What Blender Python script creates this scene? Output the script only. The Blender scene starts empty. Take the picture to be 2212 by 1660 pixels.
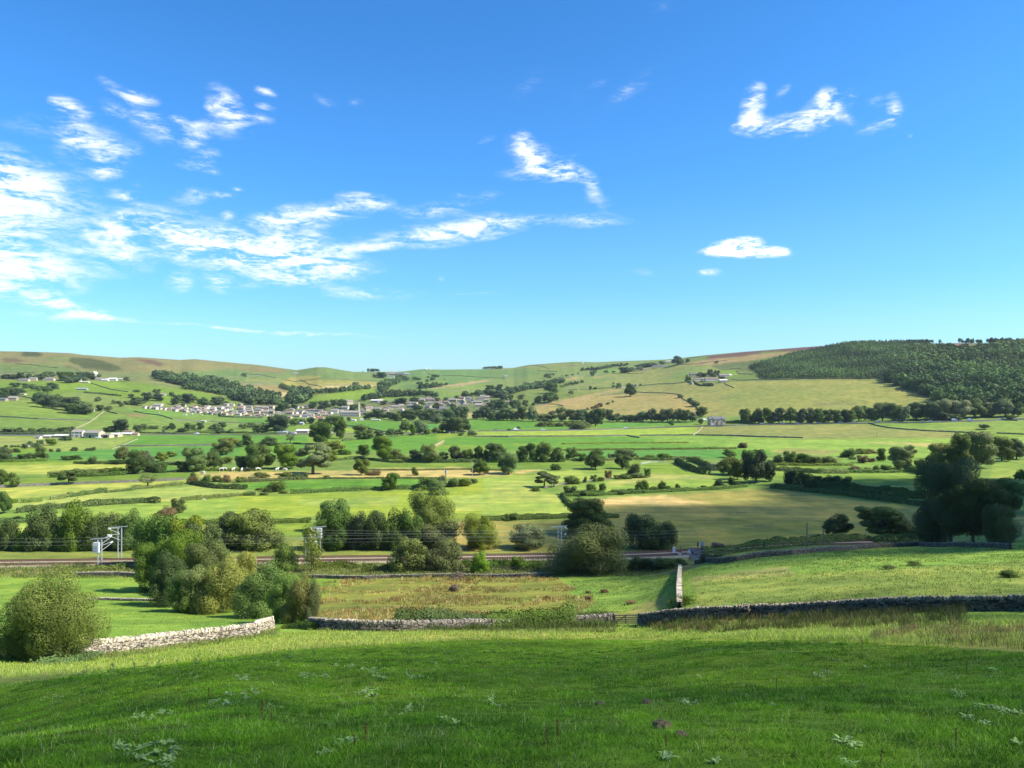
import bpy, bmesh, math, random
import numpy as np
from mathutils import Vector, Matrix

random.seed(7); RNG = np.random.default_rng(7)
SC = bpy.context.scene
COL = SC.collection
R = math.radians

# ------------------------------------------------------------------ camera, sun, exposure
# The camera stands at the origin; the flat valley floor lies 50 m below it. +Y looks across the valley.
FLOOR = -50.0
F = 1609.0; CX = 1106.0; CY = 842.5          # focal length and level-line in the photograph's 2212 x 1660 view
cam = bpy.data.cameras.new("camera"); camo = bpy.data.objects.new("camera", cam); COL.objects.link(camo)
cam.sensor_width = 36.0; cam.lens = 36.0 * F / 2212.0
cam.clip_start = 0.1; cam.clip_end = 40000
camo.location = (0, 0, 0); camo.rotation_euler = (R(90) + math.atan(12.5 / F), 0, 0)
SC.camera = camo
SUN_AZ, SUN_EL = R(102), R(43)
SUNV = Vector((math.sin(SUN_AZ) * math.cos(SUN_EL), math.cos(SUN_AZ) * math.cos(SUN_EL), math.sin(SUN_EL)))
sl = bpy.data.lights.new("sun", 'SUN'); sl.energy = 4.9; sl.angle = R(0.5); sl.color = (1.0, 0.93, 0.80)
so = bpy.data.objects.new("sun", sl); COL.objects.link(so)
so.rotation_euler = SUNV.to_track_quat('Z', 'Y').to_euler()
SC.view_settings.view_transform = 'Standard'; SC.view_settings.look = 'None'
SC.view_settings.exposure = 1.0; SC.view_settings.gamma = 1.0; SC.view_settings.use_curve_mapping = False
SC.cycles.max_bounces = 4; SC.cycles.diffuse_bounces = 2; SC.cycles.glossy_bounces = 1
SC.cycles.transmission_bounces = 3; SC.cycles.transparent_max_bounces = 8; SC.cycles.volume_bounces = 0

# ------------------------------------------------------------------ sky with its clouds
def build_world():
    w = bpy.data.worlds.new("World"); SC.world = w; w.use_nodes = True
    nt = w.node_tree; N = nt.nodes; L = nt.links; N.clear()
    def nd(t, **k):
        n = N.new(t)
        for a, b in k.items(): setattr(n, a, b)
        return n
    def mth(op, a, b=None, c=None, clamp=False):
        n = nd('ShaderNodeMath', operation=op); n.use_clamp = clamp
        for i, v in enumerate((a, b, c)):
            if v is None: continue
            if hasattr(v, 'links'): L.new(v, n.inputs[i])
            else: n.inputs[i].default_value = v
        return n.outputs[0]
    tc = nd('ShaderNodeTexCoord')
    sep = nd('ShaderNodeSeparateXYZ'); L.new(tc.outputs['Generated'], sep.inputs[0])
    az = mth('ARCTAN2', sep.outputs[0], sep.outputs[1]); el = mth('ARCSINE', sep.outputs[2])
    sky = nd('ShaderNodeTexSky', sky_type='NISHITA', sun_disc=False, sun_elevation=SUN_EL, sun_rotation=SUN_AZ, altitude=200, air_density=1.0, dust_density=0.6, ozone_density=2.0)
    # the air is clearer and bluer high up, paler and greener towards the horizon
    ramp = nd('ShaderNodeValToRGB'); cr = ramp.color_ramp; cr.interpolation = 'EASE'
    t = mth('MULTIPLY', el, 1.0 / R(60), clamp=True)
    L.new(t, ramp.inputs[0])
    stops = SKY_STOPS
    while len(cr.elements) < len(stops): cr.elements.new(0.5)
    for e, (p, c) in zip(cr.elements, stops): e.position = p; e.color = (*c, 1)
    mul = nd('ShaderNodeMix', data_type='RGBA', blend_type='MULTIPLY'); mul.inputs[0].default_value = 1.0
    L.new(sky.outputs[0], mul.inputs[6]); L.new(ramp.outputs[0], mul.inputs[7])
    # clouds: patches of cover in azimuth and elevation, frayed by noise
    cmb = nd('ShaderNodeCombineXYZ'); L.new(az, cmb.inputs[0]); L.new(el, cmb.inputs[1])
    nw = nd('ShaderNodeTexNoise'); nw.inputs['Scale'].default_value = 9; nw.inputs['Detail'].default_value = 3
    L.new(cmb.outputs[0], nw.inputs['Vector'])
    wv = nd('ShaderNodeVectorMath', operation='SUBTRACT'); L.new(nw.outputs['Color'], wv.inputs[0]); wv.inputs[1].default_value = (.5, .5, .5)
    wm = nd('ShaderNodeVectorMath', operation='MULTIPLY_ADD'); L.new(wv.outputs[0], wm.inputs[0]); wm.inputs[1].default_value = (.05, .022, 0); L.new(cmb.outputs[0], wm.inputs[2])
    acc = None
    for (x, y, rx, ry, rot, wgt) in CLOUDS:
        u = (x - CX) / F; a0 = math.atan(u); e0 = math.atan(-(y - CY) / F * math.cos(a0))
        mp = nd('ShaderNodeMapping', vector_type='TEXTURE')
        mp.inputs['Location'].default_value = (a0, e0, 0); mp.inputs['Rotation'].default_value = (0, 0, R(rot))
        mp.inputs['Scale'].default_value = (rx / F * math.cos(a0) ** 2 * 1.25, ry / F * math.cos(e0) ** 2 * 1.25, 1)
        L.new(wm.outputs[0], mp.inputs['Vector'])
        g = nd('ShaderNodeTexGradient', gradient_type='SPHERICAL'); L.new(mp.outputs[0], g.inputs[0])
        acc = mth('MULTIPLY_ADD', g.outputs['Fac'], wgt if wgt > 2.1 else wgt * .72, acc if acc is not None else 0.0)
    mask = mth('MINIMUM', acc, 2.2)
    def noise(sx, sy, rot, sc, det, rough, dist):
        mp = nd('ShaderNodeMapping'); mp.inputs['Scale'].default_value = (sx, sy, 1); mp.inputs['Rotation'].default_value = (0, 0, R(rot))
        L.new(cmb.outputs[0], mp.inputs['Vector'])
        n = nd('ShaderNodeTexNoise'); n.inputs['Scale'].default_value = sc; n.inputs['Detail'].default_value = det
        n.inputs['Roughness'].default_value = rough; n.inputs['Distortion'].default_value = dist
        L.new(mp.outputs[0], n.inputs['Vector']); return n.outputs['Fac']
    n1 = noise(1, 3.6, -9, 14, 6, .58, 1.0)
    n2 = noise(1, 3.2, 12, 52, 4, .62, 1.4)
    nn = mth('MULTIPLY_ADD', n2, .34, mth('MULTIPLY', n1, .66))
    ns = nd('ShaderNodeMapRange'); L.new(nn, ns.inputs['Value']); ns.inputs['From Min'].default_value = .37; ns.inputs['From Max'].default_value = .63; ns.inputs['To Min'].default_value = -.12; ns.inputs['To Max'].default_value = 1.15
    v = mth('MULTIPLY', mask, ns.outputs[0]); v = mth('MULTIPLY_ADD', mask, .10, v)
    mr = nd('ShaderNodeMapRange', interpolation_type='SMOOTHSTEP'); L.new(v, mr.inputs['Value'])
    mr.inputs['From Min'].default_value = .03; mr.inputs['From Max'].default_value = 1.1
    lim = nd('ShaderNodeMapRange', interpolation_type='SMOOTHSTEP'); L.new(mask, lim.inputs['Value'])
    lim.inputs['From Min'].default_value = .02; lim.inputs['From Max'].default_value = .28
    alpha = mth('MULTIPLY', mth('MULTIPLY', mr.outputs[0], .94), lim.outputs[0])
    mix = nd('ShaderNodeMix', data_type='RGBA'); L.new(alpha, mix.inputs[0]); L.new(mul.outputs[2], mix.inputs[6])
    mix.inputs[7].default_value = (*CLOUD_COL, 1)
    bg = nd('ShaderNodeBackground'); bg.inputs['Strength'].default_value = SKY_STRENGTH; L.new(mix.outputs[2], bg.inputs[0])
    out = nd('ShaderNodeOutputWorld'); L.new(bg.outputs[0], out.inputs[0])
SKY_STRENGTH = 0.132
SKY_STOPS = [(0.0, (0.44, 0.655, 0.78)), (0.06, (0.37, 0.64, 0.84)), (0.14, (0.285, 0.615, 0.91)), (0.28, (0.20, 0.585, 0.93)), (0.46, (0.165, 0.55, 0.89)), (0.75, (0.25, 0.5, 0.9)), (1.0, (0.5, 0.65, 0.95))]
CLOUD_COL = (4.7, 4.95, 5.1)
def _s1(x, y, rx, ry, rot, w): return (x * .3984, 146.9 + y * .3984, rx * .3984 * 1.08, ry * .3984 * 1.15, rot, w * (1.5 if rx < 140 or y > 1200 else 1.05))
def _s2(x, y, rx, ry, rot, w): return (675.7 + x * .3453, 264.4 + y * .3453, rx * .3453 * .98, ry * .3453 * 1.12, rot, w * 1.2)
def _s3(x, y, rx, ry, rot, w): return (1468.9 + x * .28316, 146.9 + y * .28316, rx * .28316 * 1.1, ry * .28316 * 1.1, rot, w * 1.1)
CLOUDS = [_s1(*a) for a in [
    (130, 870, 460, 260, 0, 1.0), (40, 1075, 430, 90, -8, 1.2), (70, 540, 230, 80, -12, .8), (180, 690, 320, 80, -5, .7), (-150, 800, 300, 300, 0, .9),
    (530, 430, 230, 110, -8, .85), (620, 440, 150, 45, 12, .6), (580, 540, 110, 50, 10, .6), (370, 290, 110, 110, 30, .6), (400, 210, 130, 40, -10, .7), (330, 185, 70, 25, 0, .6),
    (120, 290, 160, 50, 12, .45), (650, 100, 110, 35, -20, .7), (770, 160, 90, 35, 5, .85), (760, 250, 90, 30, 0, .75), (620, 210, 80, 40, -15, .6),
    (920, 350, 190, 75, -14, .85), (1040, 370, 80, 40, 0, .5), (1200, 165, 95, 60, -28, .75), (1240, 245, 90, 40, 0, .75), (1240, 315, 160, 60, 6, .9), (1430, 132, 70, 25, -6, .7),
    (1440, 222, 60, 22, 0, .75), (1425, 292, 75, 28, 0, .75), (1135, 213, 35, 22, 0, .6), (960, 272, 50, 20, -8, .6), (1050, 318, 60, 22, 0, .5), (1140, 455, 70, 22, 5, .45), (1095, 497, 70, 22, 0, .6), (1130, 543, 70, 20, -4, .5), (1000, 520, 80, 24, 0, .45),
    (690, 690, 110, 40, -10, .7), (770, 648, 50, 18, 0, .45), (1030, 690, 110, 40, 10, .6), (1180, 690, 60, 25, 0, .6), (1245, 677, 40, 18, 0, .6), (1283, 643, 36, 16, 0, .6), (1235, 788, 45, 24, 0, .6),
    (740, 820, 160, 80, 0, .55), (1000, 900, 280, 120, -5, 1.0), (1330, 1000, 640, 95, -5, 1.5), (1650, 1070, 380, 95, -4, 1.2), (1520, 890, 300, 120, 12, .85), (1760, 780, 380, 65, 12, 1.05), (1980, 712, 160, 36, -6, .8), (1750, 950, 150, 60, -20, .8),
    (640, 1010, 170, 110, -20, .9), (680, 860, 180, 60, 20, .6), (980, 1150, 100, 50, 10, .85), (1190, 1150, 90, 55, -10, .8), (1450, 1150, 280, 45, 0, .9),
    (130, 1230, 280, 40, -10, .9), (330, 1275, 120, 40, -38, .7), (440, 1310, 160, 32, -12, .7), (590, 1345, 170, 20, -4, .9), (330, 1350, 320, 30, -2, .55), (1450, 1422, 620, 11, -2.4, .95), (200, 900, 800, 460, 0, .12), (1050, 880, 900, 330, 0, .10), (300, 350, 520, 260, 0, .14), (1150, 300, 380, 240, 0, .12)]]
CLOUDS += [_s2(*a) for a in [
    (830, 690, 560, 80, 8, 1.35), (1130, 660, 260, 60, 6, .7), (330, 790, 260, 28, 10, .8), (760, 540, 260, 55, 6, .8), (890, 460, 70, 22, 0, .6), (1080, 480, 150, 40, 8, .6), (1680, 610, 330, 50, -2, .95),
    (1420, 220, 260, 110, -25, 1.15), (1340, 130, 120, 70, -50, .7), (1560, 300, 220, 60, -14, .9), (1300, 320, 220, 45, 8, .5), (1740, 370, 110, 60, -40, .9), (1810, 490, 130, 60, -20, .55), (1070, 85, 70, 30, 25, .55), (1480, 340, 260, 22, 8, .5),
    (340, 1075, 380, 40, 0, .85), (1000, 1080, 260, 7, 1, .5), (790, 988, 36, 22, 0, .6), (1640, 185, 40, 14, 20, .5)]]
CLOUDS += [_s3(*a) for a in [
    (540, 270, 110, 160, -15, 1.2), (590, 160, 60, 80, -12, .8), (500, 420, 160, 70, 10, .9), (740, 420, 330, 75, 4, 1.25), (1090, 340, 260, 105, 25, 1.7), (1180, 200, 80, 75, -10, .95), (1280, 390, 100, 60, -40, .7),
    (1640, 310, 75, 110, 0, 1.25), (1540, 400, 230, 55, 22, .95), (1500, 255, 90, 50, 0, .6), (800, 150, 100, 50, 25, .5), (1330, 200, 60, 30, 0, .3), (620, 510, 120, 50, 0, .4),
    (500, 1408, 265, 42, -2, 2.6), (440, 1365, 170, 62, 5, 2.2), (740, 1405, 120, 42, -8, 1.5), (250, 1562, 95, 34, -4, 1.5), (1760, 505, 40, 26, 0, .4)]]
CLOUDS += [(1145, 185, 60, 40, 30, .42), (1255, 200, 60, 30, 40, .35), (1300, 178, 40, 18, 20, .35), (1365, 190, 85, 30, 30, .5), (700, 208, 40, 18, -10, .55), (775, 214, 28, 14, 0, .45), (1390, 588, 60, 14, -6, .4), (1440, 10, 50, 26, 0, .3)]
CLOUDS += [(-700, 300, 500, 160, 0, .8), (-900, 620, 600, 90, 5, .9), (2900, 350, 300, 90, 10, .8), (3100, 600, 400, 60, 0, .7)]
build_world()
SC.world.cycles.sampling_method = 'NONE'

# ------------------------------------------------------------------ terrain: height above the valley floor over (u, depth)
# per column of the photograph: (image row, metres of depth), or ('h', height above floor, depth)
def near(Y, D): return (Y, D)
TER = {
 -700: [(1660, 8.2), ('h', 33.0, 38), (1440, 62), ('h', 17, 100), ('h', 4, 170), ('h', .8, 200), ('h', .6, 216), ('h', 0, 240), ('h', 0, 700), (945, 800), (905, 950), (870, 1150), (830, 1550), (800, 2000), (757, 2600), (775, 3400), (800, 6000)],
 0:    [(1660, 8.6), ('h', 34.3, 38), (1440, 58), ('h', 20, 92), ('h', 5, 165), ('h', 1.2, 197), ('h', .8, 206), ('h', .8, 216), ('h', 0, 232), ('h', 0, 500), ('h', 0, 700), (945, 790), (905, 940), (868, 1130), (830, 1500), (800, 1950), (759, 2600), (772, 3200), (800, 6000)],
 276:  [(1660, 8.8), ('h', 36, 36), ('h', 26.0, 66), ('h', 20.5, 88), ('h', 5, 165), ('h', 1.2, 198), ('h', .8, 207), ('h', .8, 217), ('h', 0, 233), ('h', 0, 500), ('h', 0, 780), (935, 880), (905, 1010), (870, 1250), (830, 1650), (800, 2100), (772, 2600), (785, 3200), (805, 6000)],
 553:  [(1660, 9.0), ('h', 37, 35), ('h', 28, 62), ('h', 20.8, 90), ('h', 5, 165), ('h', 1.2, 199), ('h', .8, 208), ('h', .8, 219), ('h', 0, 235), ('h', 0, 500), ('h', 0, 820), (935, 900), (905, 1180), (882, 1400), (850, 1850), (815, 2400), (788, 2900), (800, 3600), (810, 6000)],
 690:  [(1660, 9.0), ('h', 37.2, 33), ('h', 29, 60), ('h', 20.5, 93), ('h', 5, 166), ('h', 1.2, 199), ('h', .8, 209), ('h', .8, 220), ('h', 0, 236), ('h', 0, 500), ('h', 0, 860), (925, 960), (905, 1230), (885, 1420), (850, 1850), (822, 2300), (793, 2700), (812, 3300), (815, 6000)],
 830:  [(1660, 9.1), ('h', 37.4, 33), ('h', 29.6, 58), ('h', 20.0, 96), ('h', 5, 168), ('h', 1.2, 200), ('h', .8, 209), ('h', .8, 220), ('h', 0, 236), ('h', 0, 500), ('h', 0, 900), (922, 1010), (905, 1240), (890, 1420), (855, 1800), (825, 2400), (804, 3500), (812, 4200), (815, 6000)],
 1106: [(1660, 9.1), ('h', 37.6, 32), ('h', 31.6, 52), ('h', 19.4, 97), ('h', 6, 165), ('h', 1.4, 201), ('h', .8, 211), ('h', .8, 222), ('h', 0, 238), ('h', 0, 500), ('h', 0, 940), (917, 1070), (908, 1180), (885, 1450), (855, 1800), (820, 2450), (796, 3300), (804, 4000), (812, 6000)],
 1382: [(1660, 9.2), ('h', 37.9, 32), ('h', 32, 51), ('h', 20.4, 94), ('h', 8, 165), ('h', 2.0, 203), ('h', .9, 213), ('h', .8, 224), ('h', 0, 240), ('h', 0, 500), ('h', 0, 940), (917, 1050), (907, 1130), (880, 1300), (850, 1620), (820, 2050), (800, 2500), (779, 3100), (788, 3700), (805, 6000)],
 1480: [(1660, 9.2), ('h', 38.2, 32), ('h', 33, 50), ('h', 24.3, 84), ('h', 20.6, 112), ('h', 10.5, 165), ('h', 2.2, 205), ('h', .9, 214), ('h', .8, 226), ('h', 0, 242), ('h', 0, 500), ('h', 1, 900), (915, 1000), (905, 1090), (875, 1270), (845, 1500), (815, 1850), (795, 2200), (772, 2700), (780, 3200), (800, 6000)],
 1659: [(1660, 9.3), ('h', 38.5, 32), ('h', 33.5, 50), ('h', 26.5, 77), ('h', 22.5, 108), ('h', 14, 165), ('h', 5, 210), ('h', 1.5, 240), ('h', 0, 290), ('h', 0, 500), ('h', 3, 820), (915, 930), (905, 1010), (880, 1130), (850, 1320), (825, 1500), (800, 1750), (775, 2050), (752, 2350), (762, 2800), (800, 6000)],
 1935: [(1660, 9.4), ('h', 38.8, 32), ('h', 34.5, 48), ('h', 30.3, 66), ('h', 25.6, 100), ('h', 17.3, 150), ('h', 8, 200), ('h', 1.5, 245), ('h', 0, 300), ('h', 0, 480), ('h', 4, 800), (914, 900), (902, 970), (870, 1120), (830, 1320), (800, 1500), (770, 1720), (745, 1950), (755, 2300), (800, 6000)],
 2212: [(1660, 9.5), ('h', 39.2, 32), ('h', 35.5, 45), ('h', 32.4, 59), ('h', 27.3, 90), ('h', 18.5, 150), ('h', 10, 200), ('h', 2.5, 255), ('h', 0, 320), ('h', 0, 480), ('h', 5, 760), (910, 860), (895, 930), (860, 1060), (820, 1230), (785, 1420), (760, 1580), (741, 1720), (752, 2000), (800, 6000)],
 2900: [(1660, 9.7), ('h', 39.8, 32), ('h', 36.5, 45), ('h', 34, 59), ('h', 29, 90), ('h', 21, 150), ('h', 13, 200), ('h', 5, 270), ('h', 1, 340), ('h', 2, 500), ('h', 8, 720), (900, 820), (870, 930), (830, 1060), (790, 1230), (755, 1420), (742, 1600), (760, 1900), (800, 6000)],
}
def pchip(x, y, xq):
    x = np.asarray(x, float); y = np.asarray(y, float)
    h = np.diff(x); d = np.diff(y) / h; m = np.zeros_like(y)
    m[0], m[-1] = d[0], d[-1]
    for i in range(1, len(x) - 1):
        if d[i-1] * d[i] > 0:
            w1 = 2 * h[i] + h[i-1]; w2 = h[i] + 2 * h[i-1]
            m[i] = (w1 + w2) / (w1 / d[i-1] + w2 / d[i])
    k = np.clip(np.searchsorted(x, xq) - 1, 0, len(x) - 2)
    t = np.clip((xq - x[k]) / h[k], 0, 1)
    return (y[k] * (1 + 2 * t) * (1 - t) ** 2 + m[k] * h[k] * t * (1 - t) ** 2 + y[k+1] * t * t * (3 - 2 * t) + m[k+1] * h[k] * t * t * (t - 1))
LD = np.linspace(math.log(1.2), math.log(9000), 780)
DD = np.exp(LD)
UMAX = 1.15
UU = np.concatenate([np.linspace(-UMAX, -.74, 40, endpoint=False), np.linspace(-.74, .74, 820), np.linspace(.74, UMAX, 41)[1:]])
def build_height():
    st = sorted(TER); cols = []
    for X in st:
        pts = [(math.log(.9), 48.2)]
        for p in TER[X]:
            if p[0] == 'h': pts.append((math.log(p[2]), p[1]))
            else: pts.append((math.log(p[1]), 50 - (p[0] - CY) / F * p[1]))
        pts.append((math.log(9500), pts[-1][1]))
        a = np.array(pts); cols.append(pchip(a[:, 0], a[:, 1], LD))
    cols = np.array(cols)                       # stations x depth
    us = (np.array(st) - CX) / F
    H = np.empty((len(UU), len(LD)))
    for j in range(len(LD)): H[:, j] = pchip(us, cols[:, j], np.clip(UU, us[0], us[-1]))
    def blur(A, axis, s):
        k = np.exp(-.5 * (np.arange(-3 * s, 3 * s + 1) / s) ** 2); k /= k.sum()
        P = np.pad(A, [(3 * s, 3 * s) if a == axis else (0, 0) for a in (0, 1)], mode='edge')
        return np.apply_along_axis(lambda v: np.convolve(v, k, 'valid'), axis, P)
    H = blur(H, 1, 4); H = blur(H, 0, 12)
    # small swells of the ground, larger on the hills
    x = UU[:, None] * DD[None]; y = np.broadcast_to(DD[None], x.shape)
    sw = np.zeros_like(H)
    for i in range(10):
        a = RNG.uniform(0, math.pi); lam = [14, 19, 27, 40, 60, 90, 140, 220, 330, 480][i]; ph = RNG.uniform(0, 6.28)
        amp = .0032 * lam * np.clip((y - lam * 1.2) / (lam * 3), 0, 1)
        flat = np.clip(np.abs(H) / 12, .05, 1) * np.where(y < 400, .9, 1.0)
        sw += amp * flat * np.sin((x * math.cos(a) + y * math.sin(a)) * 6.283 / lam + ph)
    H = H + sw
    # the skyline of the photograph
    SKY = [(-900, 752), (0, 759), (60, 760), (150, 763), (180, 767), (260, 773), (300, 772), (390, 778), (420, 776), (470, 781), (560, 789), (610, 796), (640, 800), (660, 797), (685, 793.5), (705, 794), (740, 800), (765, 804), (800, 804), (870, 803), (910, 798), (960, 799), (1040, 798), (1110, 795), (1140, 789), (1200, 784.5), (1240, 782), (1290, 783), (1330, 781), (1390, 779), (1440, 777), (1480, 773), (1520, 768), (1600, 761), (1700, 753), (1800, 746), (1860, 744), (2000, 742), (2212, 741), (2900, 735)]
    sx = (np.array([s[0] for s in SKY]) - CX) / F; sy = -(np.array([s[1] for s in SKY]) - CY) / F
    tgt = np.interp(UU, sx, sy)
    E = (H - 50) / DD[None]
    far = DD > 600
    cur = E[:, far].max(1)
    wgt = np.clip((LD - math.log(1150)) / (math.log(2300) - math.log(1150)), 0, 1); wgt = wgt * wgt * (3 - 2 * wgt)
    for _ in range(4):
        H += (tgt - cur)[:, None] * wgt[None] * DD[None]
        cur = ((H - 50) / DD[None])[:, far].max(1)
    return H
HT = build_height()

def h_at(u, D):
    i = np.interp(u, UU, np.arange(len(UU))); j = np.interp(np.log(np.maximum(D, 1.21)), LD, np.arange(len(LD)))
    i0 = np.clip(i.astype(int) if hasattr(i, 'astype') else int(i), 0, len(UU) - 2); j0 = np.clip(j.astype(int) if hasattr(j, 'astype') else int(j), 0, len(LD) - 2)
    a = i - i0; b = j - j0
    return (HT[i0, j0] * (1 - a) * (1 - b) + HT[i0 + 1, j0] * a * (1 - b) + HT[i0, j0 + 1] * (1 - a) * b + HT[i0 + 1, j0 + 1] * a * b)
def gz(x, y):
    """ground height at a place"""
    x = np.asarray(x, float); y = np.maximum(np.asarray(y, float), 1.3)
    return h_at(x / y, y) + FLOOR
ELEV = (HT - 50) / DD[None]
def cast(X, Y, dmin=3.0):
    """first ground point seen along a sight line of the photograph"""
    u = (X - CX) / F; e = -(Y - CY) / F
    i = min(max(np.interp(u, UU, np.arange(len(UU))), 0), len(UU) - 1.001); i0 = int(i); a = i - i0
    prof = ELEV[i0] * (1 - a) + ELEV[i0 + 1] * a - e
    ok = np.nonzero((prof >= 0) & (DD > dmin))[0]
    if len(ok) == 0:
        k = int(np.argmax(np.where(DD > 300, prof, -9))); D = DD[k]
    else:
        k = ok[0]
        if k > 0 and prof[k - 1] < 0:
            t = prof[k - 1] / (prof[k - 1] - prof[k]); D = math.exp(LD[k - 1] + t * (LD[k] - LD[k - 1]))
        else: D = DD[k]
    return Vector((u * D, D, float(h_at(u, D)) + FLOOR))
# positions read off enlargements of the photograph
ZN = {'a1': (0, 734.4, .2523), 'a2': (528.8, 734.4, .2523), 'a3': (1057.6, 734.4, .2523), 'a4': (1586.4, 705.1, .28288),
      'b1': (0, 969.4, .2523), 'b2': (528.8, 969.4, .2523), 'b3': (1057.6, 969.4, .2523), 'b4': (1586.4, 969.4, .28288),
      'c1': (0, 1204.5, .2523), 'c2': (528.8, 1204.5, .2523), 'c3': (1057.6, 1204.5, .2523), 'c4': (1586.4, 1204.5, .28288), 'd': (0, 0, 1)}
def zp(z, x, y): o = ZN[z]; return (o[0] + x * o[2], o[1] + y * o[2])
def zl(z, pts): return [zp(z, *p) for p in pts]

# ------------------------------------------------------------------ helpers
def link(name, me, mats=(), parent=None):
    o = bpy.data.objects.new(name, me)
    for m in (mats if isinstance(mats, (list, tuple)) else [mats]): me.materials.append(m)
    COL.objects.link(o)
    if parent is not None: o.parent = parent
    return o
def mesh_np(name, V, Fq, smooth=False, col=None, midx=None):
    V = np.asarray(V, np.float32); Fq = np.asarray(Fq, np.int32)
    me = bpy.data.meshes.new(name); n = len(Fq); k = Fq.shape[1]
    me.vertices.add(len(V)); me.vertices.foreach_set('co', V.ravel())
    me.loops.add(n * k); me.loops.foreach_set('vertex_index', Fq.ravel())
    me.polygons.add(n); me.polygons.foreach_set('loop_start', np.arange(0, n * k, k, dtype=np.int32)); me.polygons.foreach_set('loop_total', np.full(n, k, np.int32))
    if midx is not None: me.polygons.foreach_set('material_index', np.asarray(midx, np.int32))
    me.polygons.foreach_set('use_smooth', np.full(n, smooth))
    me.update(calc_edges=True)
    if col is not None:
        a = me.color_attributes.new('tone', 'FLOAT_COLOR', 'POINT'); c = np.ones((len(V), 4), np.float32); c[:, :3] = col; a.data.foreach_set('color', c.ravel())
    return me
def tag(o, label=None, cat=None, group=None, kind=None):
    if label: o['label'] = label
    if cat: o['category'] = cat
    if group: o['group'] = group
    if kind: o['kind'] = kind
    return o
def empty(name, loc, rz=0.0, scale=None):
    o = bpy.data.objects.new(name, None); COL.objects.link(o); o.location = loc; o.rotation_euler = (0, 0, rz); o.empty_display_size = .5
    if scale: o.scale = scale
    return o
def inst(src, parent=None):
    c = src.copy(); COL.objects.link(c)
    if parent is not None: c.parent = parent
    return c
class MB:
    """collects boxes, bars, tubes and prisms into one mesh"""
    def __init__(s): s.v = []; s.f = []
    def quadbox(s, P):
        b = len(s.v); s.v += [tuple(p) for p in P]
        for q in ((0, 3, 2, 1), (4, 5, 6, 7), (0, 1, 5, 4), (1, 2, 6, 5), (2, 3, 7, 6), (3, 0, 4, 7)): s.f.append(tuple(b + i for i in q))
        return s
    def box(s, x0, x1, y0, y1, z0, z1):
        return s.quadbox([(x0, y0, z0), (x1, y0, z0), (x1, y1, z0), (x0, y1, z0), (x0, y0, z1), (x1, y0, z1), (x1, y1, z1), (x0, y1, z1)])
    def bar(s, a, b, w, h=None):
        a = Vector(a); b = Vector(b); d = (b - a).normalized(); h = h or w
        r = d.cross(Vector((0, 0, 1))); r = Vector((1, 0, 0)) if r.length < 1e-3 else r.normalized(); t = r.cross(d)
        P = [p + r * sx * w / 2 + t * sz * h / 2 for p in (a, b) for sx, sz in ((-1, -1), (1, -1), (1, 1), (-1, 1))]
        return s.quadbox(P)
    def tube(s, pts, rad, n=6):
        pts = [Vector(p) for p in pts]; rad = rad if isinstance(rad, (list, tuple)) else [rad] * len(pts); b = len(s.v)
        for k, p in enumerate(pts):
            d = (pts[min(k + 1, len(pts) - 1)] - pts[max(k - 1, 0)]).normalized()
            r = d.cross(Vector((.3, .1, 1))); r = r.normalized() if r.length > 1e-3 else Vector((1, 0, 0)); t = d.cross(r)
            for i in range(n):
                a = 6.2832 * i / n; s.v.append(tuple(p + (r * math.cos(a) + t * math.sin(a)) * rad[k]))
        for k in range(len(pts) - 1):
            for i in range(n):
                j = (i + 1) % n; s.f.append((b + k * n + i, b + k * n + j, b + (k + 1) * n + j, b + (k + 1) * n + i))
        s.f.append(tuple(b + i for i in range(n))[::-1]); e = b + (len(pts) - 1) * n; s.f.append(tuple(e + i for i in range(n)))
        return s
    def prism(s, poly, a, b, axis='y'):
        """a flat outline (p, z) drawn out along an axis"""
        k = len(s.v); n = len(poly)
        for c in (a, b):
            for p, z in poly: s.v.append((p, c, z) if axis == 'y' else (c, p, z))
        s.f.append(tuple(k + i for i in range(n))); s.f.append(tuple(k + n + i for i in range(n))[::-1])
        for i in range(n): j = (i + 1) % n; s.f.append((k + i, k + n + i, k + n + j, k + j))
        return s
    def mesh(s, name, smooth=False):
        me = bpy.data.meshes.new(name); me.from_pydata(s.v, [], s.f); 
        bm = bmesh.new(); bm.from_mesh(me); bmesh.ops.recalc_face_normals(bm, faces=bm.faces); bm.to_mesh(me); bm.free()
        if smooth: me.polygons.foreach_set('use_smooth', [True] * len(me.polygons))
        return me
    def build(s, name, mat, parent=None, smooth=False): return link(name, s.mesh(name, smooth), mat, parent)

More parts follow.
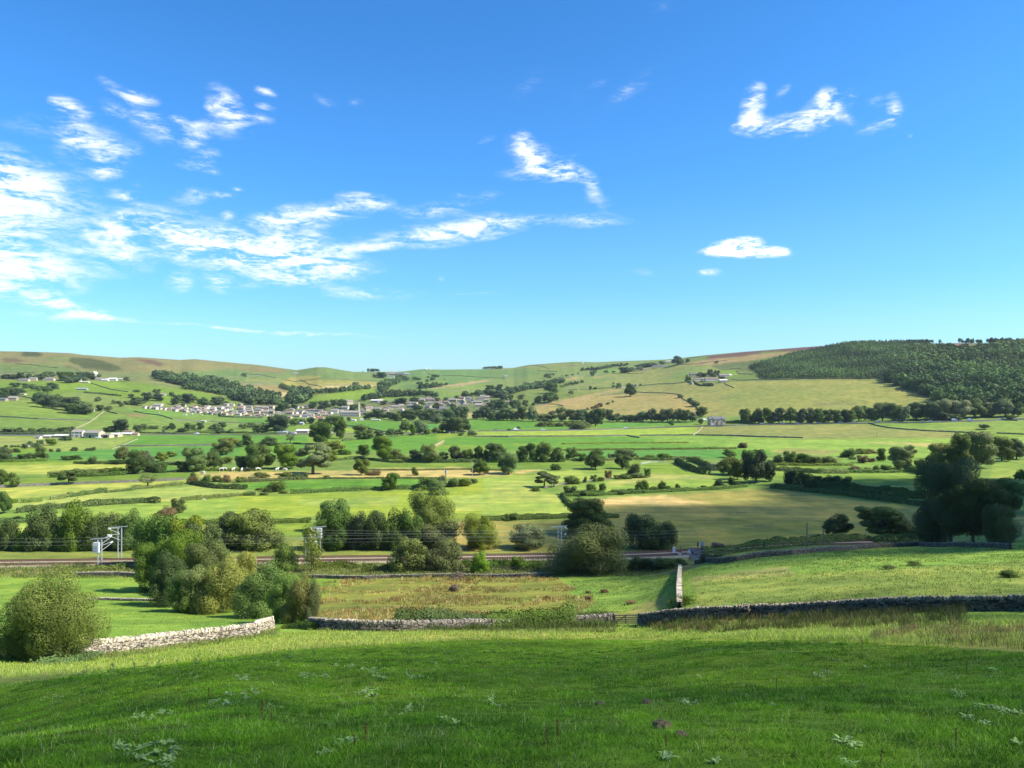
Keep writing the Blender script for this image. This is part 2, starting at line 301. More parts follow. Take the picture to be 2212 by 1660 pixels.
def material(name, col, rough=.9, vary=0.0, scale=1.0, second=None, bump=0.0, attr=None, transl=0.0, rnd=0.0, metal=0.0, coord='Object', detail=4, contrast=1.0):
    """plain surface with noise in its colour; attr multiplies a stored colour; rnd varies it from object to object"""
    m = bpy.data.materials.new(name); m.use_nodes = True; nt = m.node_tree; N = nt.nodes; L = nt.links
    b = N['Principled BSDF']; b.inputs['Roughness'].default_value = rough; b.inputs['Metallic'].default_value = metal
    b.inputs['Specular IOR Level'].default_value = .25
    tc = N.new('ShaderNodeTexCoord'); base = None
    rgb = N.new('ShaderNodeRGB'); rgb.outputs[0].default_value = (*col, 1); cur = rgb.outputs[0]
    if attr:
        at = N.new('ShaderNodeAttribute'); at.attribute_name = attr
        mx = N.new('ShaderNodeMix'); mx.data_type = 'RGBA'; mx.blend_type = 'MULTIPLY'; mx.inputs[0].default_value = 1
        L.new(cur, mx.inputs[6]); L.new(at.outputs['Color'], mx.inputs[7]); cur = mx.outputs[2]
    nz = None
    if vary > 0 or second or bump:
        nz = N.new('ShaderNodeTexNoise'); nz.inputs['Scale'].default_value = scale; nz.inputs['Detail'].default_value = detail; nz.inputs['Roughness'].default_value = .62
        L.new(tc.outputs[coord], nz.inputs['Vector'])
    if second:
        mx = N.new('ShaderNodeMix'); mx.data_type = 'RGBA'; mr = N.new('ShaderNodeMapRange'); L.new(nz.outputs['Fac'], mr.inputs['Value'])
        mr.inputs['From Min'].default_value = .5 - .18 / contrast; mr.inputs['From Max'].default_value = .5 + .18 / contrast
        L.new(mr.outputs[0], mx.inputs[0]); L.new(cur, mx.inputs[6]); mx.inputs[7].default_value = (*second, 1); cur = mx.outputs[2]
    if vary > 0:
        mr = N.new('ShaderNodeMapRange'); L.new(nz.outputs['Fac'], mr.inputs['Value']); mr.inputs['From Min'].default_value = .25; mr.inputs['From Max'].default_value = .75
        mr.inputs['To Min'].default_value = 1 - vary; mr.inputs['To Max'].default_value = 1 + vary
        mx = N.new('ShaderNodeVectorMath'); mx.operation = 'SCALE'; L.new(cur, mx.inputs[0]); L.new(mr.outputs[0], mx.inputs['Scale']); cur = mx.outputs[0]
    if rnd > 0:
        oi = N.new('ShaderNodeObjectInfo'); hs = N.new('ShaderNodeHueSaturation'); L.new(cur, hs.inputs['Color'])
        for inp, lo, hi, k in (('Hue', .5 - .018 * rnd, .5 + .010 * rnd, 1.0), ('Value', 1 - .35 * rnd, 1 + .35 * rnd, 7.31), ('Saturation', 1 - .2 * rnd, 1 + .1 * rnd, 3.77)):
            a = N.new('ShaderNodeMath'); a.operation = 'MULTIPLY'; L.new(oi.outputs['Random'], a.inputs[0]); a.inputs[1].default_value = k
            f = N.new('ShaderNodeMath'); f.operation = 'FRACT'; L.new(a.outputs[0], f.inputs[0])
            mr = N.new('ShaderNodeMapRange'); L.new(f.outputs[0], mr.inputs['Value']); mr.inputs['To Min'].default_value = lo; mr.inputs['To Max'].default_value = hi
            L.new(mr.outputs[0], hs.inputs[inp])
        cur = hs.outputs[0]
    L.new(cur, b.inputs['Base Color'])
    if bump:
        bp = N.new('ShaderNodeBump'); bp.inputs['Strength'].default_value = bump; bp.inputs['Distance'].default_value = .05; L.new(nz.outputs['Fac'], bp.inputs['Height']); L.new(bp.outputs[0], b.inputs['Normal'])
    if transl > 0:
        tr = N.new('ShaderNodeBsdfTranslucent'); L.new(cur, tr.inputs[0]); ms = N.new('ShaderNodeMixShader'); ms.inputs[0].default_value = transl
        L.new(b.outputs[0], ms.inputs[1]); L.new(tr.outputs[0], ms.inputs[2]); L.new(ms.outputs[0], N['Material Output'].inputs[0])
    return m
# ------------------------------------------------------------------ the land, one sheet, every field with its own crop or grass, a few painted lit or shaded
EM = (.085, .205, .030); G = (.115, .195, .032); YG = (.19, .275, .040); BY = (.215, .31, .05); PY = (.255, .315, .075); TN = (.35, .305, .13)
HG = (.120, .172, .048); OL = (.185, .205, .048); MO = (.155, .160, .072); HE = (.105, .065, .058); DK = (.060, .078, .030); MG = (.135, .225, .034)
FG = (.085, .170, .008); SY = (.24, .265, .07); RU = (.155, .185, .042); RH = (.11, .13, .035); HY = (.24, .235, .075)
FIELDS = [
 # zone, colour, outline, edge softness handled by noise
 ('d', HG, [(-900, 735), (3000, 735), (3000, 930), (-900, 945)]),
 # ---- left moor and hillside
 ('a1', (.135, .17, .07), [(-900, 60), (2300, 60), (2300, 400), (-900, 420)]),
 ('a1', MO, [(-900, 60), (0, 90), (600, 110), (1100, 140), (1700, 160), (2200, 200), (2200, 235), (1900, 245), (1650, 265), (1400, 300), (1150, 275), (900, 285), (700, 265), (520, 200), (300, 205), (0, 215), (-900, 215)]),
 ('a1', (.12, .16, .06), [(380, 152), (600, 148), (590, 190), (400, 190)]),
 ('a1', DK, [(600, 150), (760, 155), (900, 185), (1060, 250), (960, 268), (720, 250), (585, 180)]), ('a1', DK, [(180, 105), (330, 102), (355, 130), (320, 148), (190, 140)]),
 ('a1', (.12, .08, .06), [(1170, 165), (1300, 172), (1410, 212), (1370, 228), (1260, 205)]), ('a1', (.11, .09, .055), [(20, 162), (130, 158), (210, 180), (150, 192), (30, 186)]),
 ('a1', (.10, .10, .05), [(540, 230), (620, 225), (680, 255), (660, 270), (560, 245)]),
 ('a1', (.105, .16, .055), [(-500, 205), (300, 205), (540, 230), (700, 270), (640, 300), (300, 280), (-500, 280)]),
 ('a1', (.14, .185, .065), [(1850, 320), (2250, 310), (2250, 330), (1850, 335)]), ('a1', (.095, .165, .055), [(1200, 300), (2250, 250), (2250, 300), (1800, 340), (1500, 300)]),
 ('a1', (.15, .185, .065), [(2040, 395), (2250, 395), (2250, 440), (2140, 440)]),
 ('a1', G, [(-500, 350), (1000, 350), (1300, 380), (1500, 420), (1980, 500), (1980, 530), (1200, 560), (800, 520), (300, 470), (-500, 480)]),
 ('a1', MG, [(500, 355), (1000, 360), (1100, 400), (900, 440), (470, 420)]), ('a1', (.13, .19, .055), [(500, 470), (700, 440), (1000, 490), (1500, 560), (1500, 590), (900, 570)]),
 ('a1', (.14, .22, .05), [(-500, 530), (290, 520), (500, 620), (650, 645), (860, 610), (780, 690), (0, 662), (-500, 655)]),
 ('a1', (.165, .225, .065), [(-500, 660), (0, 668), (780, 695), (650, 762), (-500, 770)]),
 ('a1', (.135, .215, .05), [(900, 625), (1280, 650), (1480, 690), (1400, 740), (660, 765)]), ('a1', (.20, .155, .09), [(1090, 635), (1260, 645), (1270, 668), (1100, 655)]),
 ('a1', (.115, .225, .05), [(860, 600), (1240, 590), (1700, 640), (2300, 660), (2300, 700), (1480, 688), (1100, 610)]),
 ('a1', (.15, .195, .06), [(1480, 690), (2300, 705), (2300, 800), (700, 800), (900, 740)]),
 # ---- far centre
 ('a2', (.11, .175, .062), [(-60, 220), (400, 250), (640, 230), (900, 275), (1200, 290), (1200, 360), (640, 320), (0, 350), (-60, 350)]),
 ('a2', (.16, .155, .075), [(-60, 230), (300, 245), (420, 265), (300, 285), (-60, 265)]),
 ('a2', (.13, .18, .065), [(0, 300), (400, 330), (300, 390), (0, 380)]), ('a2', (.20, .21, .085), [(0, 335), (320, 345), (320, 355), (0, 350)]),
 ('a2', HY, [(370, 330), (520, 312), (640, 308), (620, 335), (380, 343)]), ('a2', HY, [(350, 348), (480, 345), (1190, 362), (1160, 395), (660, 412), (560, 435), (430, 405), (300, 390)]), ('a2', (.32, .30, .13), [(660, 395), (1140, 385), (1060, 410), (680, 425)]), ('a2', (.33, .31, .13), [(440, 402), (640, 405), (600, 432), (480, 425)]),
 ('a2', (.20, .18, .085), [(-40, 385), (280, 390), (430, 446), (-40, 442)]), ('a2', (.40, .33, .18), [(60, 450), (440, 452), (340, 492), (240, 482)]),
 ('a2', MG, [(535, 530), (570, 485), (1050, 420), (1170, 430), (1040, 505), (700, 540)]), ('a2', G, [(290, 505), (370, 520), (350, 545), (280, 530)]),
 ('a2', (.10, .185, .062), [(1200, 280), (1500, 250), (2250, 250), (2250, 420), (1500, 430), (1200, 400)]), ('a2', (.12, .195, .06), [(1240, 390), (1500, 350), (1760, 335), (1700, 375), (1300, 400)]),
 ('a2', (.28, .24, .12), [(1570, 418), (1800, 378), (2130, 333), (2180, 338), (1850, 398)]), ('a2', (.13, .205, .055), [(1500, 430), (1850, 400), (2250, 345), (2250, 440), (1660, 505), (1400, 460)]),
 ('a2', (.13, .215, .055), [(1090, 510), (1350, 480), (1560, 480), (1640, 510), (1100, 535)]), ('a2', (.15, .20, .06), [(980, 545), (1180, 540), (1150, 590), (980, 580)]),
 ('a2', (.10, .14, .06), [(-60, 555), (2250, 500), (2250, 660), (-60, 660)]),
 # ---- right hillside
 ('a3', (.13, .19, .06), [(0, 240), (800, 195), (1600, 180), (1600, 330), (900, 370), (0, 480)]),
 ('a3', (.105, .18, .06), [(0, 265), (300, 258), (480, 285), (200, 330), (0, 330)]), ('a3', (.145, .19, .065), [(200, 235), (600, 200), (820, 210), (500, 265)]), ('a3', (.115, .215, .055), [(920, 265), (1130, 238), (1120, 270), (940, 280)]),
 ('a3', (.27, .23, .12), [(640, 345), (720, 320), (830, 315), (760, 332)]), ('a3', (.22, .21, .095), [(850, 325), (1150, 285), (1130, 298), (900, 328)]),
 ('a3', (.15, .20, .06), [(600, 420), (1000, 360), (1700, 330), (1700, 380), (1250, 410), (700, 460)]), ('a3', (.17, .205, .065), [(1150, 250), (1700, 205), (1950, 190), (1960, 260), (1700, 330), (1250, 390), (1000, 360)]),
 ('a3', (.145, .21, .06), [(1500, 330), (1700, 240), (1900, 220), (1700, 360)]),
 ('a3', (.265, .225, .11), [(380, 575), (560, 530), (1080, 418), (1165, 432), (960, 470), (640, 575), (620, 560), (400, 600)]), ('a3', (.24, .22, .09), [(380, 590), (640, 575), (960, 478), (1300, 455), (1620, 470), (1780, 600), (1770, 640), (700, 650), (200, 640)]),
 ('a3', (.185, .205, .07), [(1270, 400), (1700, 370), (2300, 370), (2300, 690), (1850, 660), (1780, 580), (1620, 468), (1270, 452)]),
 ('a3', HE, [(1820, 168), (1900, 135), (2300, 95), (2300, 122), (2120, 145), (1930, 160)]), ('a3', (.25, .20, .10), [(1640, 212), (1850, 175), (2130, 145), (2300, 125), (2300, 165), (2000, 200), (1900, 215)]), ('a3', (.085, .12, .045), [(1880, 222), (2050, 195), (2300, 165), (2300, 280), (1990, 262)]),
 ('a3', MG, [(1970, 285), (2000, 262), (2120, 258), (2110, 280), (2150, 300), (2060, 318), (1980, 315)]),
 ('a4', HE, [(-30, 205), (300, 180), (600, 155), (960, 110), (960, 130), (560, 185), (200, 200), (0, 235)]), ('a4', (.23, .19, .09), [(-30, 240), (300, 205), (560, 185), (400, 215), (100, 265), (-30, 275)]),
 ('a4', (.12, .13, .055), [(1200, 110), (2300, 80), (2300, 600), (1560, 580), (1200, 400)]), ('a4', (.16, .11, .075), [(1390, 140), (1800, 120), (1800, 155), (1450, 165)]), ('a4', (.16, .115, .07), [(1480, 215), (1900, 205), (1880, 245), (1520, 245)]),
 ('a4', (.06, .085, .035), [(100, 300), (600, 180), (1000, 120), (1300, 120), (1300, 400), (200, 405)]),
 ('a4', (.185, .21, .065), [(-60, 425), (560, 412), (1170, 405), (1300, 470), (1560, 580), (1500, 640), (-60, 690)]), ('a4', (.16, .20, .06), [(-60, 500), (500, 480), (800, 520), (300, 600), (-60, 620)]), ('a4', (.15, .16, .07), [(580, 590), (860, 575), (930, 595), (700, 610)]),
 # ---- valley floor
 ('d', (.12, .20, .05), [(-900, 900), (3000, 900), (3000, 1260), (-900, 1260)]),
 ('d', MG, [(-900, 935), (500, 935), (1000, 918), (1550, 912), (3000, 905), (3000, 940), (-900, 1000)]),
 ('a1', (.20, .245, .08), [(-500, 825), (320, 835), (700, 850), (500, 900), (300, 920), (-500, 925)]), ('a1', (.19, .26, .07), [(480, 860), (1180, 845), (1060, 900), (860, 945), (420, 955), (380, 920)]),
 ('a1', EM, [(1190, 815), (2300, 812), (2300, 895), (1300, 905), (960, 935), (1060, 890)]), ('a1', (.075, .205, .045), [(0, 985), (380, 960), (960, 935), (1300, 915), (2300, 900), (2300, 1000), (500, 1030), (40, 1030)]),
 ('a1', MG, [(-500, 1040), (500, 1035), (1100, 1030), (1000, 1060), (-500, 1085)]), ('a1', PY, [(-500, 1085), (300, 1070), (1100, 1055), (1250, 1065), (1050, 1110), (450, 1150), (-500, 1166)]),
 ('b1', G, [(-500, 255), (450, 245), (1100, 230), (1550, 200), (1640, 235), (1100, 290), (560, 305), (-500, 330)]), ('b1', PY, [(-500, 345), (560, 310), (1200, 285), (1580, 265), (1600, 295), (1300, 320), (1000, 350), (600, 385), (70, 450), (-500, 470)]),
 ('b1', (.25, .32, .09), [(-500, 475), (70, 465), (600, 410), (900, 370), (1640, 318), (2190, 360), (2190, 382), (1400, 450), (900, 470), (180, 520), (-500, 545)]),
 ('b1', (.17, .275, .055), [(160, 550), (900, 490), (1400, 465), (2200, 395), (2300, 400), (2300, 600), (-500, 600)]), ('b1', (.22, .20, .09), [(850, 560), (1040, 560), (1000, 580), (880, 580)]), ('b1', (.25, .34, .08), [(-500, 640), (300, 640), (300, 760), (-500, 760)]),
 ('b1', (.11, .18, .045), [(-500, 598), (2300, 598), (2300, 635), (-500, 635)]), ('b1', (.24, .30, .08), [(800, 640), (2300, 630), (2300, 700), (800, 720)]),
 ('b1', TN, [(1680, 205), (2300, 195), (2300, 250), (2100, 262), (1750, 262)]), ('b1', EM, [(2050, 295), (2300, 285), (2300, 360), (2120, 350)]), ('b1', EM, [(1400, 145), (1480, 140), (1480, 185), (1420, 190)]),
 ('a2', EM, [(-60, 680), (190, 685), (190, 718), (-60, 715)]), ('a2', EM, [(870, 705), (1200, 690), (1330, 705), (1335, 775), (1220, 790), (1040, 760), (880, 735)]), ('a2', MG, [(380, 740), (580, 725), (580, 755), (380, 765)]), ('a2', YG, [(840, 755), (960, 760), (1100, 790), (860, 795)]),
 ('a2', EM, [(-60, 820), (350, 825), (540, 810), (540, 880), (-60, 895)]), ('a2', EM, [(-60, 905), (500, 895), (560, 940), (560, 1010), (-60, 1000)]),
 ('a2', EM, [(840, 870), (1100, 830), (1640, 808), (1650, 870), (1600, 950), (1400, 975), (860, 945)]), ('a2', (.15, .19, .07), [(830, 810), (930, 820), (930, 855), (840, 860)]),
 ('a2', (.075, .205, .05), [(1550, 720), (1680, 725), (1690, 765), (1550, 765)]), ('a2', EM, [(1920, 688), (2300, 680), (2300, 770), (1930, 770)]), ('a2', (.30, .28, .12), [(1910, 628), (1960, 628), (1950, 670), (1910, 670)]),
 ('a2', (.19, .265, .06), [(1980, 785), (2300, 790), (2300, 830), (1980, 828)]), ('a2', EM, [(1720, 840), (2300, 838), (2300, 900), (1680, 905)]), ('a2', EM, [(1640, 930), (1960, 935), (1700, 960)]),
 ('a2', (.32, .28, .15), [(1640, 880), (1700, 865), (1680, 900), (1620, 920)]),
 ('a2', MG, [(790, 990), (960, 990), (900, 1010), (800, 1012)]), ('a2', (.115, .185, .045), [(740, 1040), (960, 1035), (940, 1100), (650, 1115)]), ('a2', G, [(1050, 1062), (2300, 1050), (2300, 1110), (1060, 1100)]),
 ('a3', EM, [(-60, 690), (380, 700), (700, 750), (680, 768), (-60, 770)]), ('a3', (.09, .225, .045), [(920, 735), (960, 712), (1540, 708), (1790, 710), (1500, 735), (960, 755)]),
 ('a3', BY, [(-60, 785), (700, 772), (1740, 748), (1800, 755), (1740, 810), (1000, 820), (-60, 828)]), ('a3', (.175, .205, .065), [(1780, 740), (2300, 738), (2300, 825), (1750, 815)]),
 ('a3', EM, [(-60, 840), (1170, 828), (1420, 850), (1400, 885), (600, 892), (-60, 885)]), ('a3', (.15, .26, .05), [(1290, 828), (1740, 822), (2300, 832), (2300, 930), (1800, 905), (1420, 880), (1420, 850)]),
 ('a3', EM, [(110, 905), (1300, 885), (1800, 905), (2050, 928), (1200, 940), (640, 945), (130, 945)]), ('a3', (.075, .205, .045), [(640, 955), (1240, 945), (2140, 935), (2140, 1010), (1600, 1025), (1240, 1020), (700, 1020)]),
 ('a3', G, [(260, 1055), (830, 1048), (830, 1090), (270, 1105)]), ('a3', MG, [(980, 1060), (1300, 1040), (1600, 1065), (1640, 1080), (1300, 1110), (960, 1100)]), ('a3', TN, [(230, 1120), (480, 1112), (300, 1145), (220, 1150)]),
 ('a4', (.175, .205, .07), [(-60, 760), (1000, 742), (1100, 770), (1700, 810), (1700, 855), (500, 860), (-60, 840)]), ('a4', (.15, .235, .055), [(1030, 740), (1500, 745), (2300, 720), (2300, 810), (1850, 810), (1200, 785)]), ('a4', (.165, .275, .055), [(-60, 862), (600, 866), (2300, 850), (2300, 930), (1500, 1000), (700, 990), (-60, 930)]),
 ('a4', (.30, .29, .12), [(930, 885), (1560, 895), (1540, 930), (1300, 905)]), ('a4', (.20, .22, .08), [(380, 930), (820, 950), (680, 985), (300, 960)]), ('a4', EM, [(-60, 935), (280, 945), (290, 985), (-60, 1000)]),
 ('a4', (.13, .235, .05), [(820, 1000), (1500, 990), (1500, 1100), (820, 1080)]), ('a4', G, [(300, 1060), (900, 1075), (1500, 1120), (1500, 1160), (300, 1110)]),
 ('b4', (.16, .25, .055), [(300, 165), (700, 175), (1200, 185), (1520, 165), (1520, 200), (300, 205)]), ('b4', G, [(300, 205), (1520, 200), (1450, 290), (900, 260), (320, 240)]), ('b4', (.17, .25, .055), [(1950, 120), (2300, 80), (2300, 260), (1950, 240)]),
 ('b2', TN, [(-60, 205), (480, 195), (950, 185), (1900, 180), (2300, 190), (2300, 235), (1900, 250), (700, 255), (-60, 250)]), ('b2', (.30, .28, .12), [(1050, 168), (1900, 160), (1900, 180), (1050, 186)]),
 ('b2', EM, [(-60, 300), (300, 275), (1200, 255), (1700, 260), (1500, 320), (900, 345), (300, 370), (-60, 345)]), ('b2', YG, [(-60, 400), (160, 405), (400, 390), (1350, 360), (1750, 340), (2000, 255), (2300, 225), (2300, 590), (1780, 610), (880, 580), (200, 590), (-60, 600)]),
 ('b2', (.21, .29, .07), [(400, 440), (1000, 410), (1350, 400), (1300, 480), (600, 500)]), ('b2', (.22, .30, .075), [(1760, 400), (2300, 380), (2300, 520), (1800, 530)]), ('b2', MG, [(170, 640), (560, 630), (560, 760), (280, 770)]), ('b2', (.10, .165, .045), [(90, 595), (560, 600), (560, 635), (170, 640)]),
 ('b2', (.26, .235, .085), [(1760, 630), (2300, 620), (2300, 900), (1760, 900)]), ('b2', (.12, .16, .05), [(1760, 608), (2300, 588), (2300, 622), (1760, 632)]),
 ('b3', (.20, .29, .065), [(-60, 240), (380, 230), (480, 190), (830, 180), (1200, 190), (1100, 250), (640, 290), (400, 360), (620, 400), (710, 520), (700, 575), (-60, 600)]), ('b3', (.235, .30, .08), [(0, 290), (350, 280), (380, 360), (600, 410), (600, 470), (0, 440)]),
 ('b3', (.175, .275, .055), [(620, 330), (1000, 280), (1380, 240), (1650, 205), (2000, 240), (1950, 330), (1500, 345), (1000, 370), (700, 340)]), ('b3', (.24, .28, .095), [(1390, 215), (1900, 225), (1950, 260), (1500, 275), (1000, 320), (1020, 290)]), ('b3', MG, [(1230, 140), (1640, 130), (1700, 180), (1950, 235), (1400, 215)]),
 ('b3', (.225, .225, .07), [(-60, 625), (700, 610), (690, 540), (720, 450), (1000, 425), (2300, 345), (2300, 900), (-60, 920)]), ('b3', (.42, .34, .16), [(720, 450), (1000, 425), (1500, 400), (1900, 470), (1500, 490), (960, 480), (760, 470)]),  # paler strip paints the sunlit part of the tan field
 ('b3', (.19, .21, .055), [(1040, 600), (2300, 640), (2300, 860), (1640, 860), (1280, 640)]), ('b3', (.13, .15, .05), [(1600, 650), (1740, 670), (1820, 760), (1740, 700)]),
 ('b4', (.21, .215, .068), [(-60, 320), (300, 310), (800, 380), (1440, 450), (1440, 700), (-60, 720)]), ('b4', (.175, .20, .05), [(-60, 520), (700, 560), (1440, 640), (1440, 720), (-60, 720)]), ('b4', (.10, .13, .045), [(40, 585), (220, 568), (360, 580), (200, 605)]), ('b4', (.20, .22, .08), [(2120, 500), (2400, 500), (2400, 660), (2120, 640)]),
 # ---- railway verge and the near slope
 ('d', (.15, .20, .055), [(-900, 1160), (640, 1160), (960, 1190), (1460, 1200), (1460, 1215), (-900, 1230)]),
 ('d', (.135, .165, .055), [(-900, 1212), (640, 1212), (1460, 1205), (1540, 1205), (1460, 1246), (-900, 1250)]),
 ('d', (.15, .26, .045), [(-900, 1242), (1460, 1242), (1600, 1190), (3000, 1150), (3000, 1330), (1380, 1350), (-900, 1430)]),
 ('d', RU, [(680, 1258), (1000, 1243), (1190, 1240), (1240, 1275), (1235, 1300), (1180, 1345), (660, 1345)]), ('d', MG, [(690, 1255), (745, 1248), (720, 1275), (690, 1290)]), ('d', MG, [(1060, 1315), (1200, 1320), (1180, 1340), (1080, 1335)]), ('d', MG, [(1080, 1292), (1150, 1285), (1130, 1305)]),
 ('d', (.14, .245, .045), [(1235, 1255), (1460, 1240), (1460, 1310), (1300, 1340), (1215, 1335)]), ('d', (.22, .25, .08), [(1380, 1305), (1450, 1285), (1450, 1305), (1340, 1335)]), ('d', (.13, .16, .05), [(1240, 1320), (1400, 1325), (1380, 1345), (1240, 1345)]),
 ('d', (.22, .245, .085), [(1490, 1245), (1700, 1225), (1720, 1240), (1500, 1275)]), ('d', (.17, .235, .055), [(1500, 1255), (2212, 1210), (3000, 1200), (3000, 1300), (1500, 1310)]),
 ('d', YG, [(-900, 1430), (180, 1415), (560, 1370), (900, 1355), (1350, 1355), (1500, 1360), (2212, 1330), (3000, 1330), (3000, 1400), (2212, 1400), (1400, 1390), (900, 1400), (500, 1430), (-900, 1500)]),
 ('d', SY, [(450, 1400), (700, 1372), (1106, 1365), (1450, 1372), (1400, 1390), (900, 1390), (560, 1425)]), ('d', RH, [(1400, 1342), (1800, 1325), (2080, 1330), (2070, 1358), (1800, 1362), (1450, 1368)]), ('d', SY, [(1900, 1365), (2212, 1355), (3000, 1350), (3000, 1410), (2212, 1408), (1900, 1385)]),
 ('d', FG, [(-900, 1500), (0, 1478), (300, 1442), (600, 1406), (900, 1386), (1106, 1378), (1500, 1382), (1900, 1390), (2212, 1410), (3000, 1420), (3000, 2600), (-900, 2600)]),  # deeper green ends at the shadow edge, shade painted into the colour
]
def inpoly(px, py, poly):
    c = np.zeros(px.shape, bool); n = len(poly); j = n - 1
    for i in range(n):
        xi, yi = poly[i]; xj, yj = poly[j]
        if yi != yj:
            t = ((yi > py) != (yj > py)) & (px < (xj - xi) * (py - yi) / (yj - yi) + xi); c ^= t
        j = i
    return c
def build_land():
    nU, nD = len(UU), len(DD)
    X = UU[:, None] * DD[None]; Y = np.broadcast_to(DD[None], X.shape); Z = HT + FLOOR
    px = np.broadcast_to((UU * F + CX)[:, None], X.shape).copy(); py = CY - (HT - 50) / DD[None] * F
    # wander the outlines by up to a few pixels so that no border is ruled
    wob = np.sin(X * .071 + Y * .031) + np.sin(X * .033 - Y * .053 + 1) + np.sin(X * .17 + Y * .13 + 2) * .6
    px += wob * 1.6; py += wob * np.clip(60 / DD[None], .1, .8)
    C = np.empty(X.shape + (3,), np.float32); C[:] = HG
    for z, c, pts in FIELDS:
        poly = zl(z, pts); a = np.array(poly)
        m = (px >= a[:, 0].min()) & (px <= a[:, 0].max()) & (py >= a[:, 1].min()) & (py <= a[:, 1].max())
        if m.any():
            idx = np.nonzero(m); k = inpoly(px[idx], py[idx], poly); C[idx[0][k], idx[1][k]] = c
    C *= np.array([1.10, 1.04, .78], np.float32); C[:, DD < 22] = FG
    # blur the crop borders by about a metre or a pixel
    for ax in (0, 1):
        C = (np.roll(C, 1, ax) + 2 * C + np.roll(C, -1, ax)) / 4
    # the rest of the ring, behind the camera
    th0 = math.atan(UMAX); M = 56
    ths = np.linspace(th0, 2 * math.pi - th0, M + 2)[1:-1]
    rr = DD / math.cos(th0)
    w = (np.arange(1, M + 1) / (M + 1))[:, None]
    Hb = HT[-1][None] * (1 - w) + HT[0][None] * w
    rise = np.sin(np.pi * w) * np.clip(rr[None], 0, 400) * .12
    Xb = np.sin(ths)[:, None] * rr[None]; Yb = np.cos(ths)[:, None] * rr[None]
    V = np.concatenate([np.stack([X, Y, Z], -1).reshape(-1, 3), np.stack([Xb, Yb, Hb + rise + FLOOR], -1).reshape(-1, 3), [[0, 0, -1.9]]])
    Cb = np.empty(Xb.shape + (3,), np.float32); Cb[:] = (.10, .19, .04)
    Cc = np.concatenate([C.reshape(-1, 3), Cb.reshape(-1, 3), [FG]])
    nc = nU + M; i = np.arange(nc); j = np.arange(nD - 1); I, J = np.meshgrid(i, j, indexing='ij'); I2 = (I + 1) % nc
    Q = np.stack([I * nD + J, I2 * nD + J, I2 * nD + J + 1, I * nD + J + 1], -1).reshape(-1, 4)
    cen = len(V) - 1
    T = np.stack([np.full(nc, cen), ((i + 1) % nc) * nD, i * nD, i * nD], -1)
    me = mesh_np('ground', V, Q[:, ::-1][:, [0, 1, 2, 3]], True, Cc)
    # close the middle under the camera
    bm_v = V[i * nD]
    m = bpy.data.materials.new('pasture'); m.use_nodes = True; nt = m.node_tree; N = nt.nodes; L = nt.links
    b = N['Principled BSDF']; b.inputs['Roughness'].default_value = 1; b.inputs['Specular IOR Level'].default_value = .1
    at = N.new('ShaderNodeAttribute'); at.attribute_name = 'tone'; tc = N.new('ShaderNodeTexCoord')
    def noise(scale, detail, rough=.6, stretch=None, rot=0):
        n = N.new('ShaderNodeTexNoise'); n.inputs['Scale'].default_value = scale; n.inputs['Detail'].default_value = detail; n.inputs['Roughness'].default_value = rough
        if stretch:
            mp = N.new('ShaderNodeMapping'); mp.inputs['Scale'].default_value = stretch; mp.inputs['Rotation'].default_value = (0, 0, R(rot)); L.new(tc.outputs['Object'], mp.inputs[0]); L.new(mp.outputs[0], n.inputs['Vector'])
        else: L.new(tc.outputs['Object'], n.inputs['Vector'])
        return n.outputs['Fac']
    def rng(v, a, b2, lo, hi):
        r = N.new('ShaderNodeMapRange'); L.new(v, r.inputs['Value'])
        for k, q in zip(('From Min', 'From Max', 'To Min', 'To Max'), (a, b2, lo, hi)): r.inputs[k].default_value = q
        return r.outputs[0]
    def scale(c, f):
        v = N.new('ShaderNodeVectorMath'); v.operation = 'SCALE'; L.new(c, v.inputs[0]); L.new(f, v.inputs['Scale']); return v.outputs[0]
    n_big = noise(.012, 5, .6, (1, .6, 1), 12); n_mid = noise(.11, 6, .68, (1, .7, 1), -8); n_fin = noise(1.7, 7, .7); n_st = noise(.22, 4, .6, (.12, 1, 1), 8)
    mx = N.new('ShaderNodeMix'); mx.data_type = 'RGBA'; mx.blend_type = 'MULTIPLY'; L.new(rng(n_mid, .42, .7, 0, .85), mx.inputs[0]); L.new(at.outputs['Color'], mx.inputs[6]); mx.inputs[7].default_value = (1.45, 1.08, 1.1, 1)
    mx2 = N.new('ShaderNodeMix'); mx2.data_type = 'RGBA'; mx2.blend_type = 'MULTIPLY'; L.new(rng(n_big, .4, .65, 0, .7), mx2.inputs[0]); L.new(mx.outputs[2], mx2.inputs[6]); mx2.inputs[7].default_value = (.72, .86, .8, 1)
    c = scale(mx2.outputs[2], rng(n_mid, .25, .75, .72, 1.22)); c = scale(c, rng(n_fin, .25, .75, .62, 1.36)); c = scale(c, rng(n_st, .32, .68, .78, 1.18))
    L.new(c, b.inputs['Base Color'])
    bp = N.new('ShaderNodeBump'); bp.inputs['Strength'].default_value = .6; bp.inputs['Distance'].default_value = .12; L.new(n_fin, bp.inputs['Height']); L.new(bp.outputs[0], b.inputs['Normal'])
    o = link('ground', me, m)
    tag(o, 'grass hillside falling to a patchwork of valley fields and moorland hills', None, None, 'structure')
    cap = MB(); cap.v = [tuple(p) for p in bm_v[::40]] + [(0, 0, -1.9)]; k = len(cap.v) - 1
    cap.f = [(q, (q + 1) % k, k) for q in range(k)]
    tag(cap.build('ground', m), 'grass under the viewpoint', None, None, 'structure')
    return o
LAND = build_land()
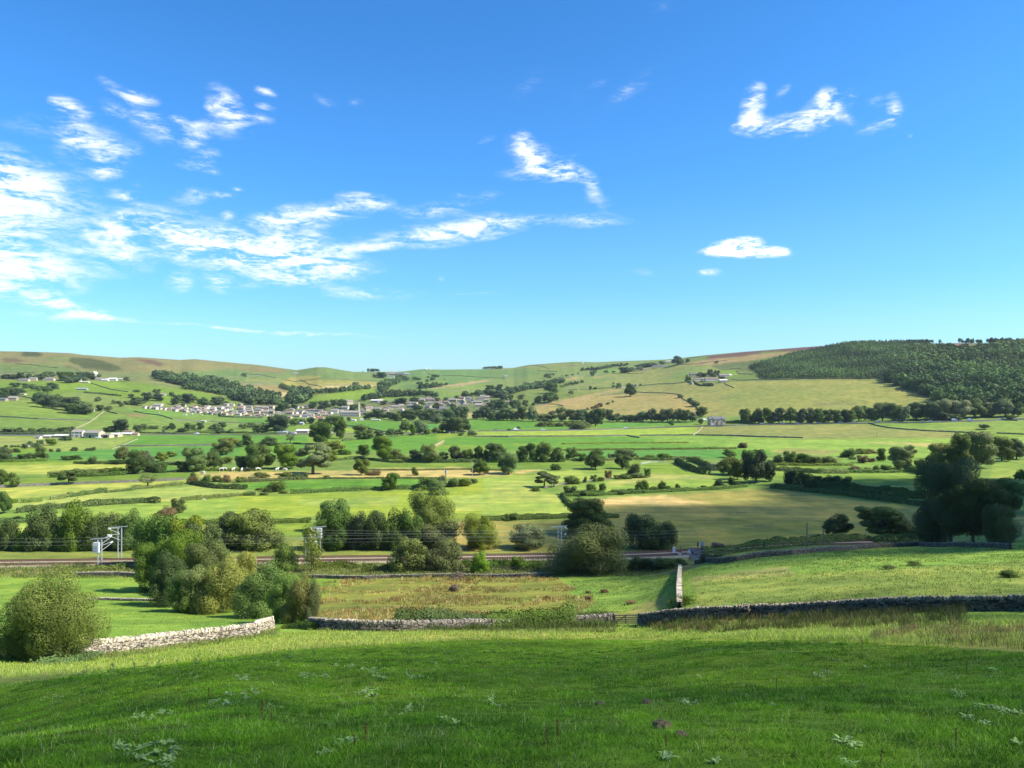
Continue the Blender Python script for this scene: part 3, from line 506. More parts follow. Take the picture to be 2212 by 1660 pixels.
# ------------------------------------------------------------------ plants
LEAF = {}
def leafmat(name, col, rnd=.8, vary=.35, scale=.5, transl=.2): LEAF[name] = material('leaves_' + name, col, .75, vary=vary, scale=scale, rnd=rnd, transl=transl, detail=3)
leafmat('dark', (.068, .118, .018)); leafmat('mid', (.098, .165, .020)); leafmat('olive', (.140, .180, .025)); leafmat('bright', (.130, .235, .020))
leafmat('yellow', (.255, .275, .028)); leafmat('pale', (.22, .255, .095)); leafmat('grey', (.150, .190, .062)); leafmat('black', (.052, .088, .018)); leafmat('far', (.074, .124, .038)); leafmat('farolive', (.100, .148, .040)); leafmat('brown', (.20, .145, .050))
BARK = material('bark', (.11, .088, .062), .95, vary=.4, scale=3.0); DEADWOOD = material('dead_wood', (.42, .37, .30), .9, vary=.25, scale=2)

def leaf_cloud(lobes, n, size, rng, fill=.25, flat=.5):
    """n leaf sprays spread over and through a set of lobes; each spray is one small bent quad"""
    w = np.array([l[3] * l[4] + l[3] * l[5] + l[4] * l[5] for l in lobes]); w /= w.sum()
    k = rng.choice(len(lobes), n, p=w); Lb = np.array([l[:6] for l in lobes])[k]
    d = rng.normal(size=(n, 3)); d /= np.linalg.norm(d, axis=1)[:, None]
    r = np.where(rng.random(n) < fill, rng.random(n) ** .5 * .85, 1 + rng.normal(size=n) * .07)[:, None]
    P = Lb[:, :3] + d * r * Lb[:, 3:6]
    nn = d + rng.normal(size=(n, 3)) * flat; nn[:, 2] += .25; nn /= np.linalg.norm(nn, axis=1)[:, None]
    nn *= np.where((nn * d).sum(1) < 0, -1, 1)[:, None]
    t = np.cross(nn, rng.normal(size=(n, 3))); t /= np.linalg.norm(t, axis=1)[:, None]; b = np.cross(nn, t)
    s = (size * rng.uniform(.6, 1.4, n))[:, None]
    V = np.stack([P - t * s - b * s * .55, P + t * s * .9 - b * s * .6 + nn * s * .15, P + t * s + b * s * .55, P - t * s * .9 + b * s * .6 + nn * s * .15], 1).reshape(-1, 3)
    Q = np.arange(n * 4).reshape(n, 4); ctr = np.mean([l[:3] for l in lobes], axis=0); g = P - ctr; g /= np.linalg.norm(g, axis=1)[:, None] + 1e-9
    sn = d * .85 + g * .2 + nn * .7; sn /= np.linalg.norm(sn, axis=1)[:, None]
    leaf_cloud.normals = np.repeat(sn, 4, axis=0); return V, Q
def limbs(mb, rng, lobes, base_h, r0, top, lean=0.0):
    mb.tube([(0, 0, -.03), (lean * .3, 0, base_h * .5), (lean * .6, 0, base_h), (lean, 0, top)], [r0 * 1.25, r0, r0 * .85, r0 * .25], 7)
    for l in lobes[:9]:
        a = Vector((lean * .5, 0, base_h * rng.uniform(.8, 1.15))); c = Vector(l[:3]); m = (a + c) / 2 + Vector((rng.normal() * .02, rng.normal() * .02, .02))
        mb.tube([a, m, c], [r0 * .45, r0 * .3, r0 * .1], 5)
# crown forms, one unit high and one unit wide
def lobes_round(rng, n=22, b=.0):
    out = []
    for i in range(n):
        z = rng.uniform(b + .2, .86); rad = .5 * math.sqrt(max(.05, 1 - ((z - .46) / .5) ** 2)); a = i * 2.4 + rng.uniform(-.3, .3); q = rng.uniform(.45, .9) * rad
        s = rng.uniform(.09, .2); out.append((math.cos(a) * q, math.sin(a) * q, z, s, s, s * rng.uniform(.7, .95)))
    out.append((0, 0, .52, .3, .3, .38)); return out
def lobes_oval(rng, n=15, b=.02):
    out = []
    for i in range(n):
        z = rng.uniform(b + .12, .9); rad = .5 * (1 - abs((z - .45) / .6) ** 2.2); a = i * 2.4 + rng.uniform(-.3, .3); q = rng.uniform(.4, .7) * rad
        s = rng.uniform(.13, .2); out.append((math.cos(a) * q, math.sin(a) * q, z, s * 1.15, s * 1.15, s * .8))
    out.append((0, 0, .5, .27, .27, .4)); return out
def lobes_spread(rng, n=16, b=.2):
    out = []
    for i in range(n):
        z = rng.uniform(b + .12, .9); a = i * 2.4; q = rng.uniform(.2, .42) * (1.05 - abs(z - .6)); s = rng.uniform(.11, .19)
        out.append((math.cos(a) * q, math.sin(a) * q, z, s * 1.1, s * 1.1, s * .6))
    return out
def lobes_dome(rng, n=26, b=0):
    out = []
    for i in range(n):
        z = rng.uniform(.08, .8); rad = .5 * math.sqrt(max(.03, 1 - ((z - .15) / .85) ** 2)); a = i * 2.4 + rng.uniform(-.3, .3); q = rng.uniform(.5, .92) * rad
        s = rng.uniform(.09, .2) * (1.25 - .5 * q); out.append((math.cos(a) * q, math.sin(a) * q, z * rng.uniform(.88, 1.16), s, s, s * rng.uniform(.8, 1.3)))
    out.append((0, 0, .35, .34, .34, .5)); return out
def lobes_spiky(rng, n=26, b=.12):
    out = []
    for i in range(n):
        z = .16 + .76 * (i / n); rad = .5 * (1 - (z - .12) ** 1.8 * .95); a = i * 2.4; q = rad * rng.uniform(.6, .85); s = rng.uniform(.08, .13)
        out.append((math.cos(a) * q, math.sin(a) * q, z, s * 1.2, s * 1.2, s * .9))
    out.append((0, 0, .4, .26, .26, .36)); return out
def lobes_conifer(rng, n=16, b=0):
    out = []
    for i in range(n):
        z = .1 + .85 * i / n; q = .36 * (1 - i / n) * rng.uniform(.6, 1); a = i * 2.4; s = .17 * (1 - .75 * i / n) + .02; out.append((math.cos(a) * q, math.sin(a) * q, z, s, s, .07))
    return out
FORMS = {'full': lobes_dome, 'round': lobes_round, 'oval': lobes_oval, 'spread': lobes_spread, 'dome': lobes_dome, 'spiky': lobes_spiky, 'conifer': lobes_conifer}
TRUNK = {'full': (.1, .024, .5), 'round': (.16, .026, .62), 'oval': (.14, .024, .7), 'spread': (.34, .035, .7), 'dome': (.12, .03, .4), 'spiky': (.16, .03, .75), 'conifer': (.1, .03, .9)}
PROTO = {}
def proto(form, level, k):
    """crown and trunk meshes; level 'near', 'mid', 'far'"""
    key = (form, level, k)
    if key not in PROTO:
        rng = np.random.default_rng(abs(hash((form, k))) % 10000 if False else 101 * k + len(form) * 7 + ord(form[0]))
        lobes = FORMS[form](rng)
        n, s = {'giant': (110000, .0052), 'huge': (42000, .0085), 'near': (14000, .0145), 'mid': (4500, .024), 'far': (1100, .046), 'open': (3600, .013)}[level]
        if form == 'spiky': s *= .9
        V, Q = leaf_cloud(lobes, n, s, rng, fill=.3 if level != 'open' else .6); NS = leaf_cloud.normals
        V[:, 2] = np.maximum(V[:, 2], .0)
        sx = max(V[:, 0].max() - V[:, 0].min(), V[:, 1].max() - V[:, 1].min()); zt = V[:, 2].max()
        V[:, :2] /= sx; V[:, 2] /= zt
        bh, r0, top = TRUNK[form]; mb = MB(); limbs(mb, rng, [(l[0] / sx, l[1] / sx, l[2] / zt, *l[3:]) for l in lobes], bh, r0, top)
        PROTO[key] = (V, Q, mb, {'n': NS})
    return PROTO[key]
def crown_mesh(form, level, k, mat):
    V, Q, mb, cache = proto(form, level, k)
    if mat not in cache: me = mesh_np('crown', V, Q, True); me.normals_split_custom_set_from_vertices(cache['n']); me.materials.append(LEAF[mat]); cache[mat] = me
    return cache[mat]
def trunk_mesh(form, level, k):
    V, Q, mb, cache = proto(form, level, k)
    if '_t' not in cache: me = mb.mesh('trunk', True); me.materials.append(BARK); cache['_t'] = me
    return cache['_t']
def whole_mesh(form, level, k, mat):
    V, Q, mb, cache = proto(form, level, k); key = '_w' + mat
    if key not in cache:
        nv = len(V); f = [tuple(q) for q in Q] + [tuple(i + nv for i in q) for q in mb.f]
        me = bpy.data.meshes.new('tree'); me.from_pydata([tuple(p) for p in V] + mb.v, [], f); me.materials.append(LEAF[mat]); me.materials.append(BARK)
        me.polygons.foreach_set('material_index', [0] * len(Q) + [1] * len(mb.f)); me.polygons.foreach_set('use_smooth', [True] * len(me.polygons)); me.normals_split_custom_set_from_vertices(np.concatenate([cache['n'], np.array([(p[0] * 3, p[1] * 3, .01) for p in mb.v])])); cache[key] = me
    return cache[key]
TREES = []
def lev_huge(px, level): return level == 'near' and px > 75
def tree(z, x, y, w, h, form='round', mat='mid', label=None, group=None, name='tree', cat='tree', dmin=60, level=None, sink=0.0):
    """a tree whose foot is seen at (x, y) of an enlargement, w wide and h high there"""
    X, Y = zp(z, x, y); s = ZN[z][2]; p = cast(X, Y, dmin); D = p.y
    px = h * s; W = w * (1.2 if px > 15 else 1.32) * s / F * D; Hh = h * 1.06 * s / F * D; k = random.randrange(3)
    if lev_huge(px, level): level = 'huge' if px < 170 else 'giant'
    lev = level or ('near' if px > 32 else 'mid' if px > 15 else 'far')
    a = random.uniform(0, 6.28); loc = (p.x, p.y + W * .25, float(gz(p.x, p.y + W * .25)) - Hh * .02 - sink)
    if px < 13 or form == 'dome':
        nm = name if form != 'dome' or name != 'tree' else 'bush'
        me = whole_mesh(form, lev, k, mat); t = bpy.data.objects.new(nm, me); COL.objects.link(t); t.location = loc; t.rotation_euler = (0, 0, a); t.scale = (W, W, Hh)
    else:
        t = empty(name, loc, a, (W, W, Hh))
        for nm, me in (('trunk', trunk_mesh(form, lev, k)), ('crown', crown_mesh(form, lev, k, mat))):
            o = bpy.data.objects.new(nm, me); COL.objects.link(o); o.parent = t
    c = cat if not (form == 'dome' and cat == 'tree') else 'bush'
    tag(t, label, c, group); TREES.append((t, X, Y, form, mat)); return t
ORD = ['leftmost'] + [f'{n}{"st" if n in (21, 31, 41, 51) else "nd" if n in (2, 22, 32, 42, 52) else "rd" if n in (3, 23, 33, 43, 53) else "th"} from left' for n in range(2, 70)]
LOOK = {'dark': 'dark green', 'mid': 'green', 'olive': 'olive green', 'bright': 'bright green', 'yellow': 'yellowish', 'pale': 'pale silvery', 'grey': 'grey-green', 'black': 'near-black', 'far': 'dark green', 'farolive': 'olive green', 'brown': 'brownish'}
SHAPE = {'full': 'full', 'round': 'round', 'oval': 'tall oval', 'spread': 'spreading', 'dome': 'low bushy', 'spiky': 'broad spiky', 'conifer': 'pointed'}
def belt(z, items, where, form='round', mat='far', group=None, name='tree', forms=None, mats=None, **k):
    """a run of trees that belong together: (x, foot, width, height[, form[, leaf]]) from left to right"""
    items = sorted(items, key=lambda i: i[0]); g = group or 'trees ' + where; end = len(items)
    noun = 'bush' if form == 'dome' else 'tree'
    for i, it in enumerate(items):
        fo = it[4] if len(it) > 4 and it[4] else (random.choice(forms) if forms else form); ma = it[5] if len(it) > 5 else (random.choice(mats) if mats else mat)
        o = ORD[i] if i < end - 1 or end == 1 else 'rightmost'
        lab = f"{LOOK[ma]} {noun}, {o} of those {where}"
        if len(lab.split()) > 16: lab = lab.replace(' of those', '')
        if len(lab.split()) > 16: lab = lab.replace('dark green', 'dark').replace('olive green', 'olive')
        tree(z, *it[:4], form=fo, mat=ma, label=lab, group=g if end > 1 else None, name=name, cat=noun, **k)

def solo(z, x, y, w, h, form, mat, label, **k): return tree(z, x, y, w, h, form, mat, label, **k)

# --- beyond the village and on the hills
belt('a1', [(25, 332, 50, 35), (60, 335, 80, 38), (110, 338, 70, 42), (165, 342, 66, 62), (235, 338, 50, 48)], 'above the pale farm sheds at the far left', forms=['round', 'dome'][:1])
belt('a1', [(300, 345, 60, 52), (340, 348, 70, 58), (385, 322, 60, 50), (432, 320, 60, 48)], 'left of the hillside hamlet roofs')
belt('a1', [(515, 355, 90, 80), (570, 345, 95, 70), (560, 372, 90, 60), (625, 368, 90, 70), (670, 340, 90, 66), (722, 340, 90, 66), (770, 345, 70, 62), (720, 360, 40, 40)], 'clustered left of the white gabled house', mats=['far', 'dark'])
belt('a1', [(840, 318, 40, 24), (1075, 356, 46, 40)], 'beside the white hillside farm sheds')
belt('a1', [(110, 405, 85, 38), (212, 418, 64, 44), (278, 434, 56, 56), (332, 440, 56, 46), (390, 452, 80, 60), (425, 424, 70, 58), (468, 424, 50, 45)], 'in the pasture below the hillside hamlet')
belt('a1', [(20, 520, 90, 110), (75, 480, 120, 72), (140, 470, 90, 52)], 'beside the stone barn at the left edge', mats=['far', 'farolive'])
belt('a1', [(310, 545, 100, 95), (350, 578, 110, 120), (400, 560, 110, 100), (425, 590, 110, 110), (480, 575, 110, 110), (520, 580, 100, 90), (550, 605, 110, 110), (610, 610, 120, 120), (590, 634, 120, 90), (660, 620, 110, 100), (655, 640, 110, 80), (715, 643, 120, 100), (760, 635, 60, 75)], 'in the dark copse on the left slope', mats=['far', 'dark', 'far', 'farolive'])
belt('a1', [(830, 529, 48, 42), (850, 612, 62, 56), (922, 606, 62, 40), (968, 549, 42, 34), (1012, 551, 40, 28), (1033, 574, 34, 36), (1080, 556, 60, 34), (1115, 498, 52, 36), (1162, 450, 52, 22)], 'scattered over the pasture left of the village', forms=['round', 'dome'][:1])
belt('a1', [(1155, 562, 115, 72), (1250, 528, 92, 78), (1330, 462, 62, 40), (1342, 528, 92, 66), (1465, 487, 46, 40)], 'around the houses above the left end of the village', mats=['far', 'farolive'])
belt('a1', [(1500, 560, 84, 88), (1560, 582, 46, 42), (1592, 546, 115, 84), (1656, 526, 50, 45), (1700, 545, 60, 40), (1735, 572, 84, 78), (1850, 560, 135, 72), (1790, 560, 60, 30, None, 'farolive')], 'behind the white bungalows')
belt('a1', [(1575, 300, 52, 26), (1790, 335, 90, 32), (2085, 316, 42, 32), (1385, 280, 60, 20)], 'high on the left hillside')
belt('a1', [(50, 808, 115, 48), (145, 808, 72, 56), (205, 806, 60, 30), (260, 800, 62, 42), (345, 800, 85, 45), (430, 800, 74, 42), (505, 800, 84, 50), (590, 800, 84, 56), (560, 805, 60, 35)], 'in the hedge line left of the white farmhouse', mats=['far', 'farolive'])
belt('a1', [(900, 790, 50, 38), (945, 792, 76, 54), (1012, 794, 140, 112)], 'behind the low farm sheds')
belt('a1', [(1165, 789, 82, 60), (1225, 772, 55, 50), (1300, 766, 80, 30), (1410, 770, 42, 34), (1465, 774, 62, 62), (1398, 796, 24, 26)], 'along the road right of the farm sheds')
belt('a1', [(1545, 802, 72, 48), (1600, 786, 62, 74), (1650, 782, 50, 58), (1712, 776, 62, 72), (1830, 778, 100, 58), (1900, 762, 62, 58), (1866, 806, 85, 50), (1970, 802, 52, 40), (2070, 762, 64, 42), (2140, 756, 60, 42)], 'along the main road in front of the village', mats=['far', 'farolive'])
belt('a1', [(545, 868, 90, 46), (420, 906, 84, 58), (330, 906, 62, 45), (295, 926, 72, 42), (245, 906, 46, 38), (205, 936, 50, 46)], 'below the farmyard sheds', mats=['mid', 'farolive', 'far'])
belt('a1', [(45, 922, 30, 20), (98, 922, 30, 22), (130, 920, 18, 18), (155, 920, 22, 18)], 'in a neat row below the farm', form='dome')
belt('a1', [(75, 970, 54, 34), (132, 966, 56, 38), (432, 960, 32, 28), (495, 960, 36, 32), (630, 953, 56, 34), (742, 950, 42, 24), (787, 950, 50, 32)], 'dotted along the wall below the farm', form='dome', mats=['brown', 'farolive', 'far'])
belt('a1', [(15, 1048, 110, 130), (110, 1046, 64, 42), (175, 1042, 80, 62), (235, 1042, 90, 72), (335, 1038, 95, 125), (388, 1022, 50, 48)], 'at the left edge beyond the pale mown strip', mats=['mid', 'olive', 'farolive'])
belt('a1', [(580, 1030, 140, 36), (680, 1026, 36, 28), (775, 1066, 84, 66), (690, 1062, 80, 18)], 'strung along the dark hedge left of the oaks', form='dome', mats=['dark', 'brown', 'olive'])
solo('a1', 1145, 1152, 160, 205, 'oval', 'dark', 'dark oval tree right of the olive trees at left')
belt('a1', [(1035, 1038, 140, 118, None, 'olive'), (1235, 1066, 110, 114, None, 'grey'), (1190, 1068, 100, 120, None, 'olive')], 'behind the dark oval tree')
belt('a1', [(1370, 1042, 104, 80), (1455, 1004, 84, 48)], 'in the gap left of the big oak', mats=['olive'])
belt('a1', [(1000, 1066, 160, 36), (1085, 1060, 70, 30), (1280, 1136, 120, 70), (1360, 1138, 110, 84)], 'at the foot of the dark oval tree', form='dome', mats=['dark', 'mid'])
belt('a1', [(1548, 1134, 120, 90, None, 'black'), (1640, 1134, 200, 205, None, 'mid'), (1820, 1112, 140, 168, None, 'mid'), (1930, 1062, 110, 60, None, 'olive'), (2050, 1112, 110, 115, None, 'dark'), (2165, 1118, 150, 215, None, 'mid')], 'shading the cattle')
solo('a1', 1915, 988, 205, 142, 'round', 'olive', 'olive rounded tree standing behind the cattle oaks')
belt('a1', [(2035, 922, 72, 60), (2106, 918, 86, 108)], 'in the emerald field below the road', mats=['dark'])
# --- hills in the middle of the picture
belt('a2', [(1055, 272, 22, 32), (1085, 272, 40, 30), (1110, 272, 40, 30), (1138, 272, 28, 26), (1010, 272, 12, 8)], 'on the skyline beside the hilltop farm')
belt('a2', [(2060, 250, 50, 20), (2100, 250, 50, 22), (2140, 250, 50, 24), (2185, 250, 50, 26)], 'in the dark clump on the middle skyline')
belt('a2', [(1165, 328, 90, 48), (1105, 318, 30, 24), (1320, 348, 60, 50), (1370, 352, 60, 40), (1260, 312, 60, 18)], 'around the hilltop farm')
belt('a2', [(1465, 346, 84, 28), (1625, 320, 72, 22), (1606, 352, 46, 34), (1560, 363, 32, 26), (1495, 388, 52, 30), (1725, 390, 30, 22), (1570, 325, 26, 14), (1712, 345, 14, 9)], 'dotted over the green hill right of the hilltop farm')
solo('a2', 945, 408, 60, 46, 'round', 'far', 'single round tree above the wood behind the mill')
belt('a2', [(310, 612, 125, 72), (420, 590, 60, 40), (580, 592, 84, 62), (670, 606, 104, 84), (760, 572, 74, 62), (830, 592, 94, 82), (930, 602, 84, 46), (1010, 580, 40, 34)], 'among the village roofs left of the mill chimney')
belt('a2', [(1330, 560, 120, 60), (1450, 540, 90, 46), (1190, 560, 60, 40), (1515, 560, 50, 40), (1640, 600, 70, 60), (1720, 525, 40, 34), (1815, 502, 40, 26), (1780, 600, 50, 50), (1650, 530, 50, 34), (1470, 600, 90, 44)], 'among the village roofs right of the mill chimney')
belt('a2', [(1888, 496, 70, 58), (1945, 480, 40, 30), (2000, 484, 80, 56), (2100, 440, 80, 54), (2180, 445, 60, 64), (2075, 480, 100, 50), (2160, 500, 110, 60), (2210, 520, 80, 60)], 'above the grey houses at the right end of the village')
belt('a2', [(1055, 682, 90, 62), (1140, 684, 130, 88), (1240, 684, 95, 66), (1290, 698, 100, 72), (1400, 694, 140, 92), (1480, 660, 90, 62), (1560, 705, 140, 112), (1640, 718, 120, 90), (1720, 710, 150, 116), (1800, 690, 130, 112), (1860, 684, 110, 114), (1340, 690, 80, 80), (1600, 690, 110, 100)], 'in the wood right of the mill', mats=['far', 'farolive', 'dark'])
belt('a2', [(1980, 682, 80, 70), (2040, 682, 110, 110), (2110, 682, 90, 80), (2170, 690, 110, 80), (2100, 610, 90, 70), (2170, 600, 90, 70), (2215, 690, 70, 90)], 'below the grey houses at the right end of the village', mats=['far', 'farolive'])
belt('a2', [(1240, 826, 74, 64), (1310, 822, 84, 56), (1378, 792, 106, 106), (1438, 820, 50, 104), (1494, 814, 135, 124), (1552, 812, 60, 62)], 'on the near side of the main road below the mill', mats=['far', 'farolive', 'mid'])
belt('a2', [(1645, 802, 90, 50), (1722, 794, 120, 104), (1790, 802, 180, 136), (1870, 792, 116, 124), (1945, 826, 74, 52), (1855, 824, 52, 30)], 'at the bend of the road by the stone shed', mats=['farolive', 'far', 'olive'])
belt('a2', [(1000, 854, 165, 122), (1072, 846, 54, 54), (1150, 838, 94, 62), (805, 848, 118, 166)], 'in front of the roadside works', mats=['mid', 'farolive'])
solo('a2', 640, 898, 220, 195, 'round', 'mid', 'large dark tree overlapping the roadside sheds below the mill')
solo('a2', 382, 884, 90, 80, 'spread', 'farolive', 'small thin-crowned tree standing alone in an emerald field', level='open')
belt('a2', [(190, 908, 150, 78, 'dome', 'dark'), (20, 918, 64, 105, 'round', 'dark')], 'in the emerald field left of the thin-crowned tree')
belt('a2', [(50, 748, 64, 40), (280, 802, 190, 156), (130, 802, 165, 78), (230, 720, 110, 64), (420, 738, 84, 66), (490, 720, 60, 44), (560, 720, 70, 56), (730, 730, 110, 80), (790, 730, 100, 76), (660, 720, 80, 44), (890, 700, 40, 40)], 'between the village front and the main road', mats=['far', 'farolive', 'mid'])
belt('a2', [(110, 1118, 225, 215, None, 'mid'), (335, 1112, 215, 206, None, 'mid')], 'in the pasture with white cattle')
solo('a2', 560, 1162, 310, 262, 'spread', 'grey', 'pale grey open-crowned ash tree beside the tan stubble strip', level='near')
belt('a2', [(720, 964, 210, 92, None, 'olive'), (690, 1062, 150, 150, None, 'olive'), (840, 985, 120, 50, 'dome', 'mid')], 'spreading behind the grey ash')
belt('a2', [(1012, 1004, 112, 104, None, 'dark'), (1175, 1030, 175, 200, 'oval', 'mid'), (1285, 1024, 130, 82, 'dome', 'olive'), (1380, 1040, 90, 40, 'dome', 'olive')], 'by the low bank in the middle of the valley')
belt('a2', [(1460, 1050, 115, 104), (1572, 1056, 130, 160), (1640, 1052, 80, 64), (1700, 1044, 94, 84), (1795, 1044, 110, 134), (1850, 1044, 70, 90), (1905, 1048, 110, 108), (2000, 1046, 84, 134), (2060, 1044, 64, 104), (2150, 1050, 120, 156)], 'in the long belt across the middle of the valley', mats=['mid', 'olive', 'dark', 'farolive'])
solo('a2', 990, 1162, 130, 142, 'round', 'olive', 'small light-trunked tree at the edge of the tan stubble')
solo('a2', 2010, 1162, 150, 130, 'round', 'dark', 'dark rounded tree behind the bleached dead tree')
belt('a2', [(1452, 1162, 58, 72, 'dome', 'olive'), (1100, 1160, 120, 38, 'dome', 'brown'), (1270, 1163, 40, 20, 'dome', 'olive')], 'fronting the tan stubble')
# --- right hillside
belt('a3', [(1340, 238, 160, 36), (1220, 275, 46, 42), (1160, 287, 90, 55), (1185, 286, 70, 46), (1000, 286, 36, 26), (1065, 282, 34, 16), (880, 312, 46, 46), (900, 290, 36, 30), (1400, 222, 80, 30), (1480, 212, 60, 32), (1300, 262, 70, 36)], 'scattered along the hillside lane below the right skyline')
solo('a3', 1616, 216, 98, 78, 'round', 'far', 'big dark tree standing up on the right skyline')
belt('a3', [(1700, 195, 38, 34), (1946, 202, 30, 22)], 'below the skyline right of the big dark tree')
belt('a3', [(500, 332, 60, 46), (545, 306, 26, 20), (660, 312, 30, 14), (712, 306, 20, 14), (757, 298, 12, 20), (620, 312, 12, 9)], 'dotted along field walls in the middle distance')
belt('a3', [(530, 462, 110, 96), (545, 430, 80, 60), (510, 542, 120, 96), (560, 525, 60, 60), (420, 556, 72, 76), (375, 565, 32, 26)], 'in the tall dark clump right of the village', mats=['far', 'dark'])
belt('a3', [(180, 517, 52, 48), (270, 517, 52, 48), (200, 592, 74, 78), (245, 586, 52, 66), (306, 577, 52, 62), (30, 600, 66, 84), (110, 602, 94, 78), (130, 600, 50, 60)], 'left of the tan hillside field', mats=['far', 'farolive'])
belt('a3', [(700, 466, 42, 28), (865, 432, 26, 38), (905, 426, 32, 20), (1060, 384, 18, 22), (1062, 412, 28, 24), (1106, 420, 44, 52, None, 'brown'), (1292, 392, 18, 16)], 'on the wall above the tan hillside field')
solo('a3', 1210, 488, 100, 114, 'round', 'dark', 'single dark field tree casting a shadow on the tan hillside')
belt('a3', [(1632, 500, 48, 34), (1716, 546, 42, 48), (1762, 572, 82, 52)], 'on the wall running down the right hillside', mats=['farolive', 'dark'])
solo('a3', 1822, 662, 114, 88, 'round', 'dark', 'rounded dark tree behind the roadside house')
belt('a3', [(840, 602, 22, 24), (880, 592, 34, 20), (915, 586, 44, 32), (946, 577, 52, 36), (1016, 554, 32, 22), (1056, 536, 22, 16)], 'in a line across the tan hillside', form='dome', mats=['farolive', 'brown'])
belt('a3', [(30, 694, 100, 74), (90, 692, 80, 60), (150, 694, 150, 110), (210, 694, 90, 80), (280, 694, 100, 122), (370, 702, 100, 134), (425, 698, 70, 60), (472, 696, 120, 62), (532, 694, 90, 84), (622, 702, 130, 124), (712, 702, 100, 104), (792, 702, 130, 104), (850, 700, 80, 80)], 'in the roadside wood right of the village', mats=['far', 'farolive', 'mid', 'grey'])
solo('a3', 912, 744, 155, 152, 'round', 'dark', 'large dark tree reaching down to the main road')
belt('a3', [(965, 700, 80, 110), (1030, 704, 80, 106), (1090, 706, 90, 76), (1170, 704, 100, 58), (1242, 706, 100, 62), (1312, 704, 100, 88), (1392, 704, 110, 114), (1450, 704, 84, 74), (1530, 706, 130, 114), (1622, 704, 110, 114), (1682, 704, 84, 104), (1740, 704, 74, 84)], 'behind the emerald strip left of the roadside house', mats=['far', 'farolive', 'mid'])
belt('a3', [(450, 744, 94, 46), (530, 744, 94, 42), (602, 744, 74, 36), (670, 742, 70, 46), (735, 746, 90, 48)], 'clipped in a row beside the main road', form='dome', mats=['olive'])
belt('a3', [(770, 768, 150, 66), (832, 752, 74, 52)], 'bulging onto the roadside verge', form='dome', mats=['grey'])
belt('a3', [(248, 766, 32, 26), (1560, 737, 46, 50), (1812, 726, 46, 52)], 'standing singly beside the main road')
solo('a3', 2195, 692, 90, 100, 'round', 'dark', 'round dark tree right of the roadside house')
solo('a3', 2175, 928, 64, 46, 'dome', 'dark', 'lone bush in the yellow-green field on the right', name='bush')
belt('a3', [(50, 1050, 160, 160), (290, 1048, 120, 134), (368, 1048, 94, 160), (470, 1048, 150, 168), (580, 1048, 114, 126)], 'in the thick middle of the valley belt', mats=['mid', 'dark', 'olive'])
belt('a3', [(705, 1032, 106, 110), (800, 1042, 84, 68)], 'at the right end of the valley belt', mats=['mid'])
belt('a3', [(910, 1114, 172, 172, 'round', 'mid'), (1142, 1108, 145, 125, 'round', 'dark')], 'rising from the field right of the tan stubble')
belt('a3', [(1170, 1022, 190, 84), (1050, 1022, 74, 46), (1375, 1022, 104, 36), (1510, 1030, 134, 58), (1250, 1020, 60, 34)], 'behind the white rail fence', form='dome', mats=['olive', 'mid', 'farolive'])
solo('a3', 160, 1154, 190, 178, 'round', 'mid', 'leafy round tree at the right end of the tan stubble')
solo('a3', 567, 1118, 86, 52, 'dome', 'dark', 'dark bush on the field edge below the valley belt', name='bush')
solo('a3', 2060, 1012, 114, 74, 'round', 'mid', 'rounded tree above the curving hedge')
belt('a3', [(2060, 1162, 190, 158, 'round', 'olive'), (2215, 1166, 110, 220, 'round', 'black')], 'at the corner of the curving hedge')
# --- right, beyond the road and before it
belt('a4', [(95, 742, 84, 104), (160, 740, 60, 80), (190, 744, 84, 116), (265, 744, 84, 118), (345, 745, 88, 120), (440, 745, 110, 122), (525, 743, 90, 112), (600, 743, 90, 118), (660, 743, 80, 112), (730, 742, 80, 106), (790, 740, 86, 100), (850, 738, 80, 100), (895, 738, 80, 96)], 'in the upright row along the road on the right', mats=['far', 'mid', 'farolive'], forms=['oval', 'round'])
belt('a4', [(965, 728, 120, 118), (1010, 700, 100, 90), (1065, 728, 110, 104), (1150, 726, 140, 140), (1160, 660, 130, 70), (1240, 726, 130, 134), (1310, 726, 100, 112), (1410, 720, 140, 138), (1425, 660, 100, 70), (1520, 720, 140, 136), (1630, 712, 160, 154, None, 'pale'), (1762, 712, 170, 142, None, 'pale'), (1860, 702, 140, 150), (1990, 694, 130, 112), (2095, 694, 140, 136), (2185, 694, 100, 110), (1600, 720, 90, 60), (1700, 722, 100, 50), (1930, 700, 120, 60)], 'massed along the road under the wooded hill', mats=['mid', 'farolive', 'far', 'grey'])
solo('a4', 1922, 792, 66, 42, 'spread', 'farolive', 'little flat-topped thorn tree in the field right of the curved wall')
solo('a4', 2120, 718, 70, 40, 'round', 'dark', 'dark tree by the roadside wall at the right edge')
belt('a4', [(72, 932, 62, 42), (885, 1004, 114, 72), (990, 976, 110, 40), (1050, 972, 74, 34), (985, 1046, 84, 58), (1055, 1038, 60, 30), (910, 1018, 60, 20)], 'in the rough pasture on the right', form='dome', mats=['olive', 'brown', 'mid'])
solo('a4', 1130, 1032, 66, 98, 'oval', 'dark', 'slim dark tree in the rough pasture on the right')
belt('a4', [(1298, 1114, 175, 186, 'oval', 'grey'), (1345, 1000, 114, 90, 'round', 'grey')], 'of pale willow in the right pasture')
belt('a4', [(1452, 1102, 120, 94), (1250, 1116, 90, 42), (1172, 1116, 94, 56), (1090, 1116, 58, 58), (1025, 1115, 50, 34), (928, 1116, 84, 48)], 'in the hedge below the pale willow', form='dome', mats=['olive', 'brown', 'mid'])
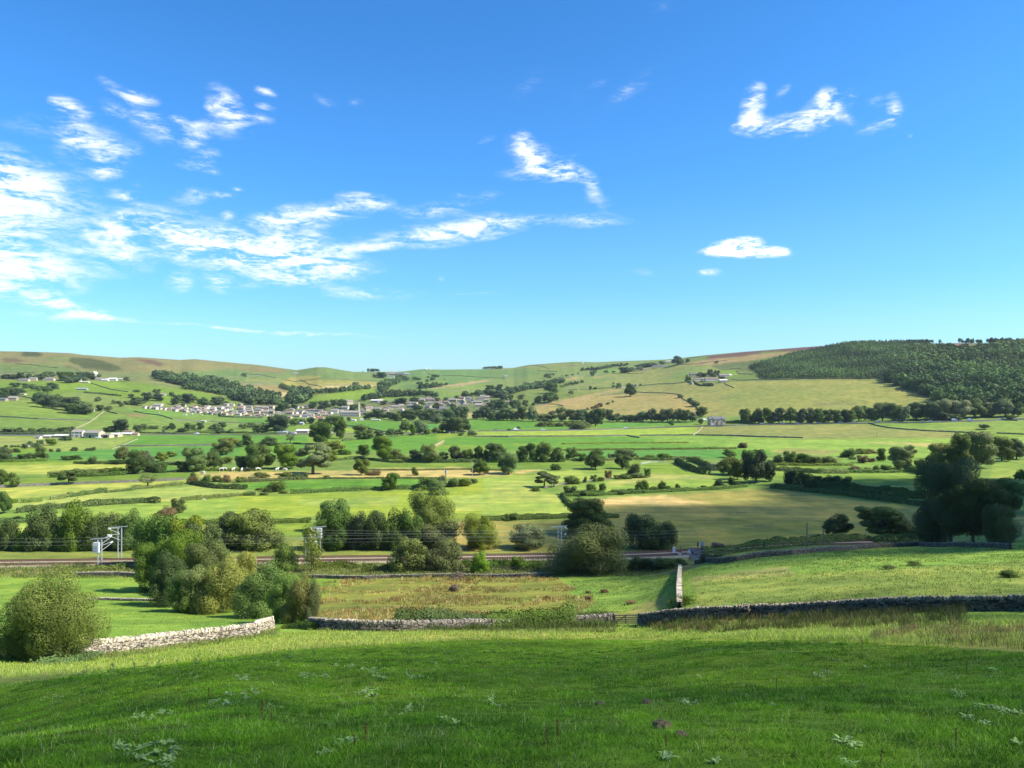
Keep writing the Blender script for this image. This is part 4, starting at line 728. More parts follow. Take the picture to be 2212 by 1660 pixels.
belt('a4', [(340, 1054, 84, 76), (430, 1058, 100, 100), (535, 1058, 130, 82), (622, 1060, 110, 62), (740, 1058, 120, 68), (680, 1055, 70, 34)], 'above the straight hedge on the right', form='dome', mats=['olive', 'pale', 'mid'])
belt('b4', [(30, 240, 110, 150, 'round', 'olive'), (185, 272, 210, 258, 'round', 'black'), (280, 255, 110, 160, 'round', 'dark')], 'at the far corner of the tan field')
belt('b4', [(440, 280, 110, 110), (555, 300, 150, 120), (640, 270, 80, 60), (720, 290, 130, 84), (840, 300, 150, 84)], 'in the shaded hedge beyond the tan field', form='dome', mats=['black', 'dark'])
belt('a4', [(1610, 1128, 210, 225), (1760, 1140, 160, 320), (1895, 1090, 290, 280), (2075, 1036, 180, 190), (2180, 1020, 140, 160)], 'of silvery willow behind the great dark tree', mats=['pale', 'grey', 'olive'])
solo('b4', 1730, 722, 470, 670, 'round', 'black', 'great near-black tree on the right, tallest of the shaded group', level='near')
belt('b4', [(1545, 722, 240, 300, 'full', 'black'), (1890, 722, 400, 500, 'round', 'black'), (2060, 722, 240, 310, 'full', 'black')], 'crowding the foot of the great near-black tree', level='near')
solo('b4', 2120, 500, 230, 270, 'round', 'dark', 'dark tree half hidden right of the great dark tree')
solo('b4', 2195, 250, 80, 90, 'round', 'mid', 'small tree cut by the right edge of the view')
solo('b4', 815, 676, 200, 172, 'round', 'dark', 'small rounded tree by the telegraph pole in the shade')
belt('b4', [(1170, 706, 330, 272, 'spread', 'mid'), (1300, 706, 220, 190, 'round', 'dark')], 'left of the great dark tree')
# --- middle of the valley, nearer
belt('b1', [(0, 310, 110, 130), (105, 334, 80, 126)], 'at the left edge above the mown strips', mats=['mid', 'olive'])
solo('b1', 565, 312, 150, 128, 'spread', 'mid', 'flat-topped thorn tree on a dark stem in the mown strips', level='near')
belt('b1', [(500, 242, 140, 46), (620, 238, 90, 30), (740, 236, 140, 36), (880, 234, 110, 60), (960, 230, 90, 70), (1040, 222, 70, 60)], 'in the overgrown hedge above the flat-topped thorn', form='dome', mats=['olive', 'mid'])
solo('b1', 1245, 330, 160, 106, 'spread', 'grey', 'bare-looking grey thorn on the hedge bank', level='open')
belt('b1', [(1640, 300, 90, 64), (1650, 262, 50, 66), (1760, 295, 80, 70), (1850, 285, 90, 50), (1935, 290, 74, 66), (2040, 290, 60, 50), (2080, 288, 60, 46), (2160, 285, 80, 34)], 'in the scrub around the tan stubble', form='dome', mats=['yellow', 'mid', 'olive', 'brown'])
solo('b1', 20, 560, 110, 190, 'round', 'dark', 'dark tree cut by the left edge of the view')
solo('b1', 140, 618, 70, 42, 'dome', 'dark', 'small round bush in the field at far left', name='bush')
solo('b1', 1510, 555, 120, 124, 'dome', 'olive', 'loose olive bush at the end of the long hedge', name='bush')
solo('b1', 1390, 640, 190, 140, 'dome', 'brown', 'brownish bush behind the railside trees', name='bush')
belt('b2', [(250, 372, 180, 84), (160, 400, 70, 24), (330, 386, 70, 26), (120, 358, 60, 24)], 'on the hedge corner left of the young ash', form='dome', mats=['olive'])
solo('b2', 1245, 362, 135, 148, 'round', 'mid', 'young round tree on the hedge of the bright field')
belt('b2', [(1560, 360, 170, 110), (1680, 330, 100, 100), (1780, 330, 110, 80), (1880, 325, 120, 70), (1960, 300, 60, 40), (1640, 400, 170, 130), (1480, 345, 90, 44)], 'in the hedge behind the tall sycamore', form='dome', mats=['grey', 'olive', 'mid'])
belt('b2', [(130, 250, 130, 46), (60, 280, 90, 40), (340, 260, 110, 54), (440, 262, 100, 46), (700, 260, 56, 32), (520, 262, 40, 60)], 'on the front edge of the tan stubble', form='dome', mats=['mid', 'olive', 'dark'])
belt('b3', [(470, 338, 160, 132), (552, 332, 104, 94)], 'of pale willow at the bend of the brook', mats=['grey'], forms=['spread'], level='near')
belt('b3', [(395, 365, 80, 34), (690, 402, 130, 76), (790, 408, 110, 50), (872, 374, 94, 76), (968, 368, 64, 72), (900, 400, 160, 40), (1120, 392, 160, 34), (1220, 384, 90, 38), (1310, 378, 120, 104), (1400, 366, 90, 40), (1478, 348, 76, 70), (1530, 350, 60, 30), (1615, 358, 44, 58), (1840, 340, 60, 24), (650, 460, 60, 40), (690, 495, 60, 40), (640, 420, 60, 40)], 'along the hedge above the tan field', form='dome', mats=['mid', 'olive', 'dark'])
belt('b3', [(710, 306, 150, 76), (820, 292, 30, 56), (895, 282, 60, 56), (955, 280, 60, 36), (1020, 262, 70, 74, None, 'brown'), (1110, 262, 90, 34), (1160, 262, 90, 40), (1245, 226, 110, 96), (1270, 252, 130, 36), (1355, 246, 64, 76)], 'above the timber fence in the brook meadow', form='dome', mats=['mid', 'olive'])
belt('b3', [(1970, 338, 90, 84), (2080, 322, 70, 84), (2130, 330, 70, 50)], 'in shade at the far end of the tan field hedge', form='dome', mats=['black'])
belt('b3', [(180, 616, 130, 56), (460, 594, 130, 34)], 'on the strip hedge below the bright field', form='dome', mats=['dark'])
# --- along the railway
belt('b1', [(40, 985, 190, 270), (190, 965, 180, 190), (330, 962, 270, 380), (430, 960, 170, 230), (520, 955, 150, 230), (620, 955, 240, 425), (740, 955, 220, 340), (860, 955, 220, 320), (1000, 955, 220, 310), (1110, 960, 220, 340)], 'of the leafy row beyond the railway at left', mats=['mid', 'dark', 'mid', 'olive'], form='full', dmin=229)
solo('b1', 700, 958, 150, 62, 'dome', 'bright', 'light green bush beside the railway left of the mast', name='bush', dmin=229)
belt('b1', [(1250, 1030, 280, 430, 'dome', 'mid'), (1400, 1040, 330, 470, 'dome', 'mid'), (1560, 1040, 300, 450, 'dome', 'olive'), (1690, 1040, 330, 400, 'dome', 'mid'), (1800, 1035, 260, 300, 'dome', 'grey')], 'crowding the railway in the left middle', dmin=180)
belt('b1', [(1945, 860, 290, 300, 'spiky', 'dark'), (2120, 780, 200, 190, 'full', 'dark'), (2100, 950, 380, 330, 'dome', 'olive')], 'beyond the railway left of the transformer pole', dmin=229)
solo('b2', 100, 950, 380, 320, 'dome', 'olive', 'broad olive bush behind the railway left of the transformer pole', name='bush', dmin=229)
solo('b2', 750, 720, 270, 275, 'full', 'bright', 'bright green round tree behind the transformer pole', level='near', dmin=229)
belt('b2', [(610, 920, 220, 250, 'full', 'dark'), (800, 918, 250, 310, 'full', 'dark'), (960, 918, 230, 330, 'full', 'black'), (1110, 916, 260, 330, 'full', 'dark'), (1290, 914, 260, 350, 'full', 'dark'), (1420, 912, 220, 300, 'full', 'mid')], 'of the dark thicket beyond the railway', dmin=229)
solo('b2', 1575, 780, 390, 430, 'full', 'olive', 'tall textured sycamore above the dark thicket', level='near', dmin=229)
solo('b2', 1640, 905, 420, 220, 'dome', 'olive', 'olive scrub between the sycamore and the railway', name='bush', dmin=229)
solo('b2', 2000, 898, 310, 310, 'full', 'olive', 'dense rounded tree beside the tan field left of the small grey bush', level='near', dmin=229)
belt('b2', [(1390, 1062, 300, 290), (1560, 1050, 160, 210), (1700, 1052, 330, 250)], 'of feathery willow on the near side of the railway', form='dome', mats=['olive'], dmin=190, level='near')
solo('b2', 2020, 1064, 150, 172, 'full', 'bright', 'small bright round tree below the railway bank', dmin=185)
solo('b2', 325, 1062, 210, 240, 'full', 'mid', 'dark leafy bush tree left of the transformer pole', dmin=185)
solo('b2', 560, 1064, 210, 420, 'oval', 'olive', 'thin see-through tree hiding the transformer pole', level='open', dmin=185)
solo('b3', 250, 1045, 150, 120, 'dome', 'mid', 'small rounded bush on the railway bank', name='bush', dmin=185)
solo('b3', 335, 892, 310, 205, 'dome', 'grey', 'domed grey-green bush left of the broad spiky tree', name='bush', dmin=229)
solo('b3', 845, 760, 400, 315, 'spiky', 'black', 'broad spiky dark tree rising behind the great dome bush', level='near', dmin=229)
solo('b3', 900, 1092, 700, 425, 'dome', 'olive', 'great dome-shaped bush hiding the railway', name='bush', level='near', dmin=185)
belt('b3', [(1310, 905, 310, 300, 'dome', 'dark'), (1500, 905, 250, 225, 'dome', 'dark')], 'of dark domes beside the level crossing', form='dome', dmin=229)
belt('b3', [(1290, 1055, 190, 120), (1420, 1050, 200, 110), (1530, 1040, 180, 90), (1640, 1000, 120, 60)], 'low beside the wall end near the crossing', form='dome', mats=['dark', 'black'], dmin=180)
belt('b3', [(1860, 970, 130, 70), (1960, 960, 130, 50)], 'in the hedge right of the grey crossing gate', form='dome', mats=['black'], dmin=170)
# --- on the near slope
solo('c1', 285, 892, 860, 830, 'dome', 'olive', 'huge olive willow bush at the left edge', name='bush', level='near', dmin=40)
belt('c1', [(1280, 300, 330, 420, 'dome', 'mid'), (1420, 420, 360, 480, 'dome', 'dark'), (1560, 470, 300, 360, 'dome', 'mid'), (1640, 472, 360, 380, 'dome', 'olive'), (1840, 480, 430, 490, 'dome', 'yellow'), (2010, 440, 330, 470, 'dome', 'yellow'), (1500, 300, 400, 520, 'dome', 'mid'), (1720, 330, 380, 460, 'dome', 'olive')], 'in the thicket behind the pale stone wall', dmin=95, level='near')
belt('c2', [(90, 515, 470, 470, 'dome', 'bright'), (330, 550, 300, 400, 'dome', 'bright'), (460, 560, 300, 450, 'dome', 'yellow'), (560, 555, 150, 400, 'dome', 'grey')], 'above the gap between the two stone walls', dmin=95, level='near')

def thin_trees(keep=296):
    """the smallest, farthest trees become one mass"""
    def area(r):
        t = r[0]; D = max(t.location.y, 1); return t.scale[0] * t.scale[2] / D ** 2
    tr = sorted([r for r in TREES if r[0].name.split('.')[0] == 'tree'], key=area, reverse=True)
    V = []; Q = []; C = []; nv = 0
    for r in tr[keep:]:
        t = r[0]; src = t.data if t.type == 'MESH' else next(c.data for c in t.children if c.name.startswith('crown'))
        mw = Matrix.LocRotScale(t.location, t.rotation_euler, t.scale); n = len(src.vertices); co = np.empty(n * 3, np.float32); src.vertices.foreach_get('co', co)
        co = co.reshape(-1, 3); M = np.array(mw); P = co @ M[:3, :3].T + M[:3, 3]
        q = np.array([p.vertices[:] for p in src.polygons if len(p.vertices) == 4 and max(p.vertices) < n]); 
        V.append(P); Q.append(q + nv); nv += n; C.append(np.tile(np.array([1, 1, 1]) * random.uniform(.8, 1.2), (n, 1)))
        for c in list(t.children): bpy.data.objects.remove(c)
        bpy.data.objects.remove(t)
    if V:
        o = link('distant_trees', mesh_np('distant_trees', np.concatenate(V), np.concatenate(Q), False, np.concatenate(C)), WOODLEAF)
        tag(o, 'small dark trees and thorns dotted far off over the hillsides and village edge', 'trees', None, 'stuff')
WOODLEAF = material('leaves_wood', (.125, .178, .058), .8, vary=.3, scale=.15, attr='tone', transl=.2, detail=2)
thin_trees()

# ------------------------------------------------------------------ woods that read as one mass
def wood(z, poly, label, step, hgt, form='round', mat_scale=(1, 1, 1), wid=.75, name='woodland', quads=170, tv=.3):
    pts = [cast(*zp(z, x, y), 250) for x, y in poly]; px = np.array([p.x for p in pts]); py = np.array([p.y for p in pts]); P2 = list(zip(px, py))
    xs, ys = np.meshgrid(np.arange(px.min(), px.max(), step), np.arange(py.min(), py.max(), step)); xs = xs.ravel() + RNG.uniform(-.45, .45, xs.size) * step; ys = ys.ravel() + RNG.uniform(-.45, .45, ys.size) * step
    m = inpoly(xs, ys, P2); xs = xs[m]; ys = ys[m]; zs = gz(xs, ys); V = []; C = []; NN = []
    protos = []
    for k in range(3):
        rng = np.random.default_rng(k + 40); v, q = leaf_cloud(FORMS[form](rng), quads, (.1 if form != 'conifer' else .085) * (170 / max(quads, 170)) ** .5, rng, fill=.1); protos.append((v, leaf_cloud.normals))
    for i in range(len(xs)):
        v, vn = protos[RNG.integers(3)]; a = RNG.uniform(0, 6.28); h = hgt * RNG.uniform(.72, 1.25); w = h * wid * RNG.uniform(.85, 1.2); c, s2 = math.cos(a), math.sin(a)
        V.append(np.stack([(v[:, 0] * c - v[:, 1] * s2) * w + xs[i], (v[:, 0] * s2 + v[:, 1] * c) * w + ys[i], v[:, 2] * h + zs[i]], -1))
        NN.append(np.stack([vn[:, 0] * c - vn[:, 1] * s2, vn[:, 0] * s2 + vn[:, 1] * c, vn[:, 2]], -1)); tn = RNG.uniform(1 - tv, 1 + tv) * (.82 + .36 * math.sin(xs[i] * .021 + ys[i] * .013) * math.sin(ys[i] * .017 - xs[i] * .008) + .1 * math.sin(xs[i] * .06)); C.append(np.tile(np.array(mat_scale) * tn * np.array([RNG.uniform(.92, 1.1), 1, RNG.uniform(.85, 1.1)]), (len(v), 1)))
    V = np.concatenate(V); me = mesh_np(name, V, np.arange(len(V)).reshape(-1, 4), True, np.concatenate(C)); me.normals_split_custom_set_from_vertices(np.concatenate(NN)); o = link(name, me, WOODLEAF)
    tag(o, label, 'wood', None, 'stuff'); return o
wood('a1', [(1320, 315), (1400, 305), (1500, 335), (1700, 350), (1900, 370), (2060, 420), (2260, 470), (2260, 530), (2080, 532), (1975, 520), (1985, 490), (1880, 470), (1590, 430), (1590, 402), (1440, 372), (1320, 345)], 'long dark wood running down the left hillside to the village', 13, 15, 'round', (.85, .95, .95), 1.0)
wood('a2', [(-40, 450), (60, 470), (290, 500), (300, 540), (240, 565), (0, 560)], 'dark wood behind the left end of the village roofs', 13, 14, 'round', (.8, .9, .9), 1.0)
wood('a2', [(380, 480), (470, 455), (560, 465), (560, 500), (530, 540), (440, 560), (370, 540)], 'dark wood in the side valley behind the village', 13, 16, 'round', (.85, .95, .95), 1.0)
wood('a2', [(300, 400), (420, 430), (560, 455), (720, 448), (850, 436), (1070, 412), (1080, 422), (860, 447), (720, 460), (560, 472), (420, 446), (300, 412)], 'wooded strip winding below the yellow hill fields', 11, 11, 'round', (.85, .95, .9), 1.0)
wood('a2', [(1160, 460), (1150, 400), (1210, 370), (1330, 360), (1320, 375), (1240, 400), (1200, 470)], 'wooded gully climbing towards the hilltop farm', 13, 13, 'round', (.9, 1, .95), 1.0)
wood('a2', [(980, 535), (1060, 500), (1170, 478), (1300, 470), (1430, 468), (1640, 490), (1640, 498), (1420, 482), (1180, 500), (1060, 525)], 'tree-lined bank above the roofs right of the mill chimney', 12, 13, 'round', (.9, 1, .95), 1.0)
wood('a2', [(1480, 415), (1560, 400), (1690, 392), (1700, 402), (1500, 425)], 'small wood on the hill right of the wooded gully', 12, 11, 'round', (.9, 1, .95), 1.0)
wood('a3', [(-30, 480), (60, 470), (200, 440), (330, 405), (460, 385), (560, 368), (650, 355), (650, 368), (560, 384), (500, 410), (330, 430), (200, 465), (60, 492)], 'dark belt of wood climbing the slope right of the village', 12, 13, 'round', (.85, .95, .95), 1.0)
wood('a3', [(600, 402), (700, 375), (820, 355), (820, 362), (700, 390), (610, 412)], 'pale young plantation on the lower right hillside', 9, 7, 'conifer', (1.3, 1.4, 1.2), .7)
wood('a3', [(760, 262), (900, 250), (1020, 232), (1200, 212), (1200, 222), (1020, 245), (900, 264), (770, 270)], 'thin wood along a wall high on the middle hillside', 13, 10, 'round', (.9, 1, .95), 1.0)
wood('a4', [(110, 318), (200, 285), (420, 225), (640, 185), (800, 152), (960, 128), (1150, 115), (1280, 122), (1330, 160), (1380, 230), (1420, 300), (1300, 330), (1200, 372), (1160, 402), (900, 398), (600, 398), (380, 398), (200, 402), (180, 360)], 'dense young conifer plantation covering the right hillside', 7.6, 10.5, 'conifer', (1.1, 1.22, 1.0), .8, 'plantation', 80, .13)
wood('a4', [(1290, 150), (1460, 150), (1700, 170), (1900, 165), (2100, 140), (2400, 120), (2400, 400), (1900, 400), (1600, 370), (1400, 345), (1340, 240)], 'open birch and pine wood on the upper right hill', 13, 11, 'full', (1.0, 1.1, .8), .95, quads=240, tv=.22)
wood('a4', [(1170, 425), (1230, 365), (1420, 330), (1600, 360), (1900, 405), (2400, 410), (2400, 660), (2100, 660), (1850, 640), (1550, 585), (1420, 510), (1300, 478)], 'dark broadleaved wood covering the lower right hill', 14, 19, 'full', (.82, 1.0, .72), 1.05, quads=420, tv=.16)
wood('a4', [(1290, 124), (1360, 122), (1500, 122), (1640, 123), (1640, 127), (1290, 128)], 'line of trees along the wooded skyline right of the gap', 8, 10, 'round', (.8, .9, .8), .8)
wood('a4', [(1660, 118), (1860, 114), (2000, 114), (2400, 112), (2400, 118), (1660, 124)], 'ragged pines along the right end of the skyline', 11, 11, 'round', (.6, .75, .7), .7)
# ------------------------------------------------------------------ hedges, field walls, dry-stone walls, fences
def trace(z, pts, step, dmin=60):
    """ground points every `step` metres along a line seen in an enlargement"""
    P = [cast(*zp(z, x, y), dmin) for x, y in pts]; out = []
    for a, b in zip(P[:-1], P[1:]):
        n = max(1, int((b - a).length / step)); out += [a.lerp(b, i / n) for i in range(n)]
    out.append(P[-1]); A = np.array([(p.x, p.y) for p in out]); return np.column_stack([A, gz(A[:, 0], A[:, 1])])
def hedge(z, pts, h, w, mat, label, dmin=60, name='hedge', rag=.25, maxq=12000, group=None):
    T = trace(z, pts, .5, dmin); n = len(T); D = T[:, 1].mean(); sz = max(.07, D / 745 * .5)
    d = np.gradient(T[:, :2], axis=0) if n > 1 else np.ones((1, 2)); d /= np.linalg.norm(d, axis=1)[:, None] + 1e-9; nr = np.stack([-d[:, 1], d[:, 0]], 1)
    q = int(min(maxq, max(300, n * .5 * (h * 2 + w) / sz ** 2 * .8))); rng = RNG
    k = rng.integers(0, n, q); prof = 1 + rag * (np.sin(np.arange(n) * .13 + rng.uniform(0, 6)) * .5 + np.sin(np.arange(n) * .41 + rng.uniform(0, 6)) * .4 + np.sin(np.arange(n) * 1.1 + rng.uniform(0, 6)) * .08 + np.convolve(rng.normal(size=n + 4), np.ones(5) / 5, 'valid') * .45)
    side = rng.random(q); a = np.where(side < .62, np.sign(rng.normal(size=q)) * rng.uniform(.38, .5, q), rng.uniform(-.5, .5, q)); t = np.where(side < .62, rng.random(q), rng.uniform(.8, 1.0, q))
    a *= 1 - .35 * t ** 3
    P = np.column_stack([T[k, :2] + nr[k] * (a * w)[:, None] + rng.normal(size=(q, 2)) * (.12 if name == 'hedge' else .38), T[k, 2] + t * h * prof[k] * (1 if name == 'hedge' else rng.uniform(.55, 1.15, q))])
    dd = np.column_stack([nr[k] * np.sign(a)[:, None], np.full(q, .7)]); nn = dd + rng.normal(size=(q, 3)) * .45; nn /= np.linalg.norm(nn, axis=1)[:, None]
    tt = np.cross(nn, rng.normal(size=(q, 3))); tt /= np.linalg.norm(tt, axis=1)[:, None]; bb = np.cross(nn, tt); s = (sz * rng.uniform(.6, 1.4, q))[:, None]
    V = np.stack([P - tt * s - bb * s * .6, P + tt * s - bb * s * .6, P + tt * s + bb * s * .6, P - tt * s + bb * s * .6], 1).reshape(-1, 3)
    sn = dd / np.linalg.norm(dd, axis=1)[:, None] + nn * .7; sn /= np.linalg.norm(sn, axis=1)[:, None]; me = mesh_np(name, V, np.arange(len(V)).reshape(-1, 4), True); me.normals_split_custom_set_from_vertices(np.repeat(sn, 4, axis=0)); o = link(name, me, LEAF[mat]); return tag(o, label, 'hedge', group, 'thing')
WALLSTONE = material('field_wall_stone', (.17, .155, .125), .95, vary=.45, scale=.9); PALESTONE = material('pale_wall_stone', (.30, .27, .17), .95, vary=.3, scale=.9)
def field_wall(z, pts, label, h=1.35, w=.6, mat=None, dmin=60, name='field_wall', cat='stone wall'):
    T0 = trace(z, pts, 1.0, dmin); D = T0[:, 1].mean(); T = trace(z, pts, max(1.2, D / 450), dmin); n = len(T)
    d = np.gradient(T[:, :2], axis=0); d /= np.linalg.norm(d, axis=1)[:, None] + 1e-9; nr = np.stack([-d[:, 1], d[:, 0]], 1) * w / 2
    hh = h * (1 + RNG.normal(size=n) * .09)
    A = np.column_stack([T[:, :2] - nr, T[:, 2] - .3]); B = np.column_stack([T[:, :2] + nr, T[:, 2] - .3]); C2 = np.column_stack([T[:, :2] + nr * .6, T[:, 2] + hh]); E = np.column_stack([T[:, :2] - nr * .6, T[:, 2] + hh])
    V = np.stack([A, B, C2, E], 1).reshape(-1, 3); Q = []
    for i in range(n - 1):
        b = i * 4
        for j in range(4): Q.append((b + j, b + (j + 1) % 4, b + 4 + (j + 1) % 4, b + 4 + j))
    Q += [(0, 3, 2, 1), ((n - 1) * 4, (n - 1) * 4 + 1, (n - 1) * 4 + 2, (n - 1) * 4 + 3)]
    return tag(link(name, mesh_np(name, V, Q), mat or WALLSTONE), label, cat, None, 'thing')
for z, pts, lab in [
    ('a1', [(-60, 660), (0, 662), (330, 680), (780, 696)], 'dark wall crossing the lower left fields above the farmhouse'),
    ('a1', [(915, 612), (960, 626), (1008, 637)], 'short dark wall beside the top of the pale climbing wall'),
    ('a1', [(1145, 614), (1300, 640), (1400, 655), (1480, 686)], 'dark wall bending down the field below the bungalows'),
    ('a1', [(1500, 692), (1800, 702), (2260, 716)], 'brown wall along the foot of the playing field'),
    ('a1', [(780, 370), (860, 400), (950, 428), (1100, 448)], 'wall slanting down from the white hillside sheds'),
    ('a1', [(90, 480), (180, 485), (240, 497), (295, 512)], 'wall running from the stone barn to the copse'),
    ('a1', [(1000, 914), (1400, 910), (1900, 902), (2200, 896)], 'low brown wall across the emerald field below the road'),
    ('a1', [(130, 208), (320, 222), (500, 242)], 'faint wall across the left moor edge'), ('a1', [(0, 288), (150, 283), (300, 284)], 'faint wall above the far left trees'),
    ('a1', [(1850, 312), (2050, 318), (2260, 312)], 'field wall under the left skyline'), ('a1', [(1990, 376), (2100, 380), (2260, 384)], 'wall above the yellow field left of the knoll'),
    ('a2', [(-30, 376), (140, 378), (285, 383), (370, 410), (432, 446)], 'dark wall round the brown field above the dark wood'),
    ('a2', [(0, 290), (150, 305), (270, 330)], 'wall below the brown moor left of the knoll'), ('a2', [(350, 345), (640, 336), (900, 345), (1190, 360)], 'wall above the yellow hill fields'),
    ('a2', [(470, 344), (520, 362), (570, 386), (655, 406)], 'dark wall dividing the yellow hill fields'), ('a2', [(660, 396), (900, 386), (1150, 382)], 'lower wall of the yellow hill fields'),
    ('a2', [(1570, 420), (1850, 394), (2130, 352)], 'wall under the pale tan strip on the green hill'), ('a2', [(1745, 443), (1930, 430), (2095, 422)], 'dark wall above the right end of the village'),
    ('a2', [(1690, 308), (1900, 314), (2230, 332)], 'long wall across the green hill right of the hilltop farm'), ('a2', [(1530, 254), (1560, 280), (1585, 302)], 'short wall dropping from the middle skyline'),
    ('a2', [(1440, 472), (1600, 476)], 'dark wall below the tree-lined bank'), ('a2', [(860, 738), (1000, 748), (1130, 776), (1205, 792)], 'dark wall running down beside the bright field under the mill'),
    ('a2', [(1960, 832), (2100, 832), (2260, 834)], 'dark wall under the yellow-green strip in mid valley'),
    ('a3', [(395, 558), (500, 553), (570, 553), (632, 570)], 'dark wall at the foot of the tan hillside field'), ('a3', [(640, 422), (740, 402), (820, 386), (975, 369)], 'dark wall above the pale young plantation'),
    ('a3', [(978, 341), (1080, 334), (1160, 320)], 'short dark wall on the middle hillside'), ('a3', [(775, 428), (900, 420), (1060, 413), (1150, 404)], 'wall above the tan hillside field'),
    ('a3', [(1265, 396), (1420, 382), (1580, 378), (1700, 364)], 'dark wall leading to the hill farm'), ('a3', [(945, 480), (1080, 464), (1180, 455), (1290, 450), (1450, 455), (1612, 468), (1660, 512), (1780, 586)], 'long dark wall curving over the hillside past the single field tree'),
    ('a3', [(1180, 293), (1320, 287)], 'short wall below the hillside lane'), ('a3', [(540, 330), (680, 318), (800, 304), (950, 290)], 'wall crossing the green fields left of the lane'), ('a3', [(410, 268), (500, 270), (580, 276)], 'short dark wall on the far green hill'),
    ('a3', [(340, 218), (430, 226), (485, 238), (508, 256)], 'wall curving down from the middle skyline'), ('a3', [(1630, 214), (1750, 208), (1850, 196), (2035, 178)], 'dark wall along the upper right hill'), ('a3', [(1690, 158), (1780, 150), (1880, 136)], 'dark wall on the right skyline below the heather'),
    ('a3', [(2008, 374), (2050, 396), (2094, 416)], 'short dark wall falling from the hill farm sheds'), ('a3', [(1990, 262), (2060, 254), (2150, 246)], 'dark wall above the little bright field by the hill farm'), ('a3', [(2108, 268), (2140, 294), (2260, 298)], 'dark wall round the corner of the little bright field'), ('a3', [(675, 433), (755, 431)], 'tiny dark wall left of the tan hillside field'),
    ('a3', [(640, 228), (740, 222), (900, 212), (980, 205)], 'thin wall under the wind turbine skyline'), ('a3', [(600, 248), (760, 232), (860, 224)], 'thin wall across the far green hill below the turbine'),
    ('a3', [(0, 832), (400, 830), (900, 828), (1170, 822)], 'dark wall below the yellow-green strip on the left'), ('a3', [(1175, 822), (1220, 832), (1282, 841)], 'short dark slanting wall between the strips'), ('a3', [(1290, 822), (1740, 817)], 'thin wall below the yellow-green strip on the right'), ('a3', [(1760, 818), (2000, 823), (2300, 832)], 'dark wall right of the roadside track'),
    ('a4', [(60, 844), (300, 850), (522, 856)], 'dark straight wall in the right valley fields'), ('a4', [(1020, 741), (1090, 762), (1180, 778), (1300, 790), (1500, 803), (1845, 817)], 'long dark wall curving through the right valley fields'), ('a4', [(2050, 716), (2160, 724)], 'short dark wall by the road at the right edge'), ('a4', [(2000, 820), (2240, 830)], 'end of the curved wall behind the willows'),
    ('a4', [(-20, 410), (150, 411), (380, 410), (700, 404), (1170, 403)], 'dark wall along the foot of the conifer plantation'), ('b1', [(-40, 338), (560, 308), (1100, 290), (1580, 267)], 'thin dark bank dividing the mown strips'),
]: field_wall(z, pts, lab)
field_wall('a1', [(890, 618), (840, 656), (770, 706), (650, 760)], 'pale wall climbing the field behind the white farmhouse', 1.2, .9, PALESTONE)
field_wall('a1', [(960, 938), (1060, 902), (1180, 850)], 'pale low wall slanting up to the end of the farm sheds', .6, .8, PALESTONE)
field_wall('a3', [(1740, 815), (1790, 785), (1822, 745)], 'pale wall beside the track up to the roadside house', .8, 1.0, PALESTONE)
field_wall('a2', [(1620, 912), (1660, 890), (1700, 868)], 'pale wall beside the farm track in mid valley', .8, 1.0, PALESTONE)
